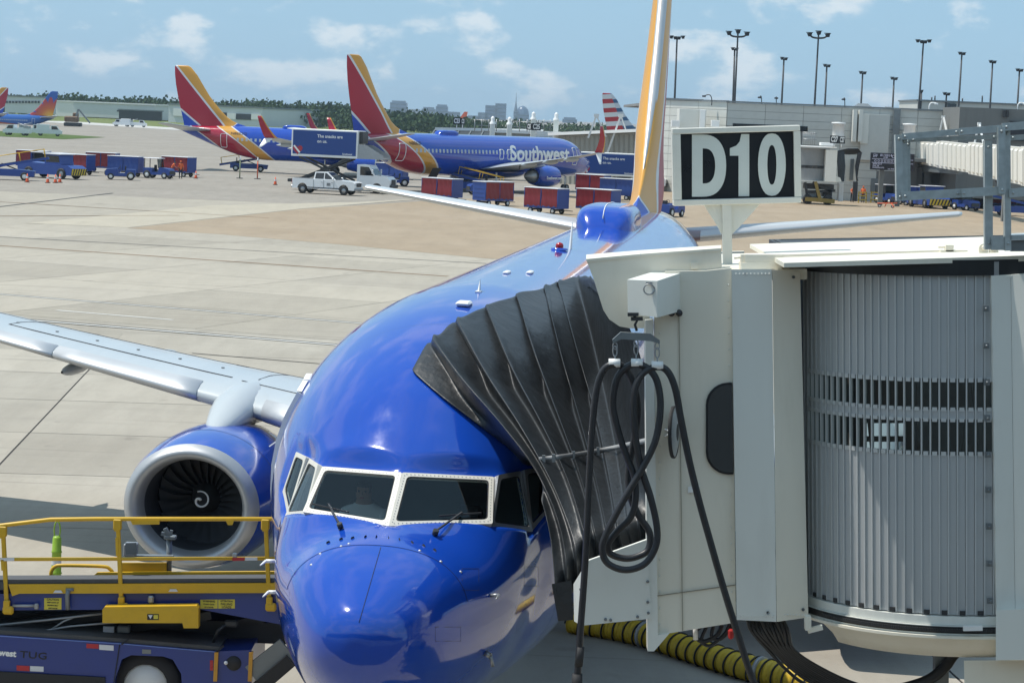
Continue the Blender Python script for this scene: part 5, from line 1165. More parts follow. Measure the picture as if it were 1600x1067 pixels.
# boom: side beams, belt
lslab('side_beam', [(13, 912.5), (434, 910.5), (438, 919), (425, 926), (30, 927), (19, 931)], YF - .02, .05, M_YEL)
lslab('boom_side', [(-120, 928), (20, 927), (440, 925), (443, 955), (438, 975), (310, 951), (-120, 954)], YF + .03, .04, M_LBLUE)
lslab('belt_edge', [(-120, 906), (436, 903), (437, 909.5), (-120, 912.5)], YF + .0, .05, M_BELT)
lslab('belt_edge', [(-120, 910), (8, 909), (8, 921), (-120, 923)], YF - .02, .05, M_BELT)
b = MB(); P = [lq(-120, 906, YF + .05), lq(437, 903.5, YF + .05), lq(437, 897, YB), lq(-120, 899, YB)]; b.add(P + [p - Vector((0, 0, .05)) for p in P], [[0, 1, 2, 3], [7, 6, 5, 4]] + [[i, i + 4, (i + 1) % 4 + 4, (i + 1) % 4] for i in range(4)]); b.build('conveyor_belt', M_BELT, ld)
lslab('far_beam', [(141, 903), (152, 894), (431, 892.5), (434, 901), (141, 904)], YB + .02, .05, M_YEL)
lslab('far_panel', [(187, 879), (260, 879), (260, 893), (187, 893)], YB + .10, .03, M_YEL)
lslab('far_boom_side', [(-120, 905), (436, 902), (440, 950), (-120, 955)], YB + .03, .04, M_LBLUE)
t = MB(); t.tube(smooth_path([lq(79.5, 904, YB + .1), lq(80, 893, YB + .1), (lq(86, 885, YB + .1)), lq(100, 883, YB + .1), lq(160, 884.5, YB + .1), lq(172, 889, YB + .1), lq(176, 894, YB + .1)], 5), .024, 8); t.build('loop_handle', M_YEL, ld)
t = MB(); t.tube([lq(264, 900, YB + .15), lq(264.5, 842, YB + .15)], .034, 8); hd = t.build('camera_mast', M_STEEL, ld)
t = MB(); t.box(lq(266, 839, YB + .12), (.15, .1, .05), None, .01); t.bar(lq(258, 825, YB + .1), lq(264, 838, YB + .1), .05, .05); t.bar(lq(252, 833, YB + .1), lq(263, 836, YB + .1), .05, .045); t.bar(lq(268, 828, YB + .1), lq(266, 838, YB + .1), .035, .035); t.build('spotlight', M_STEEL, hd)
t = MB(); c = lq(204.5, 857.5, YB - .1); t.box(c, (.155, .2, .15), None, .01); t.build('control_box', M_GREYM, ld)
lslab('control_box_lid', [(195, 852), (197, 866), (214, 865), (213, 847.5), (196.5, 848)], YB - .215, .01, M_STEEL)
lslab('deck_plate', [(195, 868), (270, 868.5), (270, 871), (195, 871)], YB - .05, .12, M_STEEL)
# stickers and fittings on the boom
def stick(x0, y0, x1, y1, lines, m_=M_STK):
    s_ = lslab('warning_label', [(x0, y0), (x1, y0 - .3), (x1, y1 - .3), (x0, y1)], YF + .024, .004, m_)
    for i, (tx, hgt) in enumerate(lines):
        c = lq((x0 + x1) / 2, lerp(y0, y1, (i + .55) / len(lines)), YF + .0225); text('lettering', tx, hgt, M_BLACK, s_, c, (1, 0, 0), (0, 0, 1), .0005, .001)
stick(69, 934, 96, 952, [('CAUTION', .032), ('KEEP CLEAR OF', .02), ('MOVING BELT', .02), ('AND BOOM', .02)]); stick(313, 936.5, 340, 950.5, [('WARNING', .03), ('STAND CLEAR', .02), ('OF LOADER', .02)]); stick(341, 936.3, 367, 950.3, [('ATTENTION', .026), ('FALLING', .036), ('LOADS', .036)])
for x, y in ((90, 924), (270, 922)): lslab('slot_cover', [(x - 7, y + 2), (x - 4, y - 2), (x + 5, y - 2), (x + 8, y + 2)], YF - .03, .01, M_WHR)
t = MB(); t.tube([lq(107, 922, YF - .03), lq(105, 930, YF - .03), lq(106, 952, YF - .03)], .028, 8); t.tube([lq(103, 921, YF - .03), lq(115, 921, YF - .03)], .02, 6); t.build('lift_cylinder', M_STEEL, ld)
t = MB(); t.tube([lq(20, 946, YF - .03), lq(56, 946, YF - .03)], .018, 8); t.box(lq(57, 947, YF - .03), (.05, .05, .07), None, .01); t.build('locking_bar', M_GREYM, ld)
t = MB(); t.box(lq(236, 936, YF - .02), (.07, .07, .09), None, .015); t.build('latch', M_GREYM, ld)
# yellow ram housing with its diagram plate
lslab('ram_housing', [(160, 952), (163, 948), (307, 946), (310, 950), (310, 981), (287, 981), (285, 973), (160, 973)], YF - .20, .16, M_YEL)
lslab('diagram_plate', [(230, 959), (248, 959), (248, 968), (230, 968)], YF - .206, .005, M_BLACK); lslab('diagram_panel', [(240, 960.5), (247, 960.5), (247, 966.5), (240, 966.5)], YF - .210, .003, M_STK); lslab('diagram_panel', [(231.5, 960.5), (238.5, 960.5), (235, 966.5)], YF - .210, .003, M_WHR)
# undergear: scissor arms, hoses, ram
sc = MB(); sc.bar(lq(0, 977, 28.5), lq(160, 960, 28.5), .10, .12); sc.bar(lq(-40, 965, 28.9), lq(300, 1005, 28.9), .14, .14); sc.bar(lq(120, 995, 28.4), lq(330, 960, 28.4), .08, .10); sc.bar(lq(300, 1000, 28.6), lq(420, 960, 28.6), .1, .12); sc.build('lift_arm', M_DARKM, ld)
sc = MB(); sc.tube([lq(0, 976, 28.1), lq(75, 968, 28.1), lq(168, 957, 28.1)], .017, 6); sc.tube([lq(40, 990, 28.1), lq(110, 978, 28.1), lq(190, 971, 28.1)], .014, 6); sc.tube([lq(80, 983, 28.1), lq(100, 970, 28.1), lq(120, 962, 28.1)], .012, 6); sc.build('hydraulic_pipe', M_GREYM, ld)
sc = MB(); sc.box(lq(170, 983, 28.2), (.13, .04, .075)); sc.build('data_plate', M_WHR, ld); sc = MB(); sc.box(lq(194, 982, 28.2), (.15, .12, .09), None, .015); sc.build('valve_block', M_STEEL, ld)
sc = MB(); sc.box(lq(361, 973, 28.15), (.16, .1, .09), None, .02); sc.tube([lq(333, 1004, 28.1), lq(340, 985, 28.1), lq(352, 976, 28.1)], .02, 6); sc.build('sensor', M_DARKM, ld)
t = MB(); t.box(Vector((1.0, .65, 1.02)), (6.4, 1.0, .25)); t.build('undertray', M_DARKM, ld)
# chassis
ch = MB(); P = [lq(x, y, YF - .12) for x, y in ((-120, 984), (188, 1004), (339, 1017), (393, 1015), (393, 1100), (286, 1100), (283, 1052), (270, 1030), (255, 1025), (205, 1023), (190, 1030), (180, 1060), (176, 1100), (-120, 1100))]
n = len(P); ch.add(P + [p + Vector((0, 1.5, 0)) for p in P], [list(range(n)), list(range(n, 2 * n))[::-1]] + [[i, i + n, (i + 1) % n + n, (i + 1) % n] for i in range(n)]); ch.build('chassis', M_LBLUE, ld)
lslab('deck_mat', [(-120, 976), (0, 984), (188, 997), (344, 1010), (344, 1016), (188, 1003.5), (-120, 983)], YF - .10, 1.4, M_BELT)
lslab('trim_strip', [(-120, 985), (188, 1004.6), (339, 1017.6), (339, 1019), (188, 1006), (-120, 986.3)], YF - .125, .005, mat('pale_blue_trim', (.12, .2, .5), .3))
t = MB(); t.bar(lq(187, 1006, YF - .125), lq(178, 1066, YF - .125), .012, .012); t.bar(lq(201, 998, YF - .125), lq(190, 1006, YF - .125), .02, .02); t.bar(lq(350, 1008, YF - .13), lq(338, 1018, YF - .13), .02, .02); t.build('panel_gap', M_SEAM, ld)
lslab('rub_strip', [(-120, 1046), (0, 1049), (164, 1058), (164, 1100), (-120, 1100)], YF - .15, .03, M_BLACK)
lslab('reflector', [(135, 1005), (154, 1006), (154, 1013), (135, 1012)], YF - .126, .005, M_REDR); lslab('reflector', [(155, 1006.5), (177.5, 1008), (177.5, 1016), (155, 1014.5)], YF - .126, .005, M_WHR)
lslab('reflector', [(26, 1039), (46, 1040), (46, 1048), (26, 1047)], YF - .126, .005, M_REDR); lslab('reflector', [(47, 1040), (68, 1041), (68, 1049), (47, 1048)], YF - .126, .005, M_WHR); lslab('reflector', [(328, 1031), (333, 1031), (333, 1047), (328, 1047)], YF - .126, .005, M_REDR)
lslab('badge', [(222, 1014), (236, 1014.5), (236, 1021), (222, 1020.5)], YF - .126, .004, M_STEEL)
for x in (335, 389): lslab('end_post', [(x, 1019), (x + 6, 1019), (x + 4, 1064), (x - 2, 1064)], YF - .16, .08, M_ORG)
t = MB(); t.lathe([(-.01, .0), (-.01, .085), (.01, .09)], lq(365, 1036, YF - .13), 'y', 20); t.build('lamp_port', M_BLACK, ld)
t = MB(); t.lathe([(-.02, .0), (-.018, .02), (.0, .025)], lq(353, 1035, YF - .14), 'y', 10); t.build('lamp', M_WHR, ld)
c = lq(25, 1021.5, YF - .1225); text('lettering', 'Southwest', .105, M_WHITE, ld, c, (1, 0, -.052), (0, 0, 1), .002, .004, 'RIGHT')
c = lq(31, 1022, YF - .1225); text('lettering', 'TUG', .115, M_BLACK, ld, c, (1, 0, -.04), (0, 0, 1), .002, .001, 'LEFT', 1.35, 1.05)
t = MB(); h = MB(); wc = lq(230, 1072, 28.15)
wheel(t, h, (wc.x, 28.15 - LO.y, .44), .44, .28); tw = t.build('wheel', M_BLACK, ld); h.build('wheel_rim', M_WHITE, tw)
t = MB(); h = MB(); wheel(t, h, (wc.x, 29.2 - LO.y, .44), .44, .28); tw = t.build('wheel', M_BLACK, ld); h.build('wheel_rim', M_WHITE, tw)
t = MB(); h = MB(); wheel(t, h, (wc.x - 3.0, 28.15 - LO.y, .44), .44, .28); tw = t.build('wheel', M_BLACK, ld); h.build('wheel_rim', M_WHITE, tw)
# nose bumper resting near the fuselage
t = MB(); a, b = lq(396, 1056, YF - .1), lq(450, 1013, YF - .1); t.bar(a, b, .06, .30, up=(0, 0, 1)); t.build('bumper_arm', M_STEEL, ld)
t = MB(); t.bar(lq(392, 1084, YF - .12), lq(455, 1030, YF - .12), .12, .16); t.build('bumper_rubber', M_BLACK, ld)
t = MB(); t.tube([lq(433, 825, YF), lq(440, 850, YF + .1), lq(438, 868, YF + .1)], .012, 6); t.tube([lq(430, 870, YF), lq(438, 880, YF + .05), lq(440, 893, YF + .1), lq(432, 893, YF + .05)], .012, 6); t.build('end_loop', M_GREYM, ld)
for x, y in ((436, 907), (441, 968)): t = MB(); t.bar(lq(x - 2, y + 4, YF - .05), lq(x + 11, y - 5, YF - .05), .03, .06); t.build('end_bracket', M_WHITE, ld)
# green marker post standing beyond the loader
gc = Vector(gp(87, 927)); po = thing('marker_post', 'lime green marker post with a loop top standing on the apron behind the loader', 'marker post', gc)
M_LIME = mat('lime_plastic', (.26, .42, .03), .45, var=.1, dirt=.12, dcol=(.15, .2, .05))
t = MB(); t.lathe([(.0, .19), (.05, .19), (.06, .12)], (0, 0, 0), 'z', 20); t.build('base', M_BLACK, po)
t = MB(); t.lathe([(.06, .075), (.30, .075), (.31, .088), (.33, .075), (.62, .07), (.63, .082), (.65, .07), (.84, .065), (.87, .05), (.87, .0)], (0, 0, 0), 'z', 20); t.build('tube', M_LIME, po)
t = MB(); t.lathe([(.44, .0745), (.53, .0735)], (0, 0, 0), 'z', 20); t.build('reflective_band', M_WHR, po)
t = MB(); t.tube(smooth_path([(-.035, 0, .86), (-.045, 0, .96), (-.03, 0, 1.06), (0, 0, 1.09), (.03, 0, 1.06), (.045, 0, .96), (.035, 0, .86)], 4), .012, 6); t.build('loop_top', M_LIME, po)
# ------------------------------------------------------------------ airliners, vehicles and people on the far apron
def gpz(px, py):
    p = gp(px, py)
    for i in range(4): p = gp(px, py, gz(p.x, p.y))
    return p
jetB = airliner('airliner', 'blue airliner with red and gold tail and big white lettering on its side', 'airliner', (7.19, 252.3, 0), R(233.4), group=None)
surface_text('Southwest', 16.15, 6.0, 3.86, 1.55, 1, M_WHITE, jetB, 'lettering', .028)
surface_text('N8862F', 31.5, 29.9, 4.55, .36, 1, M_SEAM, jetB, 'registration', .0)
mb = MB(); a = Vector((31.1, 1.3, 1.9)); mb.box((28.2, 1.95, 1.75), (1.25, .06, 1.2), Matrix.Rotation(R(-32), 3, 'X')); mb.build('hold_door', M_BLACK, jetB)
eng = [c for c in jetB.children if c.name.startswith('engine')][0]
text('lettering', 'Southwest.com', .42, M_WHITE, eng, (14.2, 4.83 + 1.165, 1.55), (-1, 0, 0), (0, 0, 1), .01, .008)
jetA = airliner('airliner', 'blue airliner with red and gold tail, farther back, half hidden behind the catering truck', 'airliner', (-3.46, 287.25, -.55), R(172.1))
surface_text('N8653Q', 31.6, 29.6, 4.55, .40, 1, M_SEAM, jetA, 'registration', .0)
# far stands at the left: the sunburst tail and another red tail; the striped tail behind the middle concourse
def sun_mat():
    g = Nodes('sunburst_tail_paint'); x, y, z = g.xyz()
    dx = g.m_('SUBTRACT', x, 37.3); dz = g.m_('SUBTRACT', z, 4.9); r = g.m_('SQRT', g.m_('ADD', g.m_('MULTIPLY', dx, dx), g.m_('MULTIPLY', dz, dz)))
    a = g.m_('ARCTAN2', dz, dx); ray_ = g.m_('ABSOLUTE', g.m_('SINE', g.m_('MULTIPLY', a, 9.0))); edge_ = g.m_('MULTIPLY_ADD', ray_, 1.7, 4.2)
    c = g.mix(g.rng(r, .6, 2.6), (.75, .42, .03), (.55, .14, .02)); c = g.mix(g.rng(r, 2.4, 4.6), c, (.42, .045, .05)); c = g.mix(g.m_('GREATER_THAN', r, edge_), c, (.02, .10, .38))
    g.put(g.b.inputs['Base Color'], c); g.b.inputs['Roughness'].default_value = .3; return g.m
def swoosh_mat():
    g = Nodes('blue_orange_fuselage_paint'); x, y, z = g.xyz(); t = g.m_('SUBTRACT', z, g.m_('MULTIPLY_ADD', x, -.085, 4.7))
    c = g.mix(g.m_('GREATER_THAN', t, -.15), (.70, .70, .68), (.50, .10, .02)); c = g.mix(g.m_('GREATER_THAN', t, .42), c, (.02, .105, .36)); g.put(g.b.inputs['Base Color'], c); g.b.inputs['Roughness'].default_value = .3; return g.m
def flag_mat():
    g = Nodes('striped_tail_paint'); x, y, z = g.xyz(); k = g.m_('FRACT', g.m_('MULTIPLY', g.m_('ADD', z, g.m_('MULTIPLY', x, .10)), .62)); right = g.m_('SUBTRACT', x, g.m_('MULTIPLY_ADD', z, .45, 32.2))
    sr = g.mix(g.m_('GREATER_THAN', k, .5), (.40, .02, .03), (.62, .62, .62)); sb = g.mix(g.m_('GREATER_THAN', k, .42), (.03, .09, .19), (.50, .52, .55))
    c = g.mix(g.m_('GREATER_THAN', right, 0), sb, sr); g.put(g.b.inputs['Base Color'], c); g.b.inputs['Roughness'].default_value = .3; return g.m
def fit_tail(px, py, y, rz, z0):   # puts the tail fin's rear tip at a picture point, at distance y
    p = at(px, py, y); c, s = math.cos(rz), math.sin(rz); return (p.x - 39.2 * c, p.y - 39.2 * s, z0)
jetD = airliner('airliner', 'blue airliner with an orange sunburst tail far off at the left edge', 'airliner', fit_tail(90.5, 135.5, 690, R(12), -3.2), R(12), fin_m=sun_mat(), fus_m=swoosh_mat(), winglet=False)
for c in list(jetD.children):
    pass
jetE = airliner('airliner', 'airliner with a red and gold tail cut off by the left edge of the view', 'airliner', fit_tail(13, 125.5, 660, R(14), -2.8), R(14))
jetF = airliner('airliner', 'silver airliner with red white and blue striped tail behind the middle bridges', 'airliner', fit_tail(941, 160, 425, R(200), -.2), R(200), fin_m=flag_mat(), fus_m=mat('silver_fuselage', (.5, .52, .54), .3), winglet=False)
# ---- builders, real sizes, +x is the front
M_CARTRED = mat('red_vinyl_curtain', (.20, .022, .03), .38, var=.25, scale=2.2, stretch=(3, 3, .5), bump=.4, bscale=3, spec=.4)
M_CARTBLUE = mat('blue_cart_panel', (.022, .06, .26), .4, var=.12, dirt=.15, dcol=(.08, .10, .16))
M_CARTROOF = mat('pale_cart_roof', (.50, .51, .54), .45, var=.08, dirt=.2, dcol=(.3, .3, .3))
M_DIM = mat('dark_cart_inside', (.03, .032, .04), .8)
M_CONE = mat('orange_cone', (.62, .09, .02), .5, var=.08); M_YELC = mat('hazard_yellow', (.55, .40, .03), .45, dirt=.1)
M_CLEAR = glass_mat('vehicle_glass', (.3, .36, .38), .5)
def wheels(root, spots, r, w, rim=M_WHITE):
    t = MB(); h = MB(); wheel(t, h, (0, 0, 0), r, w); tm = t.mesh('wheel', M_BLACK); hm = h.mesh('wheel_rim', rim)
    for (x, y) in spots: o = link('wheel', tm, root); o.location = (x, y, r); link('wheel_rim', hm, o)
def baggage_cart(label, kind='red', group='baggage carts on the apron'):
    t = thing('baggage_cart', label, 'baggage cart', group=group); L, W_, z0, z1 = 3.2, 1.55, .48, 1.98
    MB().box((0, 0, z0), (L, W_, .12)).build('deck', M_CARTBLUE, t)
    MB().box((0, 0, z1), (L + .08, W_ + .08, .07), None, .02).build('roof', M_CARTROOF, t)
    for s in (1, -1):
        e = MB(); e.box((s * (L / 2 - .03), 0, (z0 + z1) / 2), (.05, W_, z1 - z0 - .08)); 
        for k in range(4): e.box((s * (L / 2 + .005), 0, z0 + .25 + k * .35), (.03, W_ * .8, .05))
        e.build('end_panel', M_CARTBLUE, t)
        f = MB()
        for x in (-L / 2 + .04, 0, L / 2 - .04): f.box((x, s * W_ / 2, (z0 + z1) / 2), (.06, .05, z1 - z0))
        f.box((0, s * W_ / 2, z0 + .1), (L, .04, .08)); f.build('side_frame', M_CARTBLUE, t)
        for k, x in enumerate((-L / 4, L / 4)):
            if kind == 'open' or (kind == 'half' and k == 0): continue
            rows = []
            for i in range(7):
                zz = lerp(z0 + .08, z1 - .05, i / 6); rows.append([Vector((x + lerp(-L / 4 + .05, L / 4 - .05, j / 10), s * (W_ / 2 + .025 + .03 * math.sin(j * 1.9 + i * .7 + k * 2) + .02 * math.sin(i * 1.3)), zz)) for j in range(11)])
            m_ = MB(); m_.grid(rows, True); m_.build('curtain', M_CARTBLUE if kind == 'blue' else M_CARTRED, t)
    MB().box((0, 0, (z0 + z1) / 2), (L - .2, .05, z1 - z0 - .1)).build('divider', M_DIM, t)
    m_ = MB(); m_.box((-1.05, 0, .3), (.3, 1.1, .14)); m_.box((1.05, 0, .3), (.3, 1.1, .14)); m_.build('axle', M_DARKM, t)
    wheels(t, [(x, y) for x in (-1.05, 1.05) for y in (-.62, .62)], .23, .16)
    m_ = MB(); m_.tube([(L / 2 - .2, .2, .32), (L / 2 + .9, 0, .3)], .03, 6); m_.tube([(L / 2 - .2, -.2, .32), (L / 2 + .9, 0, .3)], .03, 6); m_.build('tow_bar', M_DARKM, t)
    return t
def tractor(label, cab=False):
    t = thing('baggage_tractor', label, 'tractor', group='baggage tractors'); m_ = MB()
    P = [(-1.35, .35), (1.45, .35), (1.5, .75), (1.35, .98), (.35, 1.08), (.25, .62), (-.35, .62), (-.45, 1.0), (-1.35, 1.0)]; m_.prism(P, -.62, .62); m_.build('body', M_CARTBLUE, t)
    MB().box((1.5, 0, .62), (.06, 1.0, .34)).build('grille', M_DARKM, t)
    s = MB(); s.box((-.2, .25, .78), (.45, .45, .12), None, .03); s.box((-.42, .25, 1.05), (.12, .45, .5), None, .03); s.build('seat', M_BLACK, t)
    s = MB(); s.tube([(.3, .25, .95), (.1, .25, 1.2)], .02, 6); s.tube([(.1 + .02 * 0, .25 + .17 * math.cos(a), 1.2 + .14 * math.sin(a)) for a in [2 * math.pi * i / 12 for i in range(13)]], .018, 5); s.build('steering_wheel', M_BLACK, t)
    if cab:
        s = MB()
        for x, y in ((.3, .58), (.3, -.58), (-1.2, .58), (-1.2, -.58)): MB().bar((x, y, 1.0), (x - (.12 if x > 0 else 0), y, 1.92), .06, .06).build('cab_post', M_DARKM, t)
        MB().box((-.48, 0, 1.95), (1.75, 1.3, .08), None, .03).build('cab_roof', M_CARTROOF, t)
        s = MB(); s.add([(.3, -.55, 1.08), (.3, .55, 1.08), (.19, .55, 1.88), (.19, -.55, 1.88)], [[0, 1, 2, 3]]); s.build('windscreen', M_CLEAR, t)
    wheels(t, [(-.9, .6), (-.9, -.6)], .38, .24); wheels(t, [(.95, .58), (.95, -.58)], .30, .2)
    return t
def small_loader(label, tilt=6.0, rails=True, group='belt loaders working on the far apron'):
    t = thing('belt_loader', label, 'belt loader', group=group)
    m_ = MB(); m_.prism([(-2.2, .35), (2.3, .35), (2.4, .85), (1.0, .95), (-2.2, .95)], -.85, .85); m_.build('chassis', M_CARTBLUE, t)
    Mr = Matrix.Rotation(-R(tilt), 3, 'Y'); m_ = MB(); m_.box((0, .35, 1.35), (7.2, .8, .22), Mr); b = m_.build('boom', M_CARTBLUE, t)
    m_ = MB(); m_.box(Mr @ Vector((0, 0, .125)) + Vector((0, .35, 1.35)), (7.1, .62, .03), Mr); m_.build('belt', M_BELT, b)
    if rails:
        m_ = MB()
        for s in (-.05, .75):
            a = Mr @ Vector((-3.3, 0, .85)) + Vector((0, s, 1.35)); c = Mr @ Vector((3.3, 0, .85)) + Vector((0, s, 1.35)); m_.tube([a, c], .035, 6)
            for x in (-3.3, -1.1, 1.1, 3.3): m_.tube([Mr @ Vector((x, 0, .1)) + Vector((0, s, 1.35)), Mr @ Vector((x, 0, .85)) + Vector((0, s, 1.35))], .03, 6)
        m_.build('guard_rail', M_YEL, b)
    m_ = MB(); m_.bar((-1.4, .2, .9), (.6, .2, 1.5), .1, .1); m_.bar((.8, .5, .9), (-.6, .5, 1.4), .1, .1); m_.build('lift_arm', M_DARKM, t)
    m_ = MB(); m_.box((-1.2, -.5, 1.1), (.5, .5, .3), None, .05); m_.box((-1.42, -.5, 1.4), (.1, .5, .5), None, .03); m_.build('seat', M_BLACK, t)
    wheels(t, [(x, y) for x in (-1.5, 1.5) for y in (-.82, .82)], .36, .24); return t
def pickup(label):
    t = thing('pickup_truck', label, 'pickup truck'); mw_ = mat('white_truck_paint', (.74, .75, .76), .25, var=.03, coat=.4, dirt=.05)
    def arch(cx, r, z, n=8): return [(cx + r * math.cos(a), z + r * math.sin(a)) for a in [math.pi * i / n for i in range(n + 1)]]
    low = [(-2.9, .45)] + arch(-1.95, .47, .45)[::-1] + [(1.43, .42)] + arch(1.9, .47, .45)[::-1] + [(2.85, .42), (2.95, .75), (2.9, 1.08), (2.6, 1.2), (1.15, 1.27), (-.95, 1.27), (-.98, 1.31), (-2.92, 1.31)]
    m_ = MB(); m_.prism(low, -.99, .99); body = m_.build('body', mw_, t)
    cab = [(-.95, 1.27, .93), (-.86, 1.92, .74), (.25, 1.95, .72), (1.15, 1.27, .93)]
    m_ = MB(); V = [(x, s * w_, z) for s in (-1, 1) for x, z, w_ in cab]; m_.add(V, [[0, 1, 2, 3], [7, 6, 5, 4], [1, 5, 6, 2], [0, 4, 5, 1], [2, 6, 7, 3]]); m_.build('cab', mw_, t)
    def quad(nm, pts, mt=M_DGLASS): m_ = MB(); m_.add(pts, [[0, 1, 2, 3]]); return m_.build(nm, mt, t)
    for s in (-1, 1):
        def sp_(x, z): f = (z - 1.27) / .66; return (x, s * (lerp(.93, .73, f) + .012), z)
        quad('side_window', [sp_(.08, 1.33), sp_(.92, 1.33), sp_(.22, 1.85), sp_(.06, 1.86)]); quad('side_window', [sp_(-.82, 1.33), sp_(.0, 1.33), sp_(-.02, 1.86), sp_(-.77, 1.84)])
        d = MB(); d.box((.04, s * .995, .88), (.02, .02, .75)); d.box((-.92, s * .995, .88), (.02, .02, .75)); d.box((1.0, s * .995, .85), (.02, .02, .70)); d.box((0, s * .995, .55), (3.0, .03, .08)); d.build('door_gap', M_SEAM, body)
        hh = MB(); hh.box((-.12, s * 1.0, 1.05), (.16, .03, .04)); hh.box((.82, s * 1.0, 1.05), (.16, .03, .04)); hh.build('door_handle', M_GREYM, body)
        MB().box((.95, s * 1.12, 1.36), (.14, .22, .2), None, .03).build('wing_mirror', mw_, t)
        MB().box((2.86, s * .75, .98), (.18, .34, .24), None, .03).build('headlight', M_WHR, t)
        MB().box((-2.93, s * .9, 1.05), (.05, .14, .4)).build('tail_light', M_REDR, t)
    quad('windscreen', [(1.16, -.82, 1.31), (1.16, .82, 1.31), (.30, .66, 1.92), (.30, -.66, 1.92)]); quad('rear_window', [(-.965, .8, 1.33), (-.965, -.8, 1.33), (-.885, -.66, 1.86), (-.885, .66, 1.86)])
    m_ = MB(); m_.box((2.95, 0, .92), (.05, 1.1, .34)); m_.build('grille', M_DARKM, t); m_ = MB(); m_.box((2.95, 0, .52), (.18, 1.9, .22), None, .04); m_.box((-2.98, 0, .58), (.16, 1.9, .2), None, .04); m_.build('bumper', M_GREYM, t)
    m_ = MB(); m_.box((-1.95, 0, 1.315), (1.75, 1.7, .012)); m_.build('bed', M_DIM, t)
    m_ = MB(); m_.box((.5, -1.002, .88), (.34, .008, .26)); m_.build('door_emblem', mat('grey_emblem', (.18, .19, .2), .5), t)
    wheels(t, [(-1.95, .86), (-1.95, -.86), (1.9, .86), (1.9, -.86)], .40, .26, M_GREYM); return t
def truck_cab(t, x0, mw_):
    m_ = MB(); m_.prism([(x0 - .2, .6), (x0 + 2.9, .6), (x0 + 2.95, 1.2), (x0 + 2.6, 1.55), (x0 + 1.5, 1.65), (x0 + .95, 2.5), (x0 - .2, 2.55)], -1.05, 1.05); c = m_.build('cab', mw_, t)
    for s in (-1, 1):
        m_ = MB(); m_.add([(x0 + .1, s * 1.06, 1.6), (x0 + 1.38, s * 1.06, 1.6), (x0 + .9, s * 1.06, 2.36), (x0 + .1, s * 1.06, 2.38)], [[0, 1, 2, 3]]); m_.build('side_window', M_DGLASS, c)
        MB().box((x0 + 1.35, s * 1.3, 1.95), (.12, .2, .42), None, .03).build('wing_mirror', mw_, c); MB().box((x0 + 2.9, s * .8, 1.05), (.14, .3, .26), None, .03).build('headlight', M_WHR, c)
    m_ = MB(); m_.add([(x0 + 1.5, -.95, 1.68), (x0 + 1.5, .95, 1.68), (x0 + .98, .9, 2.44), (x0 + .98, -.9, 2.44)], [[0, 1, 2, 3]]); m_.build('windscreen', M_DGLASS, c)
    MB().box((x0 + 2.95, 0, 1.05), (.05, 1.2, .5)).build('grille', M_DARKM, c); MB().box((x0 + 3.0, 0, .68), (.2, 2.1, .3), None, .05).build('bumper', M_DARKM, c)
def heart(root, c, s, xdir, out):
    """round red heart with a pale band"""
    pts = []
    for i in range(28):
        a = 2 * math.pi * i / 28; pts.append((16 * math.sin(a) ** 3 / 17 * s, (13 * math.cos(a) - 5 * math.cos(2 * a) - 2 * math.cos(3 * a) - math.cos(4 * a)) / 17 * s))
    x = Vector(xdir); o = Vector(out); m_ = MB(); m_.add([Vector(c) + x * p[0] + Vector((0, 0, p[1])) for p in pts], [list(range(28))]); h = m_.build('heart_emblem', M_RED, root)
    m_ = MB(); m_.add([Vector(c) + o * .01 + x * a + Vector((0, 0, b)) for a, b in ((-.85 * s, .62 * s), (-.6 * s, .78 * s), (.55 * s, -.5 * s), (.3 * s, -.68 * s))], [[0, 1, 2, 3]]); m_.build('heart_band', M_WHITE, h)
M_BOXBLUE = mat('blue_catering_panel', (.012, .05, .22), .35, var=.06)
def catering_box(t, x0, x1, z0, z1, w_, lines, ts):
    m_ = MB(); m_.box(((x0 + x1) / 2, 0, (z0 + z1) / 2), (x1 - x0, w_, z1 - z0), None, .03); b = m_.build('box_body', M_WHITE, t)
    for s in (-1, 1):
        y = s * (w_ / 2 + .012); m_ = MB(); m_.box(((x0 + x1) / 2, y, (z0 + z1) / 2 + .04), (x1 - x0 - .28, .02, z1 - z0 - .36)); m_.build('side_panel', M_BOXBLUE, b)
        xd = (1, 0, 0) if s < 0 else (-1, 0, 0)
        for i, tx in enumerate(lines): text('lettering', tx, ts, M_WHITE, b, ((x0 + x1) / 2 - s * -.1 - (0 if s > 0 else .6) * 1, y + s * .014, z1 - .62 - i * ts * 1.15), xd, (0, 0, 1), .003, .006, 'LEFT' if s < 0 else 'CENTER')
        heart(b, (x0 + .62 if s < 0 else x1 - .62, y + s * .016, z0 + .62), .5, xd, (0, s, 0))
        text('lettering', 'Southwest', .22, M_WHITE, b, (x1 - .95 if s < 0 else x0 + .95, y + s * .014, z0 + .36), xd, (0, 0, 1), .003, .004)
    return b
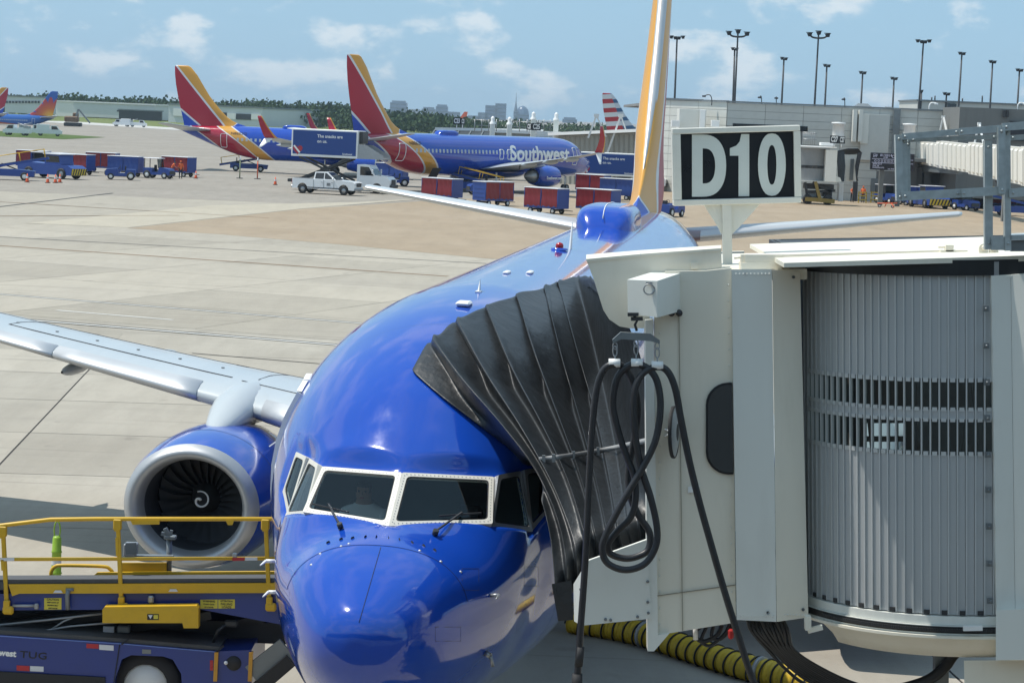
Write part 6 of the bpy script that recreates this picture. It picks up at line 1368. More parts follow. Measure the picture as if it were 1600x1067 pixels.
def catering_truck(label, lift_h=2.1):
    t = thing('catering_truck', label, 'catering truck'); mw_ = mat('white_truck_paint', (.74, .75, .76), .25)
    m_ = MB(); m_.box((-.3, 0, .82), (8.2, .95, .28)); m_.build('chassis', M_DARKM, t); truck_cab(t, 2.6, mw_)
    z0 = .95 + lift_h; catering_box(t, -3.9, 2.4, z0, z0 + 2.5, 2.3, ['The snacks are', 'on us.'], .40)
    m_ = MB()
    for y in (-.8, .8):
        m_.bar((-3.2, y, 1.0), (1.6, y, z0 - .05), .14, .18); m_.bar((1.6, y * 1.12, 1.0), (-3.2, y * 1.12, z0 - .05), .14, .18)
    m_.build('scissor_lift', M_DARKM, t)
    m_ = MB(); m_.box((3.6, 0, z0 + .06), (2.5, 2.1, .12)); pl = m_.build('platform', M_GREYM, t)
    for s in (-1, 1):
        m_ = MB(); m_.prism([(2.42, z0 + .12), (4.85, z0 + .12), (4.85, z0 + .35), (3.2, z0 + 1.25), (2.42, z0 + 1.3)], s * 1.03 - .02, s * 1.03 + .02); m_.build('platform_side', M_GREYM, pl)
    m_ = MB(); m_.box((2.6, 0, z0 + 1.9), (.3, 1.6, 1.1)); m_.build('door_hood', M_DARKM, t)
    for x, y in ((-2.6, 1.15), (-2.6, -1.15), (2.0, 1.15), (2.0, -1.15)): MB().tube([(x, y, .1), (x, y, .95)], .07, 8).box((x, y, .06), (.3, .3, .06)).build('stabiliser', M_GREYM, t)
    wheels(t, [(-2.2, .9), (-2.2, -.9), (4.3, .95), (4.3, -.95)], .48, .3, M_GREYM); return t
def van(label, group, k=0):
    t = thing('utility_truck', label, 'utility truck', group=group); mw_ = mat('white_truck_paint', (.74, .75, .76), .25)
    m_ = MB(); m_.prism([(-2.8, .5), (2.6, .5), (2.7, 1.1), (2.1, 1.35), (1.5, 2.15), (.3, 2.2), (.2, 1.5), (-2.8, 1.5)], -1.0, 1.0); m_.build('body', mw_, t)
    for s in (-1, 1): m_ = MB(); m_.add([(.45, s * 1.01, 1.4), (1.85, s * 1.01, 1.4), (1.45, s * 1.01, 2.05), (.45, s * 1.01, 2.08)], [[0, 1, 2, 3]]); m_.build('side_window', M_DGLASS, t)
    m_ = MB()
    if k: m_.box((-1.3, 0, 1.95), (2.7, 1.9, 1.0), None, .05)
    else: m_.box((-2.2, 0, 1.75), (.9, 1.8, .5)); m_.tube([(-2.6, 0, 1.9), (-.2, 0, 2.5)], .09, 6)
    m_.build('equipment_body', mw_ if k else M_GREYM, t); wheels(t, [(-1.8, .85), (-1.8, -.85), (1.7, .85), (1.7, -.85)], .42, .28, M_GREYM); return t
def cone(label, group): 
    t = thing('traffic_cone', label, 'traffic cone', group=group); MB().box((0, 0, .02), (.42, .42, .04)).build('base', M_BLACK, t)
    MB().lathe([(.04, .16), (.75, .035), (.75, 0)], (0, 0, 0), 'z', 12).build('shell', M_CONE, t); MB().lathe([(.36, .118), (.52, .090)], (0, 0, 0), 'z', 12).build('reflective_band', M_WHR, t); return t
def person(name, label, pose, top, legs, hat=None, group=None, scale=1.0, sit=False):
    """one skinned body: pose gives the joints"""
    J = dict(pelvis=(0, 0, .95), spine=(0, 0, 1.15), chest=(0, 0, 1.38), neck=(0, 0, 1.52), head=(0.02, 0, 1.63), crown=(0.02, 0, 1.75), shR=(0, -.19, 1.42), elR=(.02, -.25, 1.14), wrR=(.10, -.24, .92), haR=(.13, -.235, .83), shL=(0, .19, 1.42), elL=(.02, .25, 1.14), wrL=(.10, .24, .92), haL=(.13, .235, .83),
             hiR=(0, -.10, .90), knR=(.02, -.11, .50), anR=(-.02, -.11, .09), toR=(.16, -.12, .04), hiL=(0, .10, .90), knL=(.02, .11, .50), anL=(-.02, .11, .09), toL=(.16, .12, .04)); J.update(pose)
    rad = dict(pelvis=.145, spine=.135, chest=.155, neck=.06, head=.098, crown=.075, shR=.07, elR=.05, wrR=.036, haR=.042, shL=.07, elL=.05, wrL=.036, haL=.042, hiR=.10, knR=.068, anR=.048, toR=.04, hiL=.10, knL=.068, anL=.048, toL=.04)
    E = [('pelvis', 'spine'), ('spine', 'chest'), ('chest', 'neck'), ('neck', 'head'), ('head', 'crown'), ('chest', 'shR'), ('shR', 'elR'), ('elR', 'wrR'), ('wrR', 'haR'), ('chest', 'shL'), ('shL', 'elL'), ('elL', 'wrL'), ('wrL', 'haL'), ('pelvis', 'hiR'), ('hiR', 'knR'), ('knR', 'anR'), ('anR', 'toR'), ('pelvis', 'hiL'), ('hiL', 'knL'), ('knL', 'anL'), ('anL', 'toL')]
    ks = list(J); me = bpy.data.meshes.new(name); me.from_pydata([J[k] for k in ks], [(ks.index(a), ks.index(b)) for a, b in E], []); o = bpy.data.objects.new(name, me); COL.objects.link(o)
    sk = o.modifiers.new('skin', 'SKIN'); sv = me.skin_vertices[0].data if me.skin_vertices else None
    if sv is None:
        bm = bmesh.new(); bm.from_mesh(me); bm.verts.layers.skin.verify(); bm.to_mesh(me); bm.free(); sv = me.skin_vertices[0].data
    for i, k in enumerate(ks): sv[i].radius = (rad[k], rad[k] * (.78 if k in ('pelvis', 'spine', 'chest') else 1)); sv[i].use_root = (k == 'pelvis')
    ss = o.modifiers.new('smooth', 'SUBSURF'); ss.levels = 2; ss.render_levels = 2
    dg = bpy.context.evaluated_depsgraph_get(); m2 = bpy.data.meshes.new_from_object(o.evaluated_get(dg)); COL.objects.unlink(o); bpy.data.objects.remove(o)
    m2.materials.clear(); skin = mat('skin', (.34, .19, .13), .55, var=.08)
    for m_ in (legs, top, skin, mat('dark_hair', (.03, .022, .018), .6), M_BLACK): m2.materials.append(m_)
    V = {k: Vector(v) for k, v in J.items()}
    segs = [('pelvis', 'spine', 1), ('spine', 'chest', 1), ('chest', 'neck', 1), ('shR', 'elR', 1), ('shL', 'elL', 1), ('elR', 'wrR', 2), ('elL', 'wrL', 2), ('wrR', 'haR', 2), ('wrL', 'haL', 2), ('neck', 'head', 2), ('head', 'crown', 3), ('hiR', 'knR', 0), ('knR', 'anR', 0), ('hiL', 'knL', 0), ('knL', 'anL', 0), ('anR', 'toR', 4), ('anL', 'toL', 4)]
    for p in m2.polygons:
        c = p.center; best = (9, 0)
        for a, b, k in segs:
            A_, B_ = V[a], V[b]; d = B_ - A_; t = max(0, min(1, (c - A_).dot(d) / d.length_squared)); q = (c - (A_ + d * t)).length
            if q < best[0]: best = (q, k)
        k = best[1]
        if k == 3 and (c - V['head']).x > .05 and c.z < V['head'].z + .05: k = 2
        if k == 2 and c.z > V['neck'].z + .04 and (c - V['head']).x < -.01: k = 3
        p.material_index = k; p.use_smooth = True
    t = link(name, m2, None); tag(t, label, 'person', group); t.scale = (scale,) * 3
    h = V['head']; f = MB()
    for s in (-1, 1): f.lathe([(-.008, .0), (0, .012), (.008, 0)], h + Vector((.088, s * .033, .015)), 'x', 6)
    f.build('eyes', M_BLACK, t); f = MB(); f.add([h + Vector(v) for v in ((.09, -.012, -.02), (.09, .012, -.02), (.09, 0, .02), (.118, 0, -.016))], [[0, 1, 3], [1, 2, 3], [2, 0, 3]]); f.build('nose', skin, t); f = MB(); f.box(h + Vector((.088, 0, -.048)), (.012, .04, .008)); f.build('mouth', M_RED, t)
    if hat: f = MB(); f.lathe([(.03, .108), (.07, .102), (.11, .07), (.125, 0)], h + Vector((0, 0, 0)), 'z', 12); f.build('cap', hat, t)
    return t
# ---- placing them
C0 = baggage_cart('red curtained cart nearest the white pickup, first of four big carts in a line')
place(C0, gpz(690, 315.5), R(-33))
C1 = place(copy_tree(C0), gpz(770, 321.5), R(43), 'red curtained cart with its blue end to the left, second of the four')
C2 = place(copy_tree(C0), gpz(853, 333.5), R(-35), 'red curtained cart with creased shiny curtains, third in the line of four')
C3 = place(copy_tree(C0), gpz(934, 335), R(-30), 'red curtained baggage cart partly behind the dome of the blue airliner')
C4 = place(copy_tree(C0), gpz(926, 304), R(-28), 'red curtained baggage cart behind the cart at the dome, beside grey machinery')
C5 = place(copy_tree(C0), gpz(52, 266), R(-8), 'red curtained baggage cart leftmost of the row at the far left')
C6 = place(copy_tree(C0), gpz(160, 269), R(-6), 'red curtained baggage cart just left of the blue curtained cart')
C7 = place(copy_tree(C0), gpz(279, 276), R(-26), 'red curtained baggage cart with two workers in orange vests in front of it')
O0 = place(baggage_cart('open baggage cart with a dark empty inside behind the blue pushback tug', 'open'), gpz(76, 270), R(-7))
H0 = place(baggage_cart('half open cart, dark on its left and red on its right, beside the pushback tug', 'half'), gpz(120, 273), R(-22))
B0 = place(baggage_cart('baggage cart with blue curtains behind the open tractor', 'blue'), gpz(196, 276), R(-12))
place(copy_tree(B0), gpz(965, 312), R(-20), 'blue curtained baggage cart below the right-hand catering box'); place(copy_tree(B0), gpz(612, 284), R(-20), 'blue curtained baggage cart under the tail of the lettered airliner')
T0 = place(tractor('open baggage tractor without a cab in front of the blue curtained cart'), gpz(189, 281), R(188))
T1 = place(tractor('baggage tractor with a roofed cab facing right beside the workers in orange', True), gpz(247, 279), R(-18))
T2 = place(copy_tree(T0), gpz(617, 291), R(190), 'open baggage tractor under the tail of the lettered airliner'); 
place(copy_tree(T0), gpz(590, 279), R(15), 'open baggage tractor behind the catering truck')
place(copy_tree(T0), gpz(755, 305), R(200), 'open baggage tractor hidden behind the first two big carts')
place(copy_tree(T1), gpz(1386, 318), R(-55), 'roofed baggage tractor below the black information board'); place(copy_tree(T1), gpz(1508, 329), R(-60), 'roofed baggage tractor right of the striped pushback tug near two cones'); place(copy_tree(T0), gpz(1470, 322), R(170), 'open baggage tractor behind the galvanised frame')
place(copy_tree(T0), gpz(1046, 339), R(60), 'open baggage tractor peeking out right of the blue airliner tail')
L0 = place(small_loader('belt loader with yellow rails reaching up to the hold of the lettered airliner', 11), gpz(735, 300), R(160))
place(copy_tree(L0), gpz(388, 268), R(4), 'low blue belt loader standing under the half hidden airliner'); place(copy_tree(L0), gpz(12, 281), R(8), 'low blue belt loader cut off by the left edge beside the pushback tug')
place(copy_tree(L0), gpz(1590, 338), R(178), 'blue belt loader with white rims at the right edge behind the galvanised frame')
place(copy_tree(B0), gpz(1432, 322), R(-14), 'blue curtained baggage cart in the dark bay below the white tunnel'); place(copy_tree(T0), gpz(1416, 320), R(-170), 'open baggage tractor left of the cart in the dark bay'); place(copy_tree(C0), gpz(1560, 326), R(12), 'red curtained baggage cart at the right behind the galvanised posts')
PU = place(pickup('white pickup truck parked in front of the catering truck'), gpz(511, 303.5), R(-17))
CT = place(catering_truck('catering truck with its blue box raised behind the white pickup'), gpz(523, 299), R(-14))
CT2 = place(catering_truck('catering truck with its blue box low, left of the blue airliner tail', .5), gpz(962, 296), R(-8))
# pushback tugs
def pushback(label):
    t = thing('pushback_tug', label, 'pushback tug', group='pushback tugs'); m_ = MB(); m_.prism([(-3.2, .35), (3.0, .35), (3.1, 1.0), (2.6, 1.25), (-3.0, 1.45), (-3.25, 1.0)], -1.1, 1.1); m_.build('body', M_CARTBLUE, t)
    m_ = MB(); m_.prism([(-.2, 1.3), (1.7, 1.3), (1.5, 2.2), (-.1, 2.2)], -.95, .95); m_.build('cab', M_CARTBLUE, t); MB().box((.7, 0, 2.24), (2.1, 2.1, .08), None, .02).build('cab_roof', M_CARTROOF, t)
    for s in (-1, 1):
        m_ = MB(); m_.add([(-.05, s * .96, 1.5), (1.55, s * .96, 1.5), (1.42, s * .96, 2.1), (-.0, s * .96, 2.1)], [[0, 1, 2, 3]]); m_.build('side_window', M_DGLASS, t)
    m_ = MB(); m_.box((3.07, 0, .68), (.08, 2.1, .6)); m_.build('bumper', M_YELC, t)
    for i in range(6): m_ = MB(); m_.add([(3.116, -1.0 + i * .35, .4), (3.116, -.84 + i * .35, .4), (3.116, -.62 + i * .35, .97), (3.116, -.78 + i * .35, .97)], [[0, 1, 2, 3]]); m_.build('hazard_stripe', M_BLACK, t)
    wheels(t, [(x, y) for x in (-1.9, 1.9) for y in (-1.05, 1.05)], .5, .35, M_GREYM); return t
PB = place(pushback('blue pushback tug with pale cab roof and striped bumper among the left carts'), gpz(82, 278.5), R(-28))
place(copy_tree(PB), gpz(1450, 325), R(-78), 'blue pushback tug with a striped bumper below the white tunnel at right')
for i, (px, py, lb) in enumerate(((42.5, 285, 'orange traffic cone leftmost, in front of the pushback tug wheel'), (74.5, 286, 'orange traffic cone below the middle of the pushback tug'), (86.5, 286, 'dull dark orange traffic cone between two brighter ones'), (93.5, 285.5, 'bright orange traffic cone at the striped bumper of the left tug'), (306, 279, 'orange traffic cone at the right end of the cart with the workers'), (430, 289, 'orange traffic cone alone left of the white pickup'), (1525, 328, 'orange traffic cone right of the right-hand tractor'), (1539, 328, 'orange traffic cone against the galvanised post'), (730, 286, 'orange traffic cone under the wing of the lettered airliner'))):
    c = cone(lb, 'orange traffic cones') if i == 0 else copy_tree(cc0); cc0 = c if i == 0 else cc0; place(c, gpz(px, py), 0, lb)
def pole(label, m_):
    t = thing('delineator_post', label, 'delineator post', group='wingtip marker posts'); MB().lathe([(0, .35), (.06, .33), (.06, 0)], (0, 0, 0), 'z', 14).build('base', M_BLACK, t); MB().tube([(0, 0, .05), (0, 0, 1.9)], .06, 8).build('post', m_, t); MB().lathe([(1.9, .1), (2.2, .05), (2.25, 0)], (0, 0, 0), 'z', 10).build('cap', M_WHR, t); return t
place(pole('green grey marker post left of the two orange ones by the half hidden airliner', mat('green_grey_post', (.22, .27, .16), .6)), gpz(374.5, 279), 0); place(pole('orange marker post between the green post and the lone cone', M_CONE), gpz(402, 280), 0); place(pole('yellow marker post at the nose of the catering truck', M_YEL), gpz(584, 302), 0)
M_VEST = mat('orange_safety_vest', (.75, .14, .03), .6); M_LVEST = mat('lime_safety_vest', (.40, .55, .05), .6); M_PANTS = mat('dark_trousers', (.02, .022, .03), .8)
bend = dict(spine=(.05, 0, 1.14), chest=(.16, 0, 1.33), neck=(.25, 0, 1.44), head=(.32, 0, 1.50), crown=(.36, 0, 1.61), shR=(.16, -.19, 1.36), shL=(.16, .19, 1.36), elR=(.30, -.24, 1.12), elL=(.30, .24, 1.12), wrR=(.46, -.18, 1.05), wrL=(.46, .18, 1.05), haR=(.53, -.16, 1.03), haL=(.53, .16, 1.03))
place(person('person', 'worker in an orange vest seen from behind, right of the other at the red cart', {}, M_VEST, M_PANTS, M_VEST, 'ramp workers'), gpz(282, 279.5), R(100)); place(person('person', 'worker in an orange vest bending over beside the roofed tractor', bend, M_VEST, M_PANTS, M_BLACK, 'ramp workers'), gpz(268, 278.5), R(10))
walk = dict(knR=(.16, -.11, .52), anR=(.10, -.11, .10), toR=(.27, -.12, .05), knL=(-.05, .11, .50), anL=(-.24, .11, .13), toL=(-.10, .12, .05), elR=(-.10, -.25, 1.15), wrR=(-.06, -.25, .93), haR=(-.03, -.25, .85), elL=(.10, .25, 1.15), wrL=(.24, .23, .98), haL=(.31, .22, .93))
place(person('person', 'worker in a lime vest walking in front of the engine of the lettered airliner', walk, M_LVEST, M_LVEST, None, 'ramp workers'), gpz(851, 298), R(-100))
place(person('person', 'worker in an orange vest under the cab of the C27 jet bridge, the left one', bend, M_VEST, M_PANTS, M_VEST, 'ramp workers'), gpz(1331, 316.5), R(-80)); place(person('person', 'worker in an orange vest at the yellow barrier by the C27 jet bridge', {}, M_VEST, M_PANTS, M_VEST, 'ramp workers'), gpz(1348, 317), R(-120))
# utility trucks by the sunburst tail, and works traffic on the far taxiway
V0 = place(van('white utility truck with a rear hoist, leftmost under the sunburst airliner', 'white trucks under the sunburst airliner'), gpz(26, 212), R(172)); V1 = place(van('white utility truck with a tall box body at the right end of the truck row', 'white trucks under the sunburst airliner', 1), gpz(77, 213), R(10))
place(copy_tree(V0), gpz(50, 211), R(8), 'white utility truck with a rear hoist in the middle of the truck row')
place(copy_tree(V1), gpz(190, 198), R(175), 'white box truck driving on the pale far taxiway'); place(copy_tree(V0), gpz(216, 199), R(5), 'grey looking truck following on the pale far taxiway')
# the pilot behind the left windscreen
sitp = dict(pelvis=(0, 0, .55), spine=(-.02, 0, .76), chest=(-.02, 0, 1.0), neck=(0, 0, 1.15), head=(.03, 0, 1.26), crown=(.03, 0, 1.38), shR=(0, -.19, 1.04), shL=(0, .19, 1.04), elR=(.16, -.24, .80), elL=(.16, .24, .80), wrR=(.34, -.10, .93), wrL=(.36, .16, .78), haR=(.40, -.04, 1.0), haL=(.44, .13, .78), hiR=(.06, -.10, .53), knR=(.46, -.12, .58), anR=(.50, -.12, .14), toR=(.66, -.12, .09), hiL=(.06, .10, .53), knL=(.46, .12, .58), anL=(.50, .12, .14), toL=(.66, .12, .09))
pil = person('person', 'pilot in a white shirt sitting behind the left windscreen of the gate airliner', sitp, mat('white_shirt', (.75, .76, .78), .7), M_PANTS, None, None)
pil.matrix_world = PM @ (Matrix.Translation((2.92, .50, 2.40)) @ Matrix.Rotation(math.pi, 4, 'Z'))
# ------------------------------------------------------------------ concourse on the right, its bridges, lights and clutter
M_PANEL = mat('sunlit_pale_wall_panel', (.66, .66, .61), .55, var=.05, scale=.4, dirt=.10, dcol=(.25, .24, .22))  # wall colour lightened for the sunlit left face
M_PANELG = mat('shaded_grey_wall_panel', (.52, .53, .50), .55, var=.06, scale=.4, dirt=.12, dcol=(.2, .2, .19))  # same wall greyed in colour for the shaded front face
M_CONCW = mat('grey_concrete_wall', (.17, .175, .17), .85, var=.15, scale=.5, stretch=(2, 2, .25), dirt=.3, dcol=(.09, .09, .09))
M_GAP = mat('wall_joint_backing', (.20, .20, .195), .9)
M_TUN = mat('white_tunnel_sheet', (.82, .80, .73), .45, var=.04, dirt=.06)
M_GRYC = mat('grey_curtain_sheet', (.24, .25, .255), .5, var=.1)
def hor(px): return 533.5 - 5.34 / 180 * math.pi * FPX + 0 
TY = 256.0
tb = thing('concourse_building', 'long pale panelled concourse building behind the gate sign', 'building', at(1137, 312, TY))
TO = tb.location.copy()
def tq(px, py, y): return at(px, py, y) - TO
P0, P1 = at(1137, 160.5, TY), at(1494, 176, TY); ztopT = P0.z; xA, xB = P0.x, P1.x
def wall(o, p0, p1, z0, z1, nr, ncol, m_, skip=lambda i, j: False, th=.35):
    """panelled wall between two plan points: backing, then every panel a piece with recessed joints"""
    p0, p1 = Vector(p0), Vector(p1); d = p1 - p0; L = d.length; d.normalize(); n = Vector((d.y, -d.x)); 
    if n.y > 0: n = -n
    bk = MB(); q = [(p0.x, p0.y), (p1.x, p1.y), (p1.x - n.x * th, p1.y - n.y * th), (p0.x - n.x * th, p0.y - n.y * th)]; bk.prism(q, z0, z1, 'xy'); b = bk.build('wall', M_GAP, o)
    w_, h_ = L / ncol, (z1 - z0) / nr; g = .022; pm = MB(); pm.prism([(g, 0), (w_ - g, 0), (w_ - g, .07), (g, .07)], g * .8, h_ - g * .8, 'xy'); me = pm.mesh('wall_panel', m_)
    ang = math.atan2(-d.y, -d.x) if False else math.atan2(d.y, d.x)
    for i in range(ncol):
        for j in range(nr):
            if skip(i, j): continue
            c = link('wall_panel', me, b); c.matrix_local = Matrix.Translation((p0.x + d.x * w_ * i + n.x * .075, p0.y + d.y * w_ * i + n.y * .075, z0 + h_ * j)) @ Matrix.Rotation(ang, 4, 'Z')
    return b
rel = lambda x, y: (x - TO.x, y - TO.y)
wall(tb, rel(xA, TY), rel(xB, TY), -TO.z, ztopT - TO.z, 12, 6, M_PANELG, lambda i, j: (j in (7, 8) and i in (0, 1)) or (j < 4 and i > 3))
wall(tb, rel(xA - 8.5, TY + 9), rel(xA, TY), -TO.z, ztopT - TO.z + .05, 12, 3, M_PANEL)
m_ = MB(); m_.box(((xA + xB) / 2 - TO.x, .0, ztopT - TO.z + .10), (xB - xA + .3, .5, .16)); m_.build('roof_coping', M_STEEL, tb)
m_ = MB(); d_ = Vector((8.5, -9, 0)); m_.bar(Vector((xA - 8.5 - TO.x, TY + 9 - TO.y, ztopT - TO.z + .14)), Vector((xA - TO.x, TY - TO.y, ztopT - TO.z + .14)), .5, .14); m_.build('roof_coping', M_STEEL, tb)
m_ = MB(); m_.prism([rel(xA - 8.5, TY + 9.2), rel(xA, TY + .3), rel(xB + 30, TY + .3), rel(xB + 30, TY + 60), rel(xA - 8.5, TY + 60)], ztopT - TO.z - .6, ztopT - TO.z - .3, 'xy'); m_.build('roof', mat('grey_roof_felt', (.2, .2, .2), .9), tb)
m_ = MB(); q = [tq(x, y, TY - .12) for x, y in ((1145, 193), (1262, 198), (1262, 206), (1145, 201))]; m_.add(q, [[0, 1, 2, 3]]); m_.build('window', M_DGLASS, tb)
def tbox(name, x0, y0, x1, y1, y, t, m__, parent=None):
    a, b = tq(x0, y0, y), tq(x1, y1, y); mm = MB(); mm.box(((a.x + b.x) / 2, a.y + t / 2, (a.z + b.z) / 2), (abs(b.x - a.x), t, abs(a.z - b.z)), None, .02); return mm.build(name, m__, parent or tb)
tbox('stair_tower', 1062, 170, 1100, 250, TY - 2.5, 4, M_PANEL); tbox('downpipe', 1094, 172, 1098, 260, TY - 3, .3, M_WHITE)
for x in (1050, 1112): tbox('roof_unit', x, 188, x + 12, 199, TY - 4, 1.2, M_WHITE)
tbox('pale_bay', 1347, 178, 1387, 252, TY - .5, .4, M_PANELG); tbox('pale_pier', 1346.5, 178, 1356, 225, TY - .7, .3, M_PANEL)
for x in (1334, 1343): tbox('vertical_fin', x, 172, x + 3.5, 222, TY - 1.2, 1.0, M_PANEL)
for x in (1397, 1402): tbox('downpipe', x, 170, x + 1.6, 240, TY - .5, .15, M_STEEL)
tbox('door', 1361, 279, 1372, 300, TY - .2, .1, M_STEEL); tbox('conduit', 1346, 202, 1412, 203.2, TY - .4, .1, M_STEEL)
for x, y in ((1310, 203), (1421, 205)): 
    a = tq(x, y, TY - 3); mm = MB(); mm.lathe([(-.7, .62), (.55, .62), (.6, .75), (.75, .75), (.8, 0)], a, 'z', 16); mm.build('roof_vent', M_WHITE, tb)
# recessed ground floor at right: columns and openings painted dark under a deep slab
m_ = MB(); a = tq(1420, 252, TY + 3); m_.box((a.x + 16, 3, (a.z - TO.z) / 2 - 0), (34, .4, a.z + TO.z + 2)); m_.build('recess_wall', M_CONCW, tb)
for x0, x1 in ((1424, 1431), (1446, 1453), (1475, 1479)): tbox('column', x0, 250, x1, 306, TY - 1, .8, M_CONCW)
for x0, x1, m__ in ((1433, 1445, M_DIM), (1456, 1473, M_DIM), (1480, 1491, M_DIM)): tbox('opening_shade', x0, 262, x1, 306, TY + 2.2, .4, m__)  # solid dark boxes put in for the shade inside the openings
tbox('loading_wall', 1493, 268, 1620, 320, TY - 3, 3, M_PANELG); tbox('soffit', 1410, 247, 1640, 262, TY - 4, 6, M_CONCW)
# concrete block in front at the right and the rooftop storey behind
cb = thing('concrete_block', 'plain grey concrete block building at the right above the white tunnel', 'building', at(1550, 310, 246)); co = cb.location.copy()
mm = MB(); a, b = at(1500, 167.5, 246) - co, at(1760, 320, 246) - co; mm.box(((a.x + b.x) / 2, 5, (a.z + b.z) / 2), (b.x - a.x, 10, a.z - b.z)); mm.build('wall', M_CONCW, cb)
for x in (1569, 1574): q = at(x, 178, 245.8) - co; mm = MB(); mm.box(q, (.25, .3, .7)); mm.build('wall_light', M_DARKM, cb)
mm = MB(); q = at(1585, 205, 245.8) - co; mm.box((q.x + 6, q.y + .1, q.z), (13, .5, 2.0)); mm.build('dark_band', M_DIM, cb)
rb = thing('rooftop_storey', 'low grey rooftop storey behind the concrete block', 'building', at(1520, 200, 330)); ro = rb.location.copy()
mm = MB(); a, b = at(1434, 158, 330) - ro, at(1760, 230, 330) - ro; mm.box(((a.x + b.x) / 2, 8, (a.z + b.z) / 2), (b.x - a.x, 16, a.z - b.z)); mm.build('wall', M_PANELG, rb); mm = MB(); mm.box(((a.x + b.x) / 2, 8, a.z + .1), (b.x - a.x + .4, 16.4, .2)); mm.build('roof_coping', M_STEEL, rb)
mm = MB(); q = at(1487, 169, 329.8) - ro; mm.box(q, (1.2, .3, 1.2)); mm.build('window', M_DGLASS, rb)
for (x, y, y2) in ((1456, 152, 160), (1461, 150, 160), (1504, 154, 160), (1535, 150, 160)): mm = MB(); mm.tube([at(x, y, 331) - ro, at(x - .4, y2, 331) - ro], .10, 5); mm.build('aerial', M_DARKM, rb)
rc = thing('roof_cabin', 'low grey cabin on the far roof at the left of the light poles', 'building', at(1070, 162, 292)); o_ = rc.location.copy(); mm = MB(); a, b = at(1020, 154.5, 292) - o_, at(1096, 163, 292) - o_; mm.box(((a.x + b.x) / 2, 3, (a.z + b.z) / 2), (b.x - a.x, 6, a.z - b.z)); mm.build('wall', M_CONCW, rc); mm = MB(); mm.box(((a.x + b.x) / 2, 3, a.z + .08), (b.x - a.x + .5, 6.5, .16)); mm.build('roof', M_STEEL, rc)
for x, y, w__ in ((1348, 160, 34), (1388, 165, 22)):
    s_ = thing('roof_lantern', 'small hipped grey rooflight on the concourse roof, %s' % ('the larger, left one' if w__ > 30 else 'the smaller, right one'), 'rooflight', at(x, y + 12, 285)); mm = MB(); ww = w__ * 285 / FPX / 2; mm.add([(-ww, -2, 0), (ww, -2, 0), (ww, 2, 0), (-ww, 2, 0), (-ww * .45, 0, .75), (ww * .45, 0, .75)], [[0, 1, 5, 4], [2, 3, 4, 5], [1, 2, 5], [3, 0, 4]]); mm.build('glazing', M_STEEL, s_); mm = MB(); mm.box((0, 0, -.3), (2 * ww + .3, 4.3, .6)); mm.build('kerb', M_PANELG, s_)
# roof-edge lamps and cameras on bent arms
for x, y, x2 in ((1112, 163, 1100), (1190, 165, 1187), (1213, 166, 1213), (1320, 168, 1318), (1452, 172, 1456), (1590, 172, 1600)):
    l_ = thing('roof_lamp', 'slim curved lamp arm on the concourse roof edge %s' % {1112: 'above the stair tower', 1190: 'right of the three-headed pole', 1213: 'left of the second tall pole', 1320: 'midway along the roof', 1452: 'at the bend of the roof', 1590: 'over the concrete block'}[x], 'lamp', at(x, y + 2, 257), group='roof edge lamps'); o_ = l_.location.copy()
    big = x > 1400; h_ = at(x, y - (9 if big else 13), 257) - o_; e_ = at(x2 if not big else x + 11, y - (10 if big else 13), 257) - o_
    mm = MB(); mm.tube(smooth_path([(0, 0, 0), h_ * .7, h_ + (e_ - h_) * .3 + Vector((0, 0, .1)), e_], 4), .05 if not big else .08, 5); mm.build('arm', M_WHITE if big else M_DARKM, l_); mm = MB(); mm.box(e_ - Vector((0, 0, .05)), (.4, .25, .18), None, .04); mm.build('lamp_head', M_WHITE if big else M_DARKM, l_)
# floodlight poles: (top x, y, foot x, y, distance, heads, label)
def pole_light(tx, ty, bx, by, y, kind, label):
    b = at(bx, by, y); p = thing('floodlight_pole', label, 'light pole', (b.x, b.y, min(b.z, 0)), group='floodlight poles behind the concourse'); o_ = p.location.copy(); t = at(tx, ty, y) - o_; s = y / FPX
    mm = MB(); mm.tube([(0, 0, 0), (t.x, 0, t.z)], [.19 * y / 330, .11 * y / 330], 8); mm.build('pole', M_DARKM, p)
    if kind == 3:
        mm = MB(); mm.tube(smooth_path([t + Vector((-14 * s, 0, 0)), t + Vector((-9 * s, 0, -4 * s)), t + Vector((0, 0, -5 * s)), t + Vector((9 * s, 0, -4 * s)), t + Vector((14 * s, 0, 0))], 4), .12, 6); mm.build('cross_arm', M_DARKM, p)
        hd = [(-14, 0), (0, 3), (14, 0)]; sz_ = 8
    elif kind == 4: hd = [(-9, 0), (-3, -1), (3, -1), (9, .5)]; sz_ = 6
    elif kind == 2: hd = [(-3, 0), (3, -.5)]; sz_ = 5.5
    else: hd = [(0, 0)]; sz_ = 5
    for hx, hy in hd:
        c = t + Vector((hx * s, 0, hy * s)); w__ = sz_ * s; mm = MB(); mm.prism([(c.x - w__ / 2, c.z + w__ * .25), (c.x + w__ / 2, c.z + w__ * .35), (c.x + w__ * .35, c.z - w__ * .35), (c.x - w__ * .2, c.z - w__ * .40)], -w__ * .35, w__ * .35); mm.box((c.x, 0, c.z + w__ * .38), (w__ * 1.25, w__ * .9, w__ * .10)); mm.build('floodlight', M_BLACK, p)
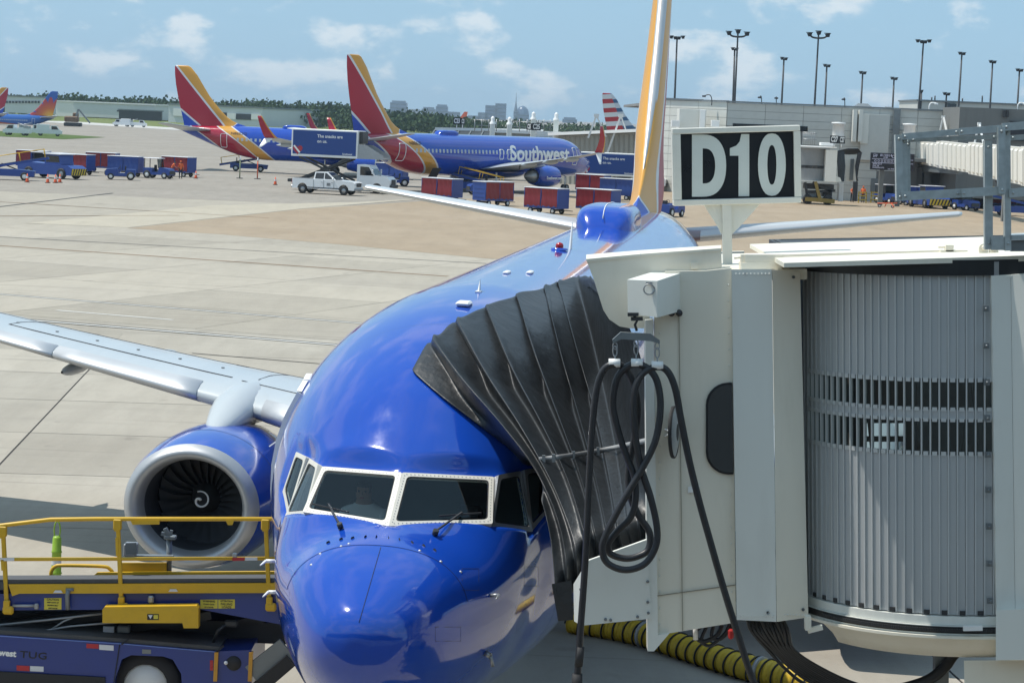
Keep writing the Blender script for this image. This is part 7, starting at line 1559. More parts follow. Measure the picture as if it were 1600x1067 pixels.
for a in ((1058, 59, 1055, 158, 300, 4, 'floodlight pole with four heads left of the gate sign beside the fin'), (1153, 53, 1148, 164, 290, 3, 'floodlight pole with three heads on a curved arm above the gate sign'), (1148, 77, 1147, 164, 380, 2, 'short twin floodlight pole close to the left three-headed pole'), (1225, 92, 1221, 166, 400, 2, 'twin floodlight pole between the two three-headed poles'), (1279, 55, 1272, 168, 290, 3, 'floodlight pole with three heads right of the gate sign'), (1292, 103, 1289, 168, 430, 2, 'lower twin floodlight pole just right of the second three-headed pole'), (1348, 114, 1345, 170, 440, 2, 'twin floodlight pole above the larger roof lantern'), (1397, 123, 1395, 172, 470, 2, 'smallest twin floodlight pole, above the smaller roof lantern'), (1443, 65, 1433, 178, 270, 4, 'floodlight pole with four heads at the bend of the roof'), (1503, 84, 1495, 200, 290, 2, 'tall twin floodlight pole left of the concrete block'), (1551, 97, 1547, 172, 320, 2, 'twin floodlight pole above the concrete block'), (1593, 110, 1589, 180, 330, 2, 'twin floodlight pole nearest the right edge'), (1440, 143, 1437, 180, 330, 1, 'stubby single floodlight low beside the four-headed pole'), (1479, 147, 1477, 165, 330, 2, 'stubby twin floodlight on the rooftop storey')): pole_light(*a)
# ---- C27 bridge
def bridge_thing(label, px, py, y): 
    t = thing('jet_bridge', label, 'jet bridge', (at(px, py, y).x, y, 0), group='jet bridges at other gates'); return t, t.location.copy()
c27, o_ = bridge_thing('grey curtained cab of the C27 jet bridge with its sign, behind the D10 sign', 1295, 300, 238)
def q27(px, py, y): return at(px, py, y) - o_
ctr = q27(1262, 260, 240.2); zt, zb = q27(1275, 232, 238).z, q27(1275, 283, 238).z
mm = MB(); rows = [[Vector((ctr.x + 2.1 * math.cos(a) * (1 + .012 * (k % 2)), ctr.y + 2.1 * math.sin(a), z)) for k, a in enumerate([math.pi * (1 + i / 26) for i in range(27)])] for z in (zb, zt)]; mm.grid(rows, False); mm.build('curtain_wall', M_GRYC, c27)
mm = MB(); rows = [[Vector((ctr.x + 2.13 * math.cos(a), ctr.y + 2.13 * math.sin(a), z)) for a in [math.pi * (1 + i / 20) for i in range(21)]] for z in (q27(1275, 259, 238).z, q27(1275, 263.5, 238).z)]; mm.grid(rows, True); mm.build('window_band', M_DGLASS, c27)
def b27(name, x0, y0, x1, y1, y, t, m__): a, b = q27(x0, y0, y), q27(x1, y1, y); mm = MB(); mm.box(((a.x + b.x) / 2, a.y + t / 2, (a.z + b.z) / 2), (b.x - a.x, t, abs(a.z - b.z)), None, .03); return mm.build(name, m__, c27)
b27('corner_panel', 1291, 234, 1306, 285, 237.6, 1.2, M_TUN); b27('cab_roof', 1250, 228, 1308, 232, 237.5, 4, M_WHITE); b27('roof_unit', 1283, 223, 1305, 228.5, 238.5, 1.5, M_WHITE); b27('cab_base', 1248, 282, 1306, 285, 237.8, 4, M_TUN)
mm = MB(); q = [q27(x, y, 238.2) for x, y in ((1306, 235), (1316, 232), (1342, 231), (1349, 238), (1340, 240), (1338, 282), (1344, 284), (1322, 287), (1308, 284))]; n = len(q)
hoop = [[q27(1307 + 4 * k, 236 - .8 * k, 238.4 + .2 * k), q27(1309 + 4 * k, 260, 238.3 + .1 * k), q27(1310 + 3 * k, 284, 238.3)] for k in range(4)]
mm = MB(); mm.grid(hoop, False); mm.grid([[q27(1341, 239, 239.5), q27(1337, 260, 239.4), q27(1341, 283, 239.2)], [q27(1347, 238, 240.4), q27(1342, 262, 240.2), q27(1339, 284, 240)]], False); mm.grid([[q27(1307, 236, 238.4), q27(1325, 232, 239), q27(1341, 232, 239.5)], [q27(1312, 240, 239.4), q27(1327, 241, 240), q27(1347, 239, 240.4)]], False); cn = mm.build('canopy', M_FAB, c27); cn.modifiers.new('thickness', 'SOLIDIFY').thickness = .08
mm = MB(); q = [q27(x, y, 240.8) for x, y in ((1320, 243), (1341, 242), (1340, 283), (1322, 284))]; mm.add(q, [[0, 1, 2, 3]]); mm.build('cab_inside', M_TUN, c27); b27('cab_door', 1329, 248, 1333, 282, 240.5, .2, M_STEEL)
mm = MB(); q = [q27(x, y, 238) for x, y in ((1305, 275), (1313, 278), (1315, 284), (1306, 285))]; mm.add(q + [v + Vector((0, .4, 0)) for v in q], [[0, 1, 2, 3], [7, 6, 5, 4], [0, 4, 5, 1], [1, 5, 6, 2], [2, 6, 7, 3], [3, 7, 4, 0]]); mm.build('side_skirt', M_BWHITE, c27)
mm = MB()
for x0, y0, x1, y1 in ((1258, 285, 1262, 313), (1275, 286, 1279, 314), (1270, 285, 1300, 300), (1262, 300, 1305, 298), (1258, 308, 1290, 312)): mm.bar(q27(x0, y0, 239), q27(x1, y1, 239), .25, .25)
mm.build('lift_column', M_DARKM, c27); b27('undercarriage', 1259, 287, 1303, 297, 239.2, 2.2, M_DARKM); b27('machinery_box', 1264, 298, 1282, 309, 239, 1.8, M_STEEL); b27('machinery_box', 1286, 299, 1300, 308, 239.4, 1.6, M_DARKM); b27('white_leg', 1311, 286, 1317, 315, 240.5, .5, M_WHITE); b27('dark_leg', 1334, 284, 1339, 315, 240.5, .5, M_DARKM)
mm = MB(); mm.bar(q27(1274, 284, 238), q27(1281, 311, 238), .3, .3); mm.bar(q27(1258, 311, 238), q27(1304, 315, 238), .35, .4); mm.build('bogie_frame', mat('dull_ochre_paint', (.26, .18, .04), .6, dirt=.4), c27)
wc = q27(1293, 314, 238.2); wheels(c27, [(wc.x, wc.y), (wc.x - 2, wc.y)], .5, .5, M_DARKM)
mm = MB(); a, b = q27(1200, 226, 246), q27(1262, 232, 241); mm.bar(a - Vector((8, -6, 1.4)), b - Vector((0, 0, 1.4)), 2.6, 2.8); mm.build('tunnel', M_TUN, c27)
mm = MB()
for x in range(1255, 1276, 3): mm.tube([q27(x, 207, 237), q27(x, 227, 237)], .035, 4)
mm.tube([q27(1254, 207, 237), q27(1276, 209, 237)], .05, 4); mm.tube([q27(1254, 217, 237), q27(1276, 219, 237)], .04, 4); mm.build('stair_railing', M_GREYM, c27)
def gate_board(tx, x0, y0, x1, y1, y, label, skew=0):
    t = thing('gate_sign', label, 'sign', at((x0 + x1) / 2, y1 + 6, y), group='gate number signs at other gates'); oo = t.location.copy(); a, b = at(x0, y0, y) - oo, at(x1, y1, y) - oo; w__, h_ = b.x - a.x, a.z - b.z; c = Vector(((a.x + b.x) / 2, 0, (a.z + b.z) / 2))
    d = Vector((math.cos(skew), math.sin(skew), 0)); mm = MB(); mm.box(c, (w__ / max(.4, math.cos(skew)), .12, h_), Matrix.Rotation(skew, 3, 'Z')); mm.build('board', mat('black_sign_face', (.012, .014, .018), .3), t)
    text('lettering', tx, h_ * .95, M_WHITE, t, c + Vector((math.sin(skew), -math.cos(skew), 0)) * .07, d, (0, 0, 1), .004, .03, 'CENTER', min(1, w__ / (h_ * .68 * len(tx)))); mm = MB(); mm.tube([(c.x, .05, c.z - h_ * .5), (c.x, .05, -.0)], .06, 6); mm.build('post', M_WHITE, t); return t
gate_board('C27', 1297.5, 212, 1310, 224.5, 236.6, 'left face of the two small black C27 gate signs on the far bridge', R(-12)); gate_board('C27', 1310.5, 213, 1320, 225, 236.8, 'right face of the two small black C27 gate signs on the far bridge', R(25))
for i, (x0, x1) in enumerate(((1342, 1352), (1361, 1372))):
    br = thing('yellow_barrier', 'yellow railing barrier at the wall, %s' % ('left of the door' if i == 0 else 'in front of the grey door'), 'barrier', gpz((x0 + x1) / 2, 317.5)); mm = MB()
    for z in (.35, .75, 1.1): mm.bar((-.45, 0, z), (.45, 0, z), .1, .1)
    mm.build('rails', M_YELC, br)
    for x in (-.4, .4): mm = MB(); mm.bar((x, 0, 0), (x, 0, 1.2), .1, .1); mm.build('post', M_YELC, br)
# information board
ib = thing('information_board', 'black flight information board on two posts under the concourse wall', 'information board', (at(1392, 300, 243).x, 243, 0)); io = ib.location.copy(); a, b = at(1361, 238.5, 243) - io, at(1428, 268, 243) - io
mm = MB(); mm.box(((a.x + b.x) / 2, .2, (a.z + b.z) / 2), (b.x - a.x, .4, a.z - b.z), None, .03); mm.build('screen', mat('black_screen', (.008, .008, .02), .25), ib)
M_LED = mat('pale_screen_characters', (.60, .58, .72), .5)
hb_ = a.z - b.z
for tx, x0, zf, s_ in (('C26', 1364, .13, .26), ('PTY', 1364, .24, .22), ('01/10/14', 1375, .14, .34), ('C2', 1393, .2, .42), ('15:36', 1380, .26, .2), ('O O O O O O O', 1366, .48, .30), ('WN 417', 1364, .66, .26), ('DAL 05', 1364, .77, .2), ('BOARDING ETD', 1364, .87, .16), ('ON TIME', 1388, .93, .16)): 
    q = at(x0, 250, 243) - io; text('characters', tx, s_, M_LED, ib, (q.x, -.008, a.z - hb_ * zf), (1, 0, 0), (0, 0, 1), .002, .006, 'LEFT')
for f in (.36, .58): mm = MB(); mm.box(((a.x + b.x) / 2, -.004, a.z - hb_ * f), ((b.x - a.x) * .94, .01, .05)); mm.build('divider_line', M_LED, ib)
for x in (1378, 1405): q = at(x, 268, 243.3) - io; mm = MB(); mm.box((q.x, .5, b.z / 2), (.45, .45, b.z)); mm.build('post', M_CONCW, ib)
# white telescoping tunnel at the right, ribbed, rising toward the edge of the picture
wt, o_ = bridge_thing('white ribbed telescoping bridge tunnel seen through the galvanised frame', 1500, 300, 236)
secs = (((1419, 220, 253.5), (1468, 223.5, 262), 262, 246, 2.6), ((1463, 220, 262), (1519, 226, 271), 246, 228, 2.8), ((1513, 222.5, 272), (1600, 231, 290), 228, 206, 3.0), ((1595, 229, 290), (1720, 242, 318), 206, 186, 3.2))
for (l, r, ya, yb, dep) in secs:
    p = [at(l[0], l[1], ya) - o_, at(l[0], l[2], ya) - o_, at(r[0], r[2], yb) - o_, at(r[0], r[1], yb) - o_]; back = Vector((.35, 1, 0)).normalized() * dep; mm = MB(); mm.add(p + [v + back for v in p], [[0, 1, 2, 3], [7, 6, 5, 4], [0, 4, 5, 1], [1, 5, 6, 2], [2, 6, 7, 3], [3, 7, 4, 0]]); sb_ = mm.build('tunnel_section', M_TUN, wt)
    n = int((r[0] - l[0]) / 6.6); nrm = (p[3] - p[0]).cross(Vector((0, 0, 1))).normalized(); nrm = nrm if nrm.y < 0 else -nrm
    for k in range(n):
        f0, f1 = (k + .18) / n, (k + .72) / n; mm = MB(); q = [p[0].lerp(p[3], f0), p[1].lerp(p[2], f0), p[1].lerp(p[2], f1), p[0].lerp(p[3], f1)]; q = [q[0].lerp(q[1], .06), q[1].lerp(q[0], .05), q[2].lerp(q[3], .05), q[3].lerp(q[2], .06)]
        mm.add([v + nrm * .005 for v in q] + [v.lerp(sum(q, Vector()) / 4, .10) + nrm * .12 for v in q], [[4, 5, 6, 7], [0, 4, 5, 1], [1, 5, 6, 2], [2, 6, 7, 3], [3, 7, 4, 0]]); mm.build('rib', M_TUN, sb_)
for x, y0, y1, yy in ((1474, 182, 222, 252), (1530, 193, 232, 232)): mm = MB(); mm.bar(at(x, y0, yy) - o_, at(x - 9, y1, yy) - o_, .16, .16); mm.bar(at(x, y0, yy) - o_, at(x + 8, y1 - 2, yy - 2) - o_, .16, .16); mm.bar(at(x - 2.5, y0 + 1, yy) - o_, at(x + 2.5, y0 + 1, yy) - o_, .3, .3); mm.build('a_frame_stay', M_WHITE, wt)
mm = MB()
for i in range(3): mm.tube(smooth_path([at(1555 + 4 * i, 281, 214) - o_, at(1557 + 4 * i, 285, 214) - o_, at(1562 + 3 * i, 281, 214) - o_], 4), .05, 5)
mm.build('cable_loop', M_CABLE, wt); mm = MB(); mm.bar(at(1425, 262, 262) - o_, at(1500, 268, 238) - o_, .5, .6); mm.build('under_frame', M_STEEL, wt)
for x, yy in ((1440, 254), (1580, 211)): q = at(x, 262, yy) - o_; mm = MB(); mm.box((q.x, q.y + 1.5, q.z / 2), (.6, .6, q.z)); mm.build('support_column', M_CONCW, wt)
oc = thing('tow_bar', 'orange tow bar dolly lying on the apron left of the striped tug', 'tow bar', gpz(1388, 325)); mm = MB(); mm.tube([(-1.1, 0, .4), (.9, .3, .5)], .06, 6); mm.tube([(-.2, 0, .45), (-.3, .4, .1)], .05, 6); mm.tube([(.3, .1, .45), (.5, -.4, .1)], .05, 6); mm.build('frame', M_CONE, oc); wheels(oc, [(-.9, -.1), (.4, -.1)], .16, .12)
# ------------------------------------------------------------------ middle concourse bridges
HAZE = 0.00010
M_BEIGE = mat('beige_tunnel_sheet', (.34, .33, .29), .55, var=.06, dirt=.12, dcol=(.2, .19, .17))
mc, o_ = bridge_thing('long beige ribbed bridge tunnel behind the nose of the lettered airliner', 940, 300, 292)
p = [at(872, 213, 292) - o_, at(872, 292, 292) - o_, at(1075, 292, 276) - o_, at(1075, 205, 276) - o_]; back = Vector((0, 3, 0)); mm = MB(); mm.add(p + [v + back for v in p], [[0, 1, 2, 3], [7, 6, 5, 4], [0, 4, 5, 1], [1, 5, 6, 2], [2, 6, 7, 3], [3, 7, 4, 0]]); tw_ = mm.build('tunnel', M_BEIGE, mc)
rm = MB(); 
for k in range(26): f = (k + .5) / 26; a, b = p[0].lerp(p[3], f), p[1].lerp(p[2], f); r_ = MB(); r_.bar(a + Vector((0, -.06, -.2)), b + Vector((0, -.06, .2)), .22, .14, up=(0, 1, 0)); r_.build('rib', M_BEIGE, tw_)
mm = MB(); mm.bar(p[0] + Vector((0, 1, .2)), p[3] + Vector((0, 1, .2)), 3.4, .35); mm.build('roof', M_WHITE, mc)
for x, x0, x1 in ((932, 919, 947), (970, 947, 992), (1006, 992, 1020)): mm = MB(); mm.bar(at(x, 181, 284) - o_, at(x0, 216 if x < 960 else 245, 284) - o_, .22, .22); mm.bar(at(x, 181, 284) - o_, at(x1, 214 if x < 960 else 243, 284) - o_, .16, .16); mm.box(at(x, 181, 284) - o_, (.6, .3, .4)); mm.build('a_frame_stay', M_WHITE, mc)
for k, (x0, x1, yt, yb, yy, lb) in enumerate(((672, 776, 203.5, 222, 300, 'sloping dark glazed bridge roof below the C23 sign'), (835, 893, 213.5, 240, 296, 'sloping dark glazed bridge roof below the C25 sign'))):
    t, o2 = bridge_thing(lb, (x0 + x1) / 2, 300, yy); q = [at(x0 + 8, yt, yy + 4) - o2, at(x1, yt, yy + 4) - o2, at(x1 + (-10 if k == 0 else 0), yb, yy) - o2, at(x0 - 4, yb, yy) - o2]
    if k: q = [at(x0, yt, yy + 4) - o2, at(x1 - 26, yt, yy + 4) - o2, at(x1, yb, yy) - o2, at(x0, yb, yy) - o2]
    mm = MB(); mm.add(q + [v - Vector((0, 0, 4)) for v in q], [[0, 1, 2, 3], [0, 4, 5, 1], [1, 5, 6, 2], [2, 6, 7, 3], [3, 7, 4, 0]]); mm.build('glazed_roof', mat('dark_roof_glazing', (.045, .05, .055), .35, var=.2), t)
    for i in range(6): mm = MB(); mm.bar(q[0].lerp(q[1], i / 5) + Vector((0, 0, .06)), q[3].lerp(q[2], i / 5) + Vector((0, 0, .06)), .14, .14); mm.build('glazing_bar', M_STEEL, t)
    mm = MB(); mm.bar(q[0] + Vector((0, 0, .15)), q[1] + Vector((6 if k == 0 else 4, 0, .15)), .7, .35); mm.build('ridge_beam', M_WHITE, t)
    if k == 0: a, b = at(770, 206, yy + 3) - o2, at(875, 235, yy + 3) - o2; mm = MB(); mm.box(((a.x + b.x) / 2, a.y + 2, (a.z + b.z) / 2 - 1), (b.x - a.x, 4, a.z - b.z + 2)); mm.build('link_corridor', M_BEIGE, t); mm = MB(); mm.box(((a.x + b.x) / 2, a.y + 2, a.z + .1), (b.x - a.x, 4.6, .4)); mm.build('corridor_roof', M_WHITE, t)
for i, (x, yt, yb, lb) in enumerate(((769, 182, 214, 'leftmost pale ventilation post on the middle bridges'), (795, 183, 222, 'pale ventilation post second from the left, left of the C25 sign'), (833, 175, 200, 'pale ventilation post just above the C25 sign'), (868, 176, 214, 'rightmost pale ventilation post, tall and square'))):
    t = thing('vent_post', lb, 'vent post', (at(x, yb, 293).x, 293, 0), group='vent posts on the middle bridges'); o2 = t.location; b = at(x, yb, 293) - o2; tp = at(x, yt, 293) - o2; mm = MB(); mm.box((b.x, 0, (b.z + tp.z) / 2 - 2.6), (.62, .62, b.z + 1.3 + .0 if False else (tp.z - 1.0))); 
    mm = MB(); mm.box((b.x, 0, (tp.z - .9) / 2), (.62, .62, tp.z - .9), None, .05); mm.build('shaft', M_BWHITE, t); mm = MB(); mm.lathe([(tp.z - .95, .40), (tp.z - .75, .36), (tp.z - .6, .22), (tp.z - .3, .26), (tp.z - .12, .2), (tp.z, .05)], (b.x, 0, 0), 'z', 12); mm.build('cowl', M_WHITE, t)
gate_board('C23', 708.5, 184, 719.5, 195, 293, 'left face of the black C23 gate sign above the lettered airliner'); gate_board('C23', 720, 185, 726, 195, 293.2, 'narrow right face of the black C23 gate sign', R(35)); gate_board('C25', 823.5, 193, 831, 203.5, 289, 'narrow left face of the black C25 gate sign', R(-35)); gate_board('C25', 831.5, 192.5, 845, 204.5, 289, 'right face of the black C25 gate sign above the lettering')
fr = thing('roof_railing', 'thin grey railing on the middle bridge roofs between the vent posts', 'railing', (at(800, 205, 298).x, 298, 0)); o2 = fr.location.copy()
for x in (742, 753, 764, 776, 800, 812, 824, 850, 860): mm = MB(); mm.tube([at(x, 187, 298) - o2, at(x - .6, 206, 298) - o2], .05, 5); mm.build('post', M_GREYM, fr)
for y in (187.5, 196): mm = MB(); mm.tube([at(742, y, 298) - o2, at(776, y + 1.4, 298) - o2], .04, 5); mm.tube([at(800, y + 2.4, 298) - o2, at(862, y + 5, 298) - o2], .04, 5); mm.build('rail', M_GREYM, fr)
# ------------------------------------------------------------------ grass, taxiway, far buildings, wood, skyline
def grass_mat(name, a, b):
    g = Nodes(name); n = g.noise(.02, 8, (1, .3, 1), rough=.7); n2 = g.noise(.25, 6, rough=.7); c = g.mix(n, a, b); c = g.mix(g.rng(n2, .4, .7, 0, .5), c, tuple(x * .75 for x in a)); g.put(g.b.inputs['Base Color'], c); g.b.inputs['Roughness'].default_value = .9; g.b.inputs['Specular IOR Level'].default_value = .1; g.bump(n2, .8, .3); return g.m
M_GRASS = grass_mat('dry_green_grass', (.115, .155, .045), (.185, .20, .075)); M_GRASSD = grass_mat('green_grass', (.07, .115, .03), (.10, .14, .045))
M_TAXI = concrete('pale_taxiway_concrete', (.46, .45, .42), (.50, .49, .46), dark=.15)
FZ = -.55
def fp(px, py): return gp(px, py, FZ)
def field(name, pts, z, m_, kind='structure'):
    mb = MB(); mb.add([Vector((p.x, p.y, FZ + z)) for p in pts], [list(range(len(pts)))]); o = mb.build(name, m_, None, fix=False)
    if o.data.polygons[0].normal.z < 0: o.data.flip_normals()
    return tag(o, kind=kind)
field('taxiway', [fp(-60, 187), fp(40, 189.5), fp(500, 217), fp(700, 228), fp(700, 220), fp(330, 203), fp(110, 189.5), fp(-60, 181)], .03, M_TAXI)
GR = field('grass_field', [fp(-80, 186), fp(110, 190), fp(340, 204), fp(760, 224), fp(760, 208), fp(420, 193), fp(180, 180.5), fp(-80, 168)], .04, M_GRASS, 'stuff'); GR.name = 'grass'
g2 = field('grass_strip', [fp(-60, 204), fp(30, 206), fp(165, 215), fp(100, 218), fp(-60, 211)], .035, M_GRASSD, 'stuff'); g2.name = 'grass'
field('runway', [fp(-80, 166.5), fp(180, 178), fp(430, 190), fp(800, 207), fp(800, 205), fp(430, 188.3), fp(180, 176), fp(-80, 164.5)], .045, M_TAXI)
g3 = field('grass_bank', [fp(-80, 164), fp(180, 175.7), fp(430, 187.8), fp(1000, 214), fp(1000, 207), fp(430, 184), fp(180, 172.5), fp(-80, 161)], .035, M_GRASSD, 'stuff'); g3.name = 'grass'
M_HANG = mat('pale_hangar_cladding', (.60, .62, .63), .6, var=.05, scale=.05, dirt=.1, dcol=(.3, .3, .3)); M_HANGW = mat('white_hangar_roof', (.72, .72, .70), .5, var=.05)
def far_box(name, label, cat, x0, y0, x1, y1, y, dep, m_, roof=None, doors=(), rz=0, group=None):
    t = thing(name, label, cat, at((x0 + x1) / 2, y1, y), group=group); o2 = t.location.copy(); a, b = at(x0, y0, y) - o2, at(x1, y1 + 1.5, y) - o2; lean = (at(x1, y0 + (x1 - x0) * .042, y) - o2)
    mm = MB(); zt = (a.z + (at((x0 + x1) / 2, y0, y) - o2).z) / 2; mm.box(((a.x + b.x) / 2, dep / 2, (zt - 3) / 2), (b.x - a.x, dep, zt + 3)); mm.build('wall', m_, t)
    mm = MB(); mm.box(((a.x + b.x) / 2, dep / 2, zt + .25), (b.x - a.x + 1, dep + 1, .5)); mm.build('roof', roof or M_STEEL, t)
    t.rotation_euler.z = R(-22) if cat == 'hangar' else 0
    for dx0, dy0, dx1, dy1, dm in doors:
        c, d = at(dx0, dy0, y - .3) - o2, at(dx1, dy1, y - .3) - o2; mm = MB(); mm.box(((c.x + d.x) / 2, -.25, (c.z + d.z) / 2), (d.x - c.x, .3, abs(c.z - d.z))); mm.build('door' if dm is not M_DGLASS else 'window', dm, t)
    return t
far_box('hangar', 'long low pale hangar beyond the grass, left of the red tail', 'hangar', 104, 161, 253, 174, 1040, 40, M_HANG, M_HANGW, [(184, 172.5, 250, 177.5, M_DARKM)])
far_box('hangar', 'pale hangar with dark open door behind the half hidden red and gold tail', 'hangar', 253, 165, 419, 186, 980, 50, M_HANG, None, [(374, 178, 400, 188, M_DARKM), (400.5, 178, 417, 188, M_HANGW), (358, 177, 373, 187, M_HANGW), (262, 169, 283, 182, M_HANGW), (345, 176, 357, 186, M_DARKM)])
far_box('hangar', 'white roofed hangar right of the sunburst tail', 'hangar', 82, 159, 140, 172, 1060, 30, M_HANGW, M_HANGW)
far_box('office_block', 'grey office block with a row of dark windows behind the far left tails', 'building', 8, 151, 66, 166, 1000, 30, M_HANG, None, [(x, 158, x + 3.2, 161.5, M_DGLASS) for x in range(9, 62, 5)])
far_box('parked_equipment', 'row of dark ground equipment along the long hangar wall', 'equipment', 186, 173, 252, 177.5, 1020, 3, M_DARKM)
dz = thing('excavator', 'brown digger standing on the far taxiway beside the sunburst airliner', 'excavator', gp(114, 198, FZ)); mm = MB(); mm.box((0, 0, .6), (5, 2.5, 1.1), None, .2); mm.build('tracks', M_DARKM, dz); mm = MB(); mm.box((-.4, 0, 2.1), (4, 2.5, 1.7), None, .3); mm.box((.6, .6, 3.3), (1.6, 1.2, 1.3), None, .2); mm.build('body', mat('rust_brown_paint', (.16, .10, .06), .7, var=.4, scale=2), dz); mm = MB(); mm.bar((.8, -.6, 2.4), (1.6, -.6, 5.0), .5, .5); mm.bar((1.6, -.6, 5.0), (5.0, -.6, 1.2), .4, .4); mm.build('arm', M_STEEL, dz)
mf = thing('taxiing_airliner', 'small white airliner far off beyond the apron left of the C23 sign', 'airliner', gp(686, 200, FZ)); mm = MB(); mm.lathe([(-14, .1), (-13, 1.2), (-10, 1.9), (9, 1.9), (14, .6), (16, .1)], (0, 0, 3.4), 'x', 14); mm.build('fuselage', M_WHITE, mf); mm = MB(); mm.prism([(11, 4.8), (15.5, 4.8), (16.5, 10), (14.5, 10)], -.2, .2); mm.build('tail_fin', M_CONE, mf); mm = MB(); mm.prism([(-3, 0), (2, 0), (5, -15), (3.4, -15)], 2.6, 3.0, 'xy'); mm.prism([(-3, 0), (2, 0), (5, 15), (3.4, 15)], 2.6, 3.0, 'xy'); mm.build('wing', M_GREYM, mf)
# wood along the horizon: leaf clumps filling many crowns
def leaf_mat():
    g = Nodes('far_foliage'); oi = g.N.new('ShaderNodeNewGeometry'); n = g.noise(.12, 4); c = g.mix(n, (.032, .060, .026), (.055, .09, .036)); c = g.mix(oi.outputs['Random Per Island'], c, g.mix(.5, c, (.05, .085, .034))); g.put(g.b.inputs['Base Color'], c); g.b.inputs['Roughness'].default_value = .8; g.b.inputs['Specular IOR Level'].default_value = .15; return g.m
rnd = random.Random(11); fv, ff = [], []
def crown_clump(cx, cy, z0, h, r, nq):
    for i in range(nq):
        u, v = rnd.random(), rnd.random() * 2 * math.pi; ct = rnd.uniform(-.7, 1); st = math.sqrt(1 - ct * ct); rr = (.55 + .45 * rnd.random() ** .5) * (1 + .28 * math.sin(3 * v + cx) + .2 * math.sin(5 * ct + cy))
        c = Vector((cx + r * rr * st * math.cos(v), cy + r * rr * st * math.sin(v), z0 + h * .55 + h * .45 * rr * ct)); s = rnd.uniform(.5, 1.0); a = Vector((rnd.gauss(0, 1), rnd.gauss(0, 1), rnd.gauss(0, .6))).normalized(); b = a.orthogonal().normalized(); d = a.cross(b); o = len(fv)
        fv.extend([c + b * s, c + d * s * .8, c - b * s, c - d * s * .8]); ff.append((o, o + 1, o + 2, o + 3))
def row(x0, t0, x1, t1, y, step, dep, nq, jit=3.0, rr=(6, 11)):
    x = x0
    while x < x1:
        f = (x - x0) / (x1 - x0); ty = lerp(t0, t1, f) + 2.2 * math.sin(x * .045) + rnd.uniform(-jit, jit) * .4; yy = y + rnd.uniform(0, dep); p = at(x, ty, yy); h = max(6, p.z - FZ + 1); crown_clump(p.x, yy, FZ - 1, h, rnd.uniform(*rr), nq); x += step * rnd.uniform(.6, 1.4)
row(-40, 146, 260, 157, 1150, 6, 90, 190); row(230, 157, 430, 163, 1120, 6, 80, 190); row(400, 161, 540, 166, 1090, 6, 60, 210); row(425, 168, 560, 178, 1010, 6, 40, 160, 4); row(520, 167, 700, 182, 1060, 6, 60, 210); row(540, 178, 760, 190, 960, 6, 60, 160, 4); row(700, 184, 960, 197, 1120, 8, 90, 80); row(960, 197, 1120, 203, 1300, 9, 60, 60)
row(-40, 160, 120, 165, 1085, 8, 20, 60)
me = bpy.data.meshes.new('treeline'); me.from_pydata(fv, [], ff); tl = link('treeline', me, None, leaf_mat()); tag(tl, kind='stuff')
# city skyline
SKY_Y = 5400; M_TOW = [mat('blue_glass_tower', (.06, .10, .17), .3, var=.15, scale=.02), mat('grey_tower', (.13, .16, .20), .6, var=.1, scale=.02), mat('pale_tower', (.34, .35, .36), .7, var=.1, scale=.02)]
def tower(x0, yt, x1, yb, k, lb, extra=None):
    t = thing('city_tower', lb, 'tower block', (at((x0 + x1) / 2, yb, SKY_Y).x, SKY_Y, FZ), group='towers of the city skyline'); o2 = t.location.copy(); a, b = at(x0, yt, SKY_Y) - o2, at(x1, yb, SKY_Y) - o2; a.z = (at((x0 + x1) / 2, yt, SKY_Y) - o2).z
    mm = MB(); mm.box(((a.x + b.x) / 2, 20, a.z / 2 - 10), (b.x - a.x, 40, a.z + 20)); mm.build('shaft', M_TOW[k], t); mm = MB(); w__ = b.x - a.x
    nf = max(3, int((a.z + 10) / 5))
    for i in range(min(nf, 24)): mm.box(((a.x + b.x) / 2, -.25, a.z - 4 - i * 8), (w__ * .94, .6, 2.6))
    mm.build('window_band', M_DGLASS, t)
    if extra == 'cap': mm = MB(); mm.box(((a.x + b.x) / 2, 20, a.z + 2), (w__ * .8, 30, 4)); mm.build('crown', M_TOW[1], t)
    if extra == 'spire': mm = MB(); mm.lathe([(a.z - 2, w__ * .45), (a.z + 10, w__ * .28), (a.z + 22, w__ * .12), (a.z + 42, .3), (a.z + 42, 0)], ((a.x + b.x) / 2, 20, 0), 'z', 8); mm.build('spire', M_TOW[1], t)
    if extra == 'dome': mm = MB(); mm.lathe([(a.z, w__ * .5), (a.z + 9, w__ * .42), (a.z + 15, w__ * .25), (a.z + 18, 0)], ((a.x + b.x) / 2, 20, 0), 'z', 12); mm.build('dome', M_TOW[0], t)
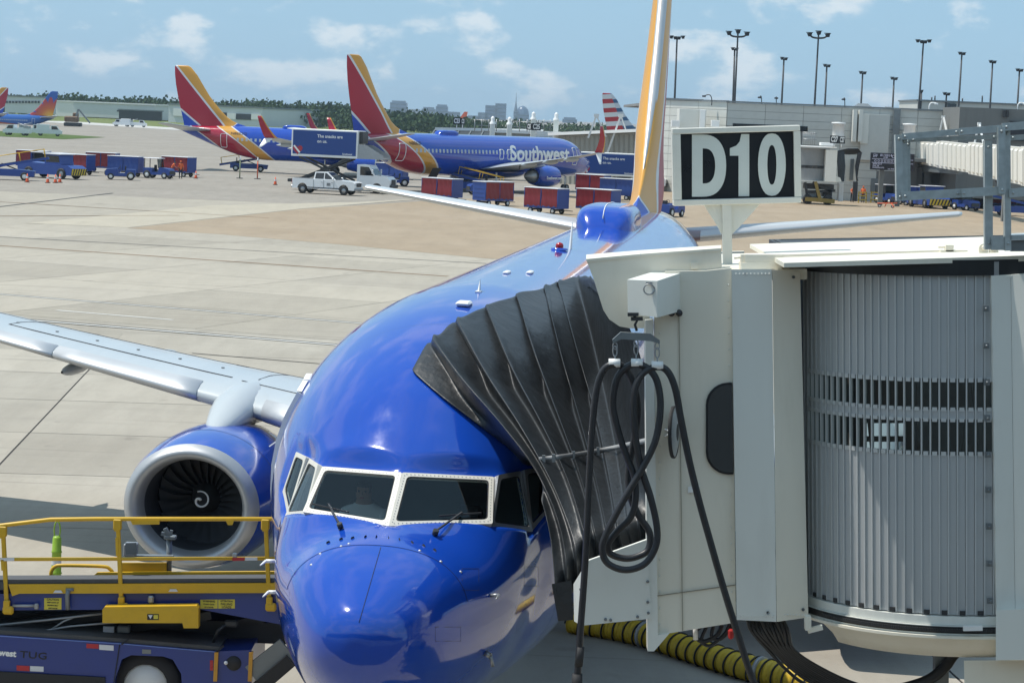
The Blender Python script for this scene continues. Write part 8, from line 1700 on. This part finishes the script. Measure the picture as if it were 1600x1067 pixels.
for a in ((609.5, 160.5, 635, 185, 0, 'leftmost glass tower of the skyline, broad and flat topped', 'cap'), (622, 170.5, 640, 185, 2, 'low pale block in front of the leftmost glass tower'), (640, 171, 655, 186, 2, 'pale block right of the leftmost glass tower'), (659, 170.5, 679, 188, 1, 'grey tower block left of the stepped tower', 'cap'), (681, 166.5, 699, 188, 0, 'stepped tower in the left half of the skyline', 'cap'), (697, 175, 718, 189, 1, 'low wide grey block right of the stepped tower'), (731, 181, 750, 192, 1, 'lowest grey block in the middle of the skyline'), (747, 176, 762, 192, 1, 'small grey block left of the twin glass towers'), (758.5, 165, 776, 194, 0, 'left and shorter of the twin glass towers'), (774, 162, 790, 195, 0, 'right and taller of the twin glass towers', None), (802.5, 174, 808, 196, 1, 'needle tower with a tall spire', 'spire'), (806, 178, 826, 197, 0, 'round topped glass tower beside the spire', 'dome'), (879, 186.5, 901, 201, 0, 'lone square block at the right end of the skyline', 'cap'), (844, 190, 872, 200, 1, 'low grey block between the spire and the lone right block')): tower(*a)
# air
hz = MB(); hz.box((0, 4650, 45), (11000, 9700, 96)); hm = bpy.data.materials.new('air'); hm.use_nodes = True; nt = hm.node_tree; nt.nodes.remove(nt.nodes['Principled BSDF']); pv = nt.nodes.new('ShaderNodeVolumePrincipled'); pv.inputs['Color'].default_value = (.66, .82, .96, 1); pv.inputs['Density'].default_value = HAZE; pv.inputs['Anisotropy'].default_value = .3; nt.links.new(pv.outputs[0], nt.nodes['Material Output'].inputs['Volume'])
tag(hz.build('haze', hm), kind='stuff')
# ------------------------------------------------------------------ the concourse the photograph is taken from: its facade stands just behind the camera and shows in the paintwork
fc = thing('terminal_facade', 'long glazed concourse facade behind the viewpoint, mirrored in the airliner paint', 'building', (0, -1.2, 0))
mb = MB(); mb.box((0, -6, 2.4), (150, 12, 4.8)); mb.build('base_wall', M_PANELG, fc)
mb = MB(); mb.box((0, -6, 10.6), (150, 12, 1.6)); mb.build('parapet', M_PANEL, fc)
mb = MB(); mb.box((0, -6.3, 7.3), (149, 12, 5.0)); mb.build('glazing', M_DGLASS, fc)
mu = MB().box((0, 0, 0), (.16, .16, 5.0)).mesh('mullion', M_STEEL)
for i in range(50):
    o = link('mullion', mu, fc); o.location = (-73.5 + 3 * i, -.22, 7.3)
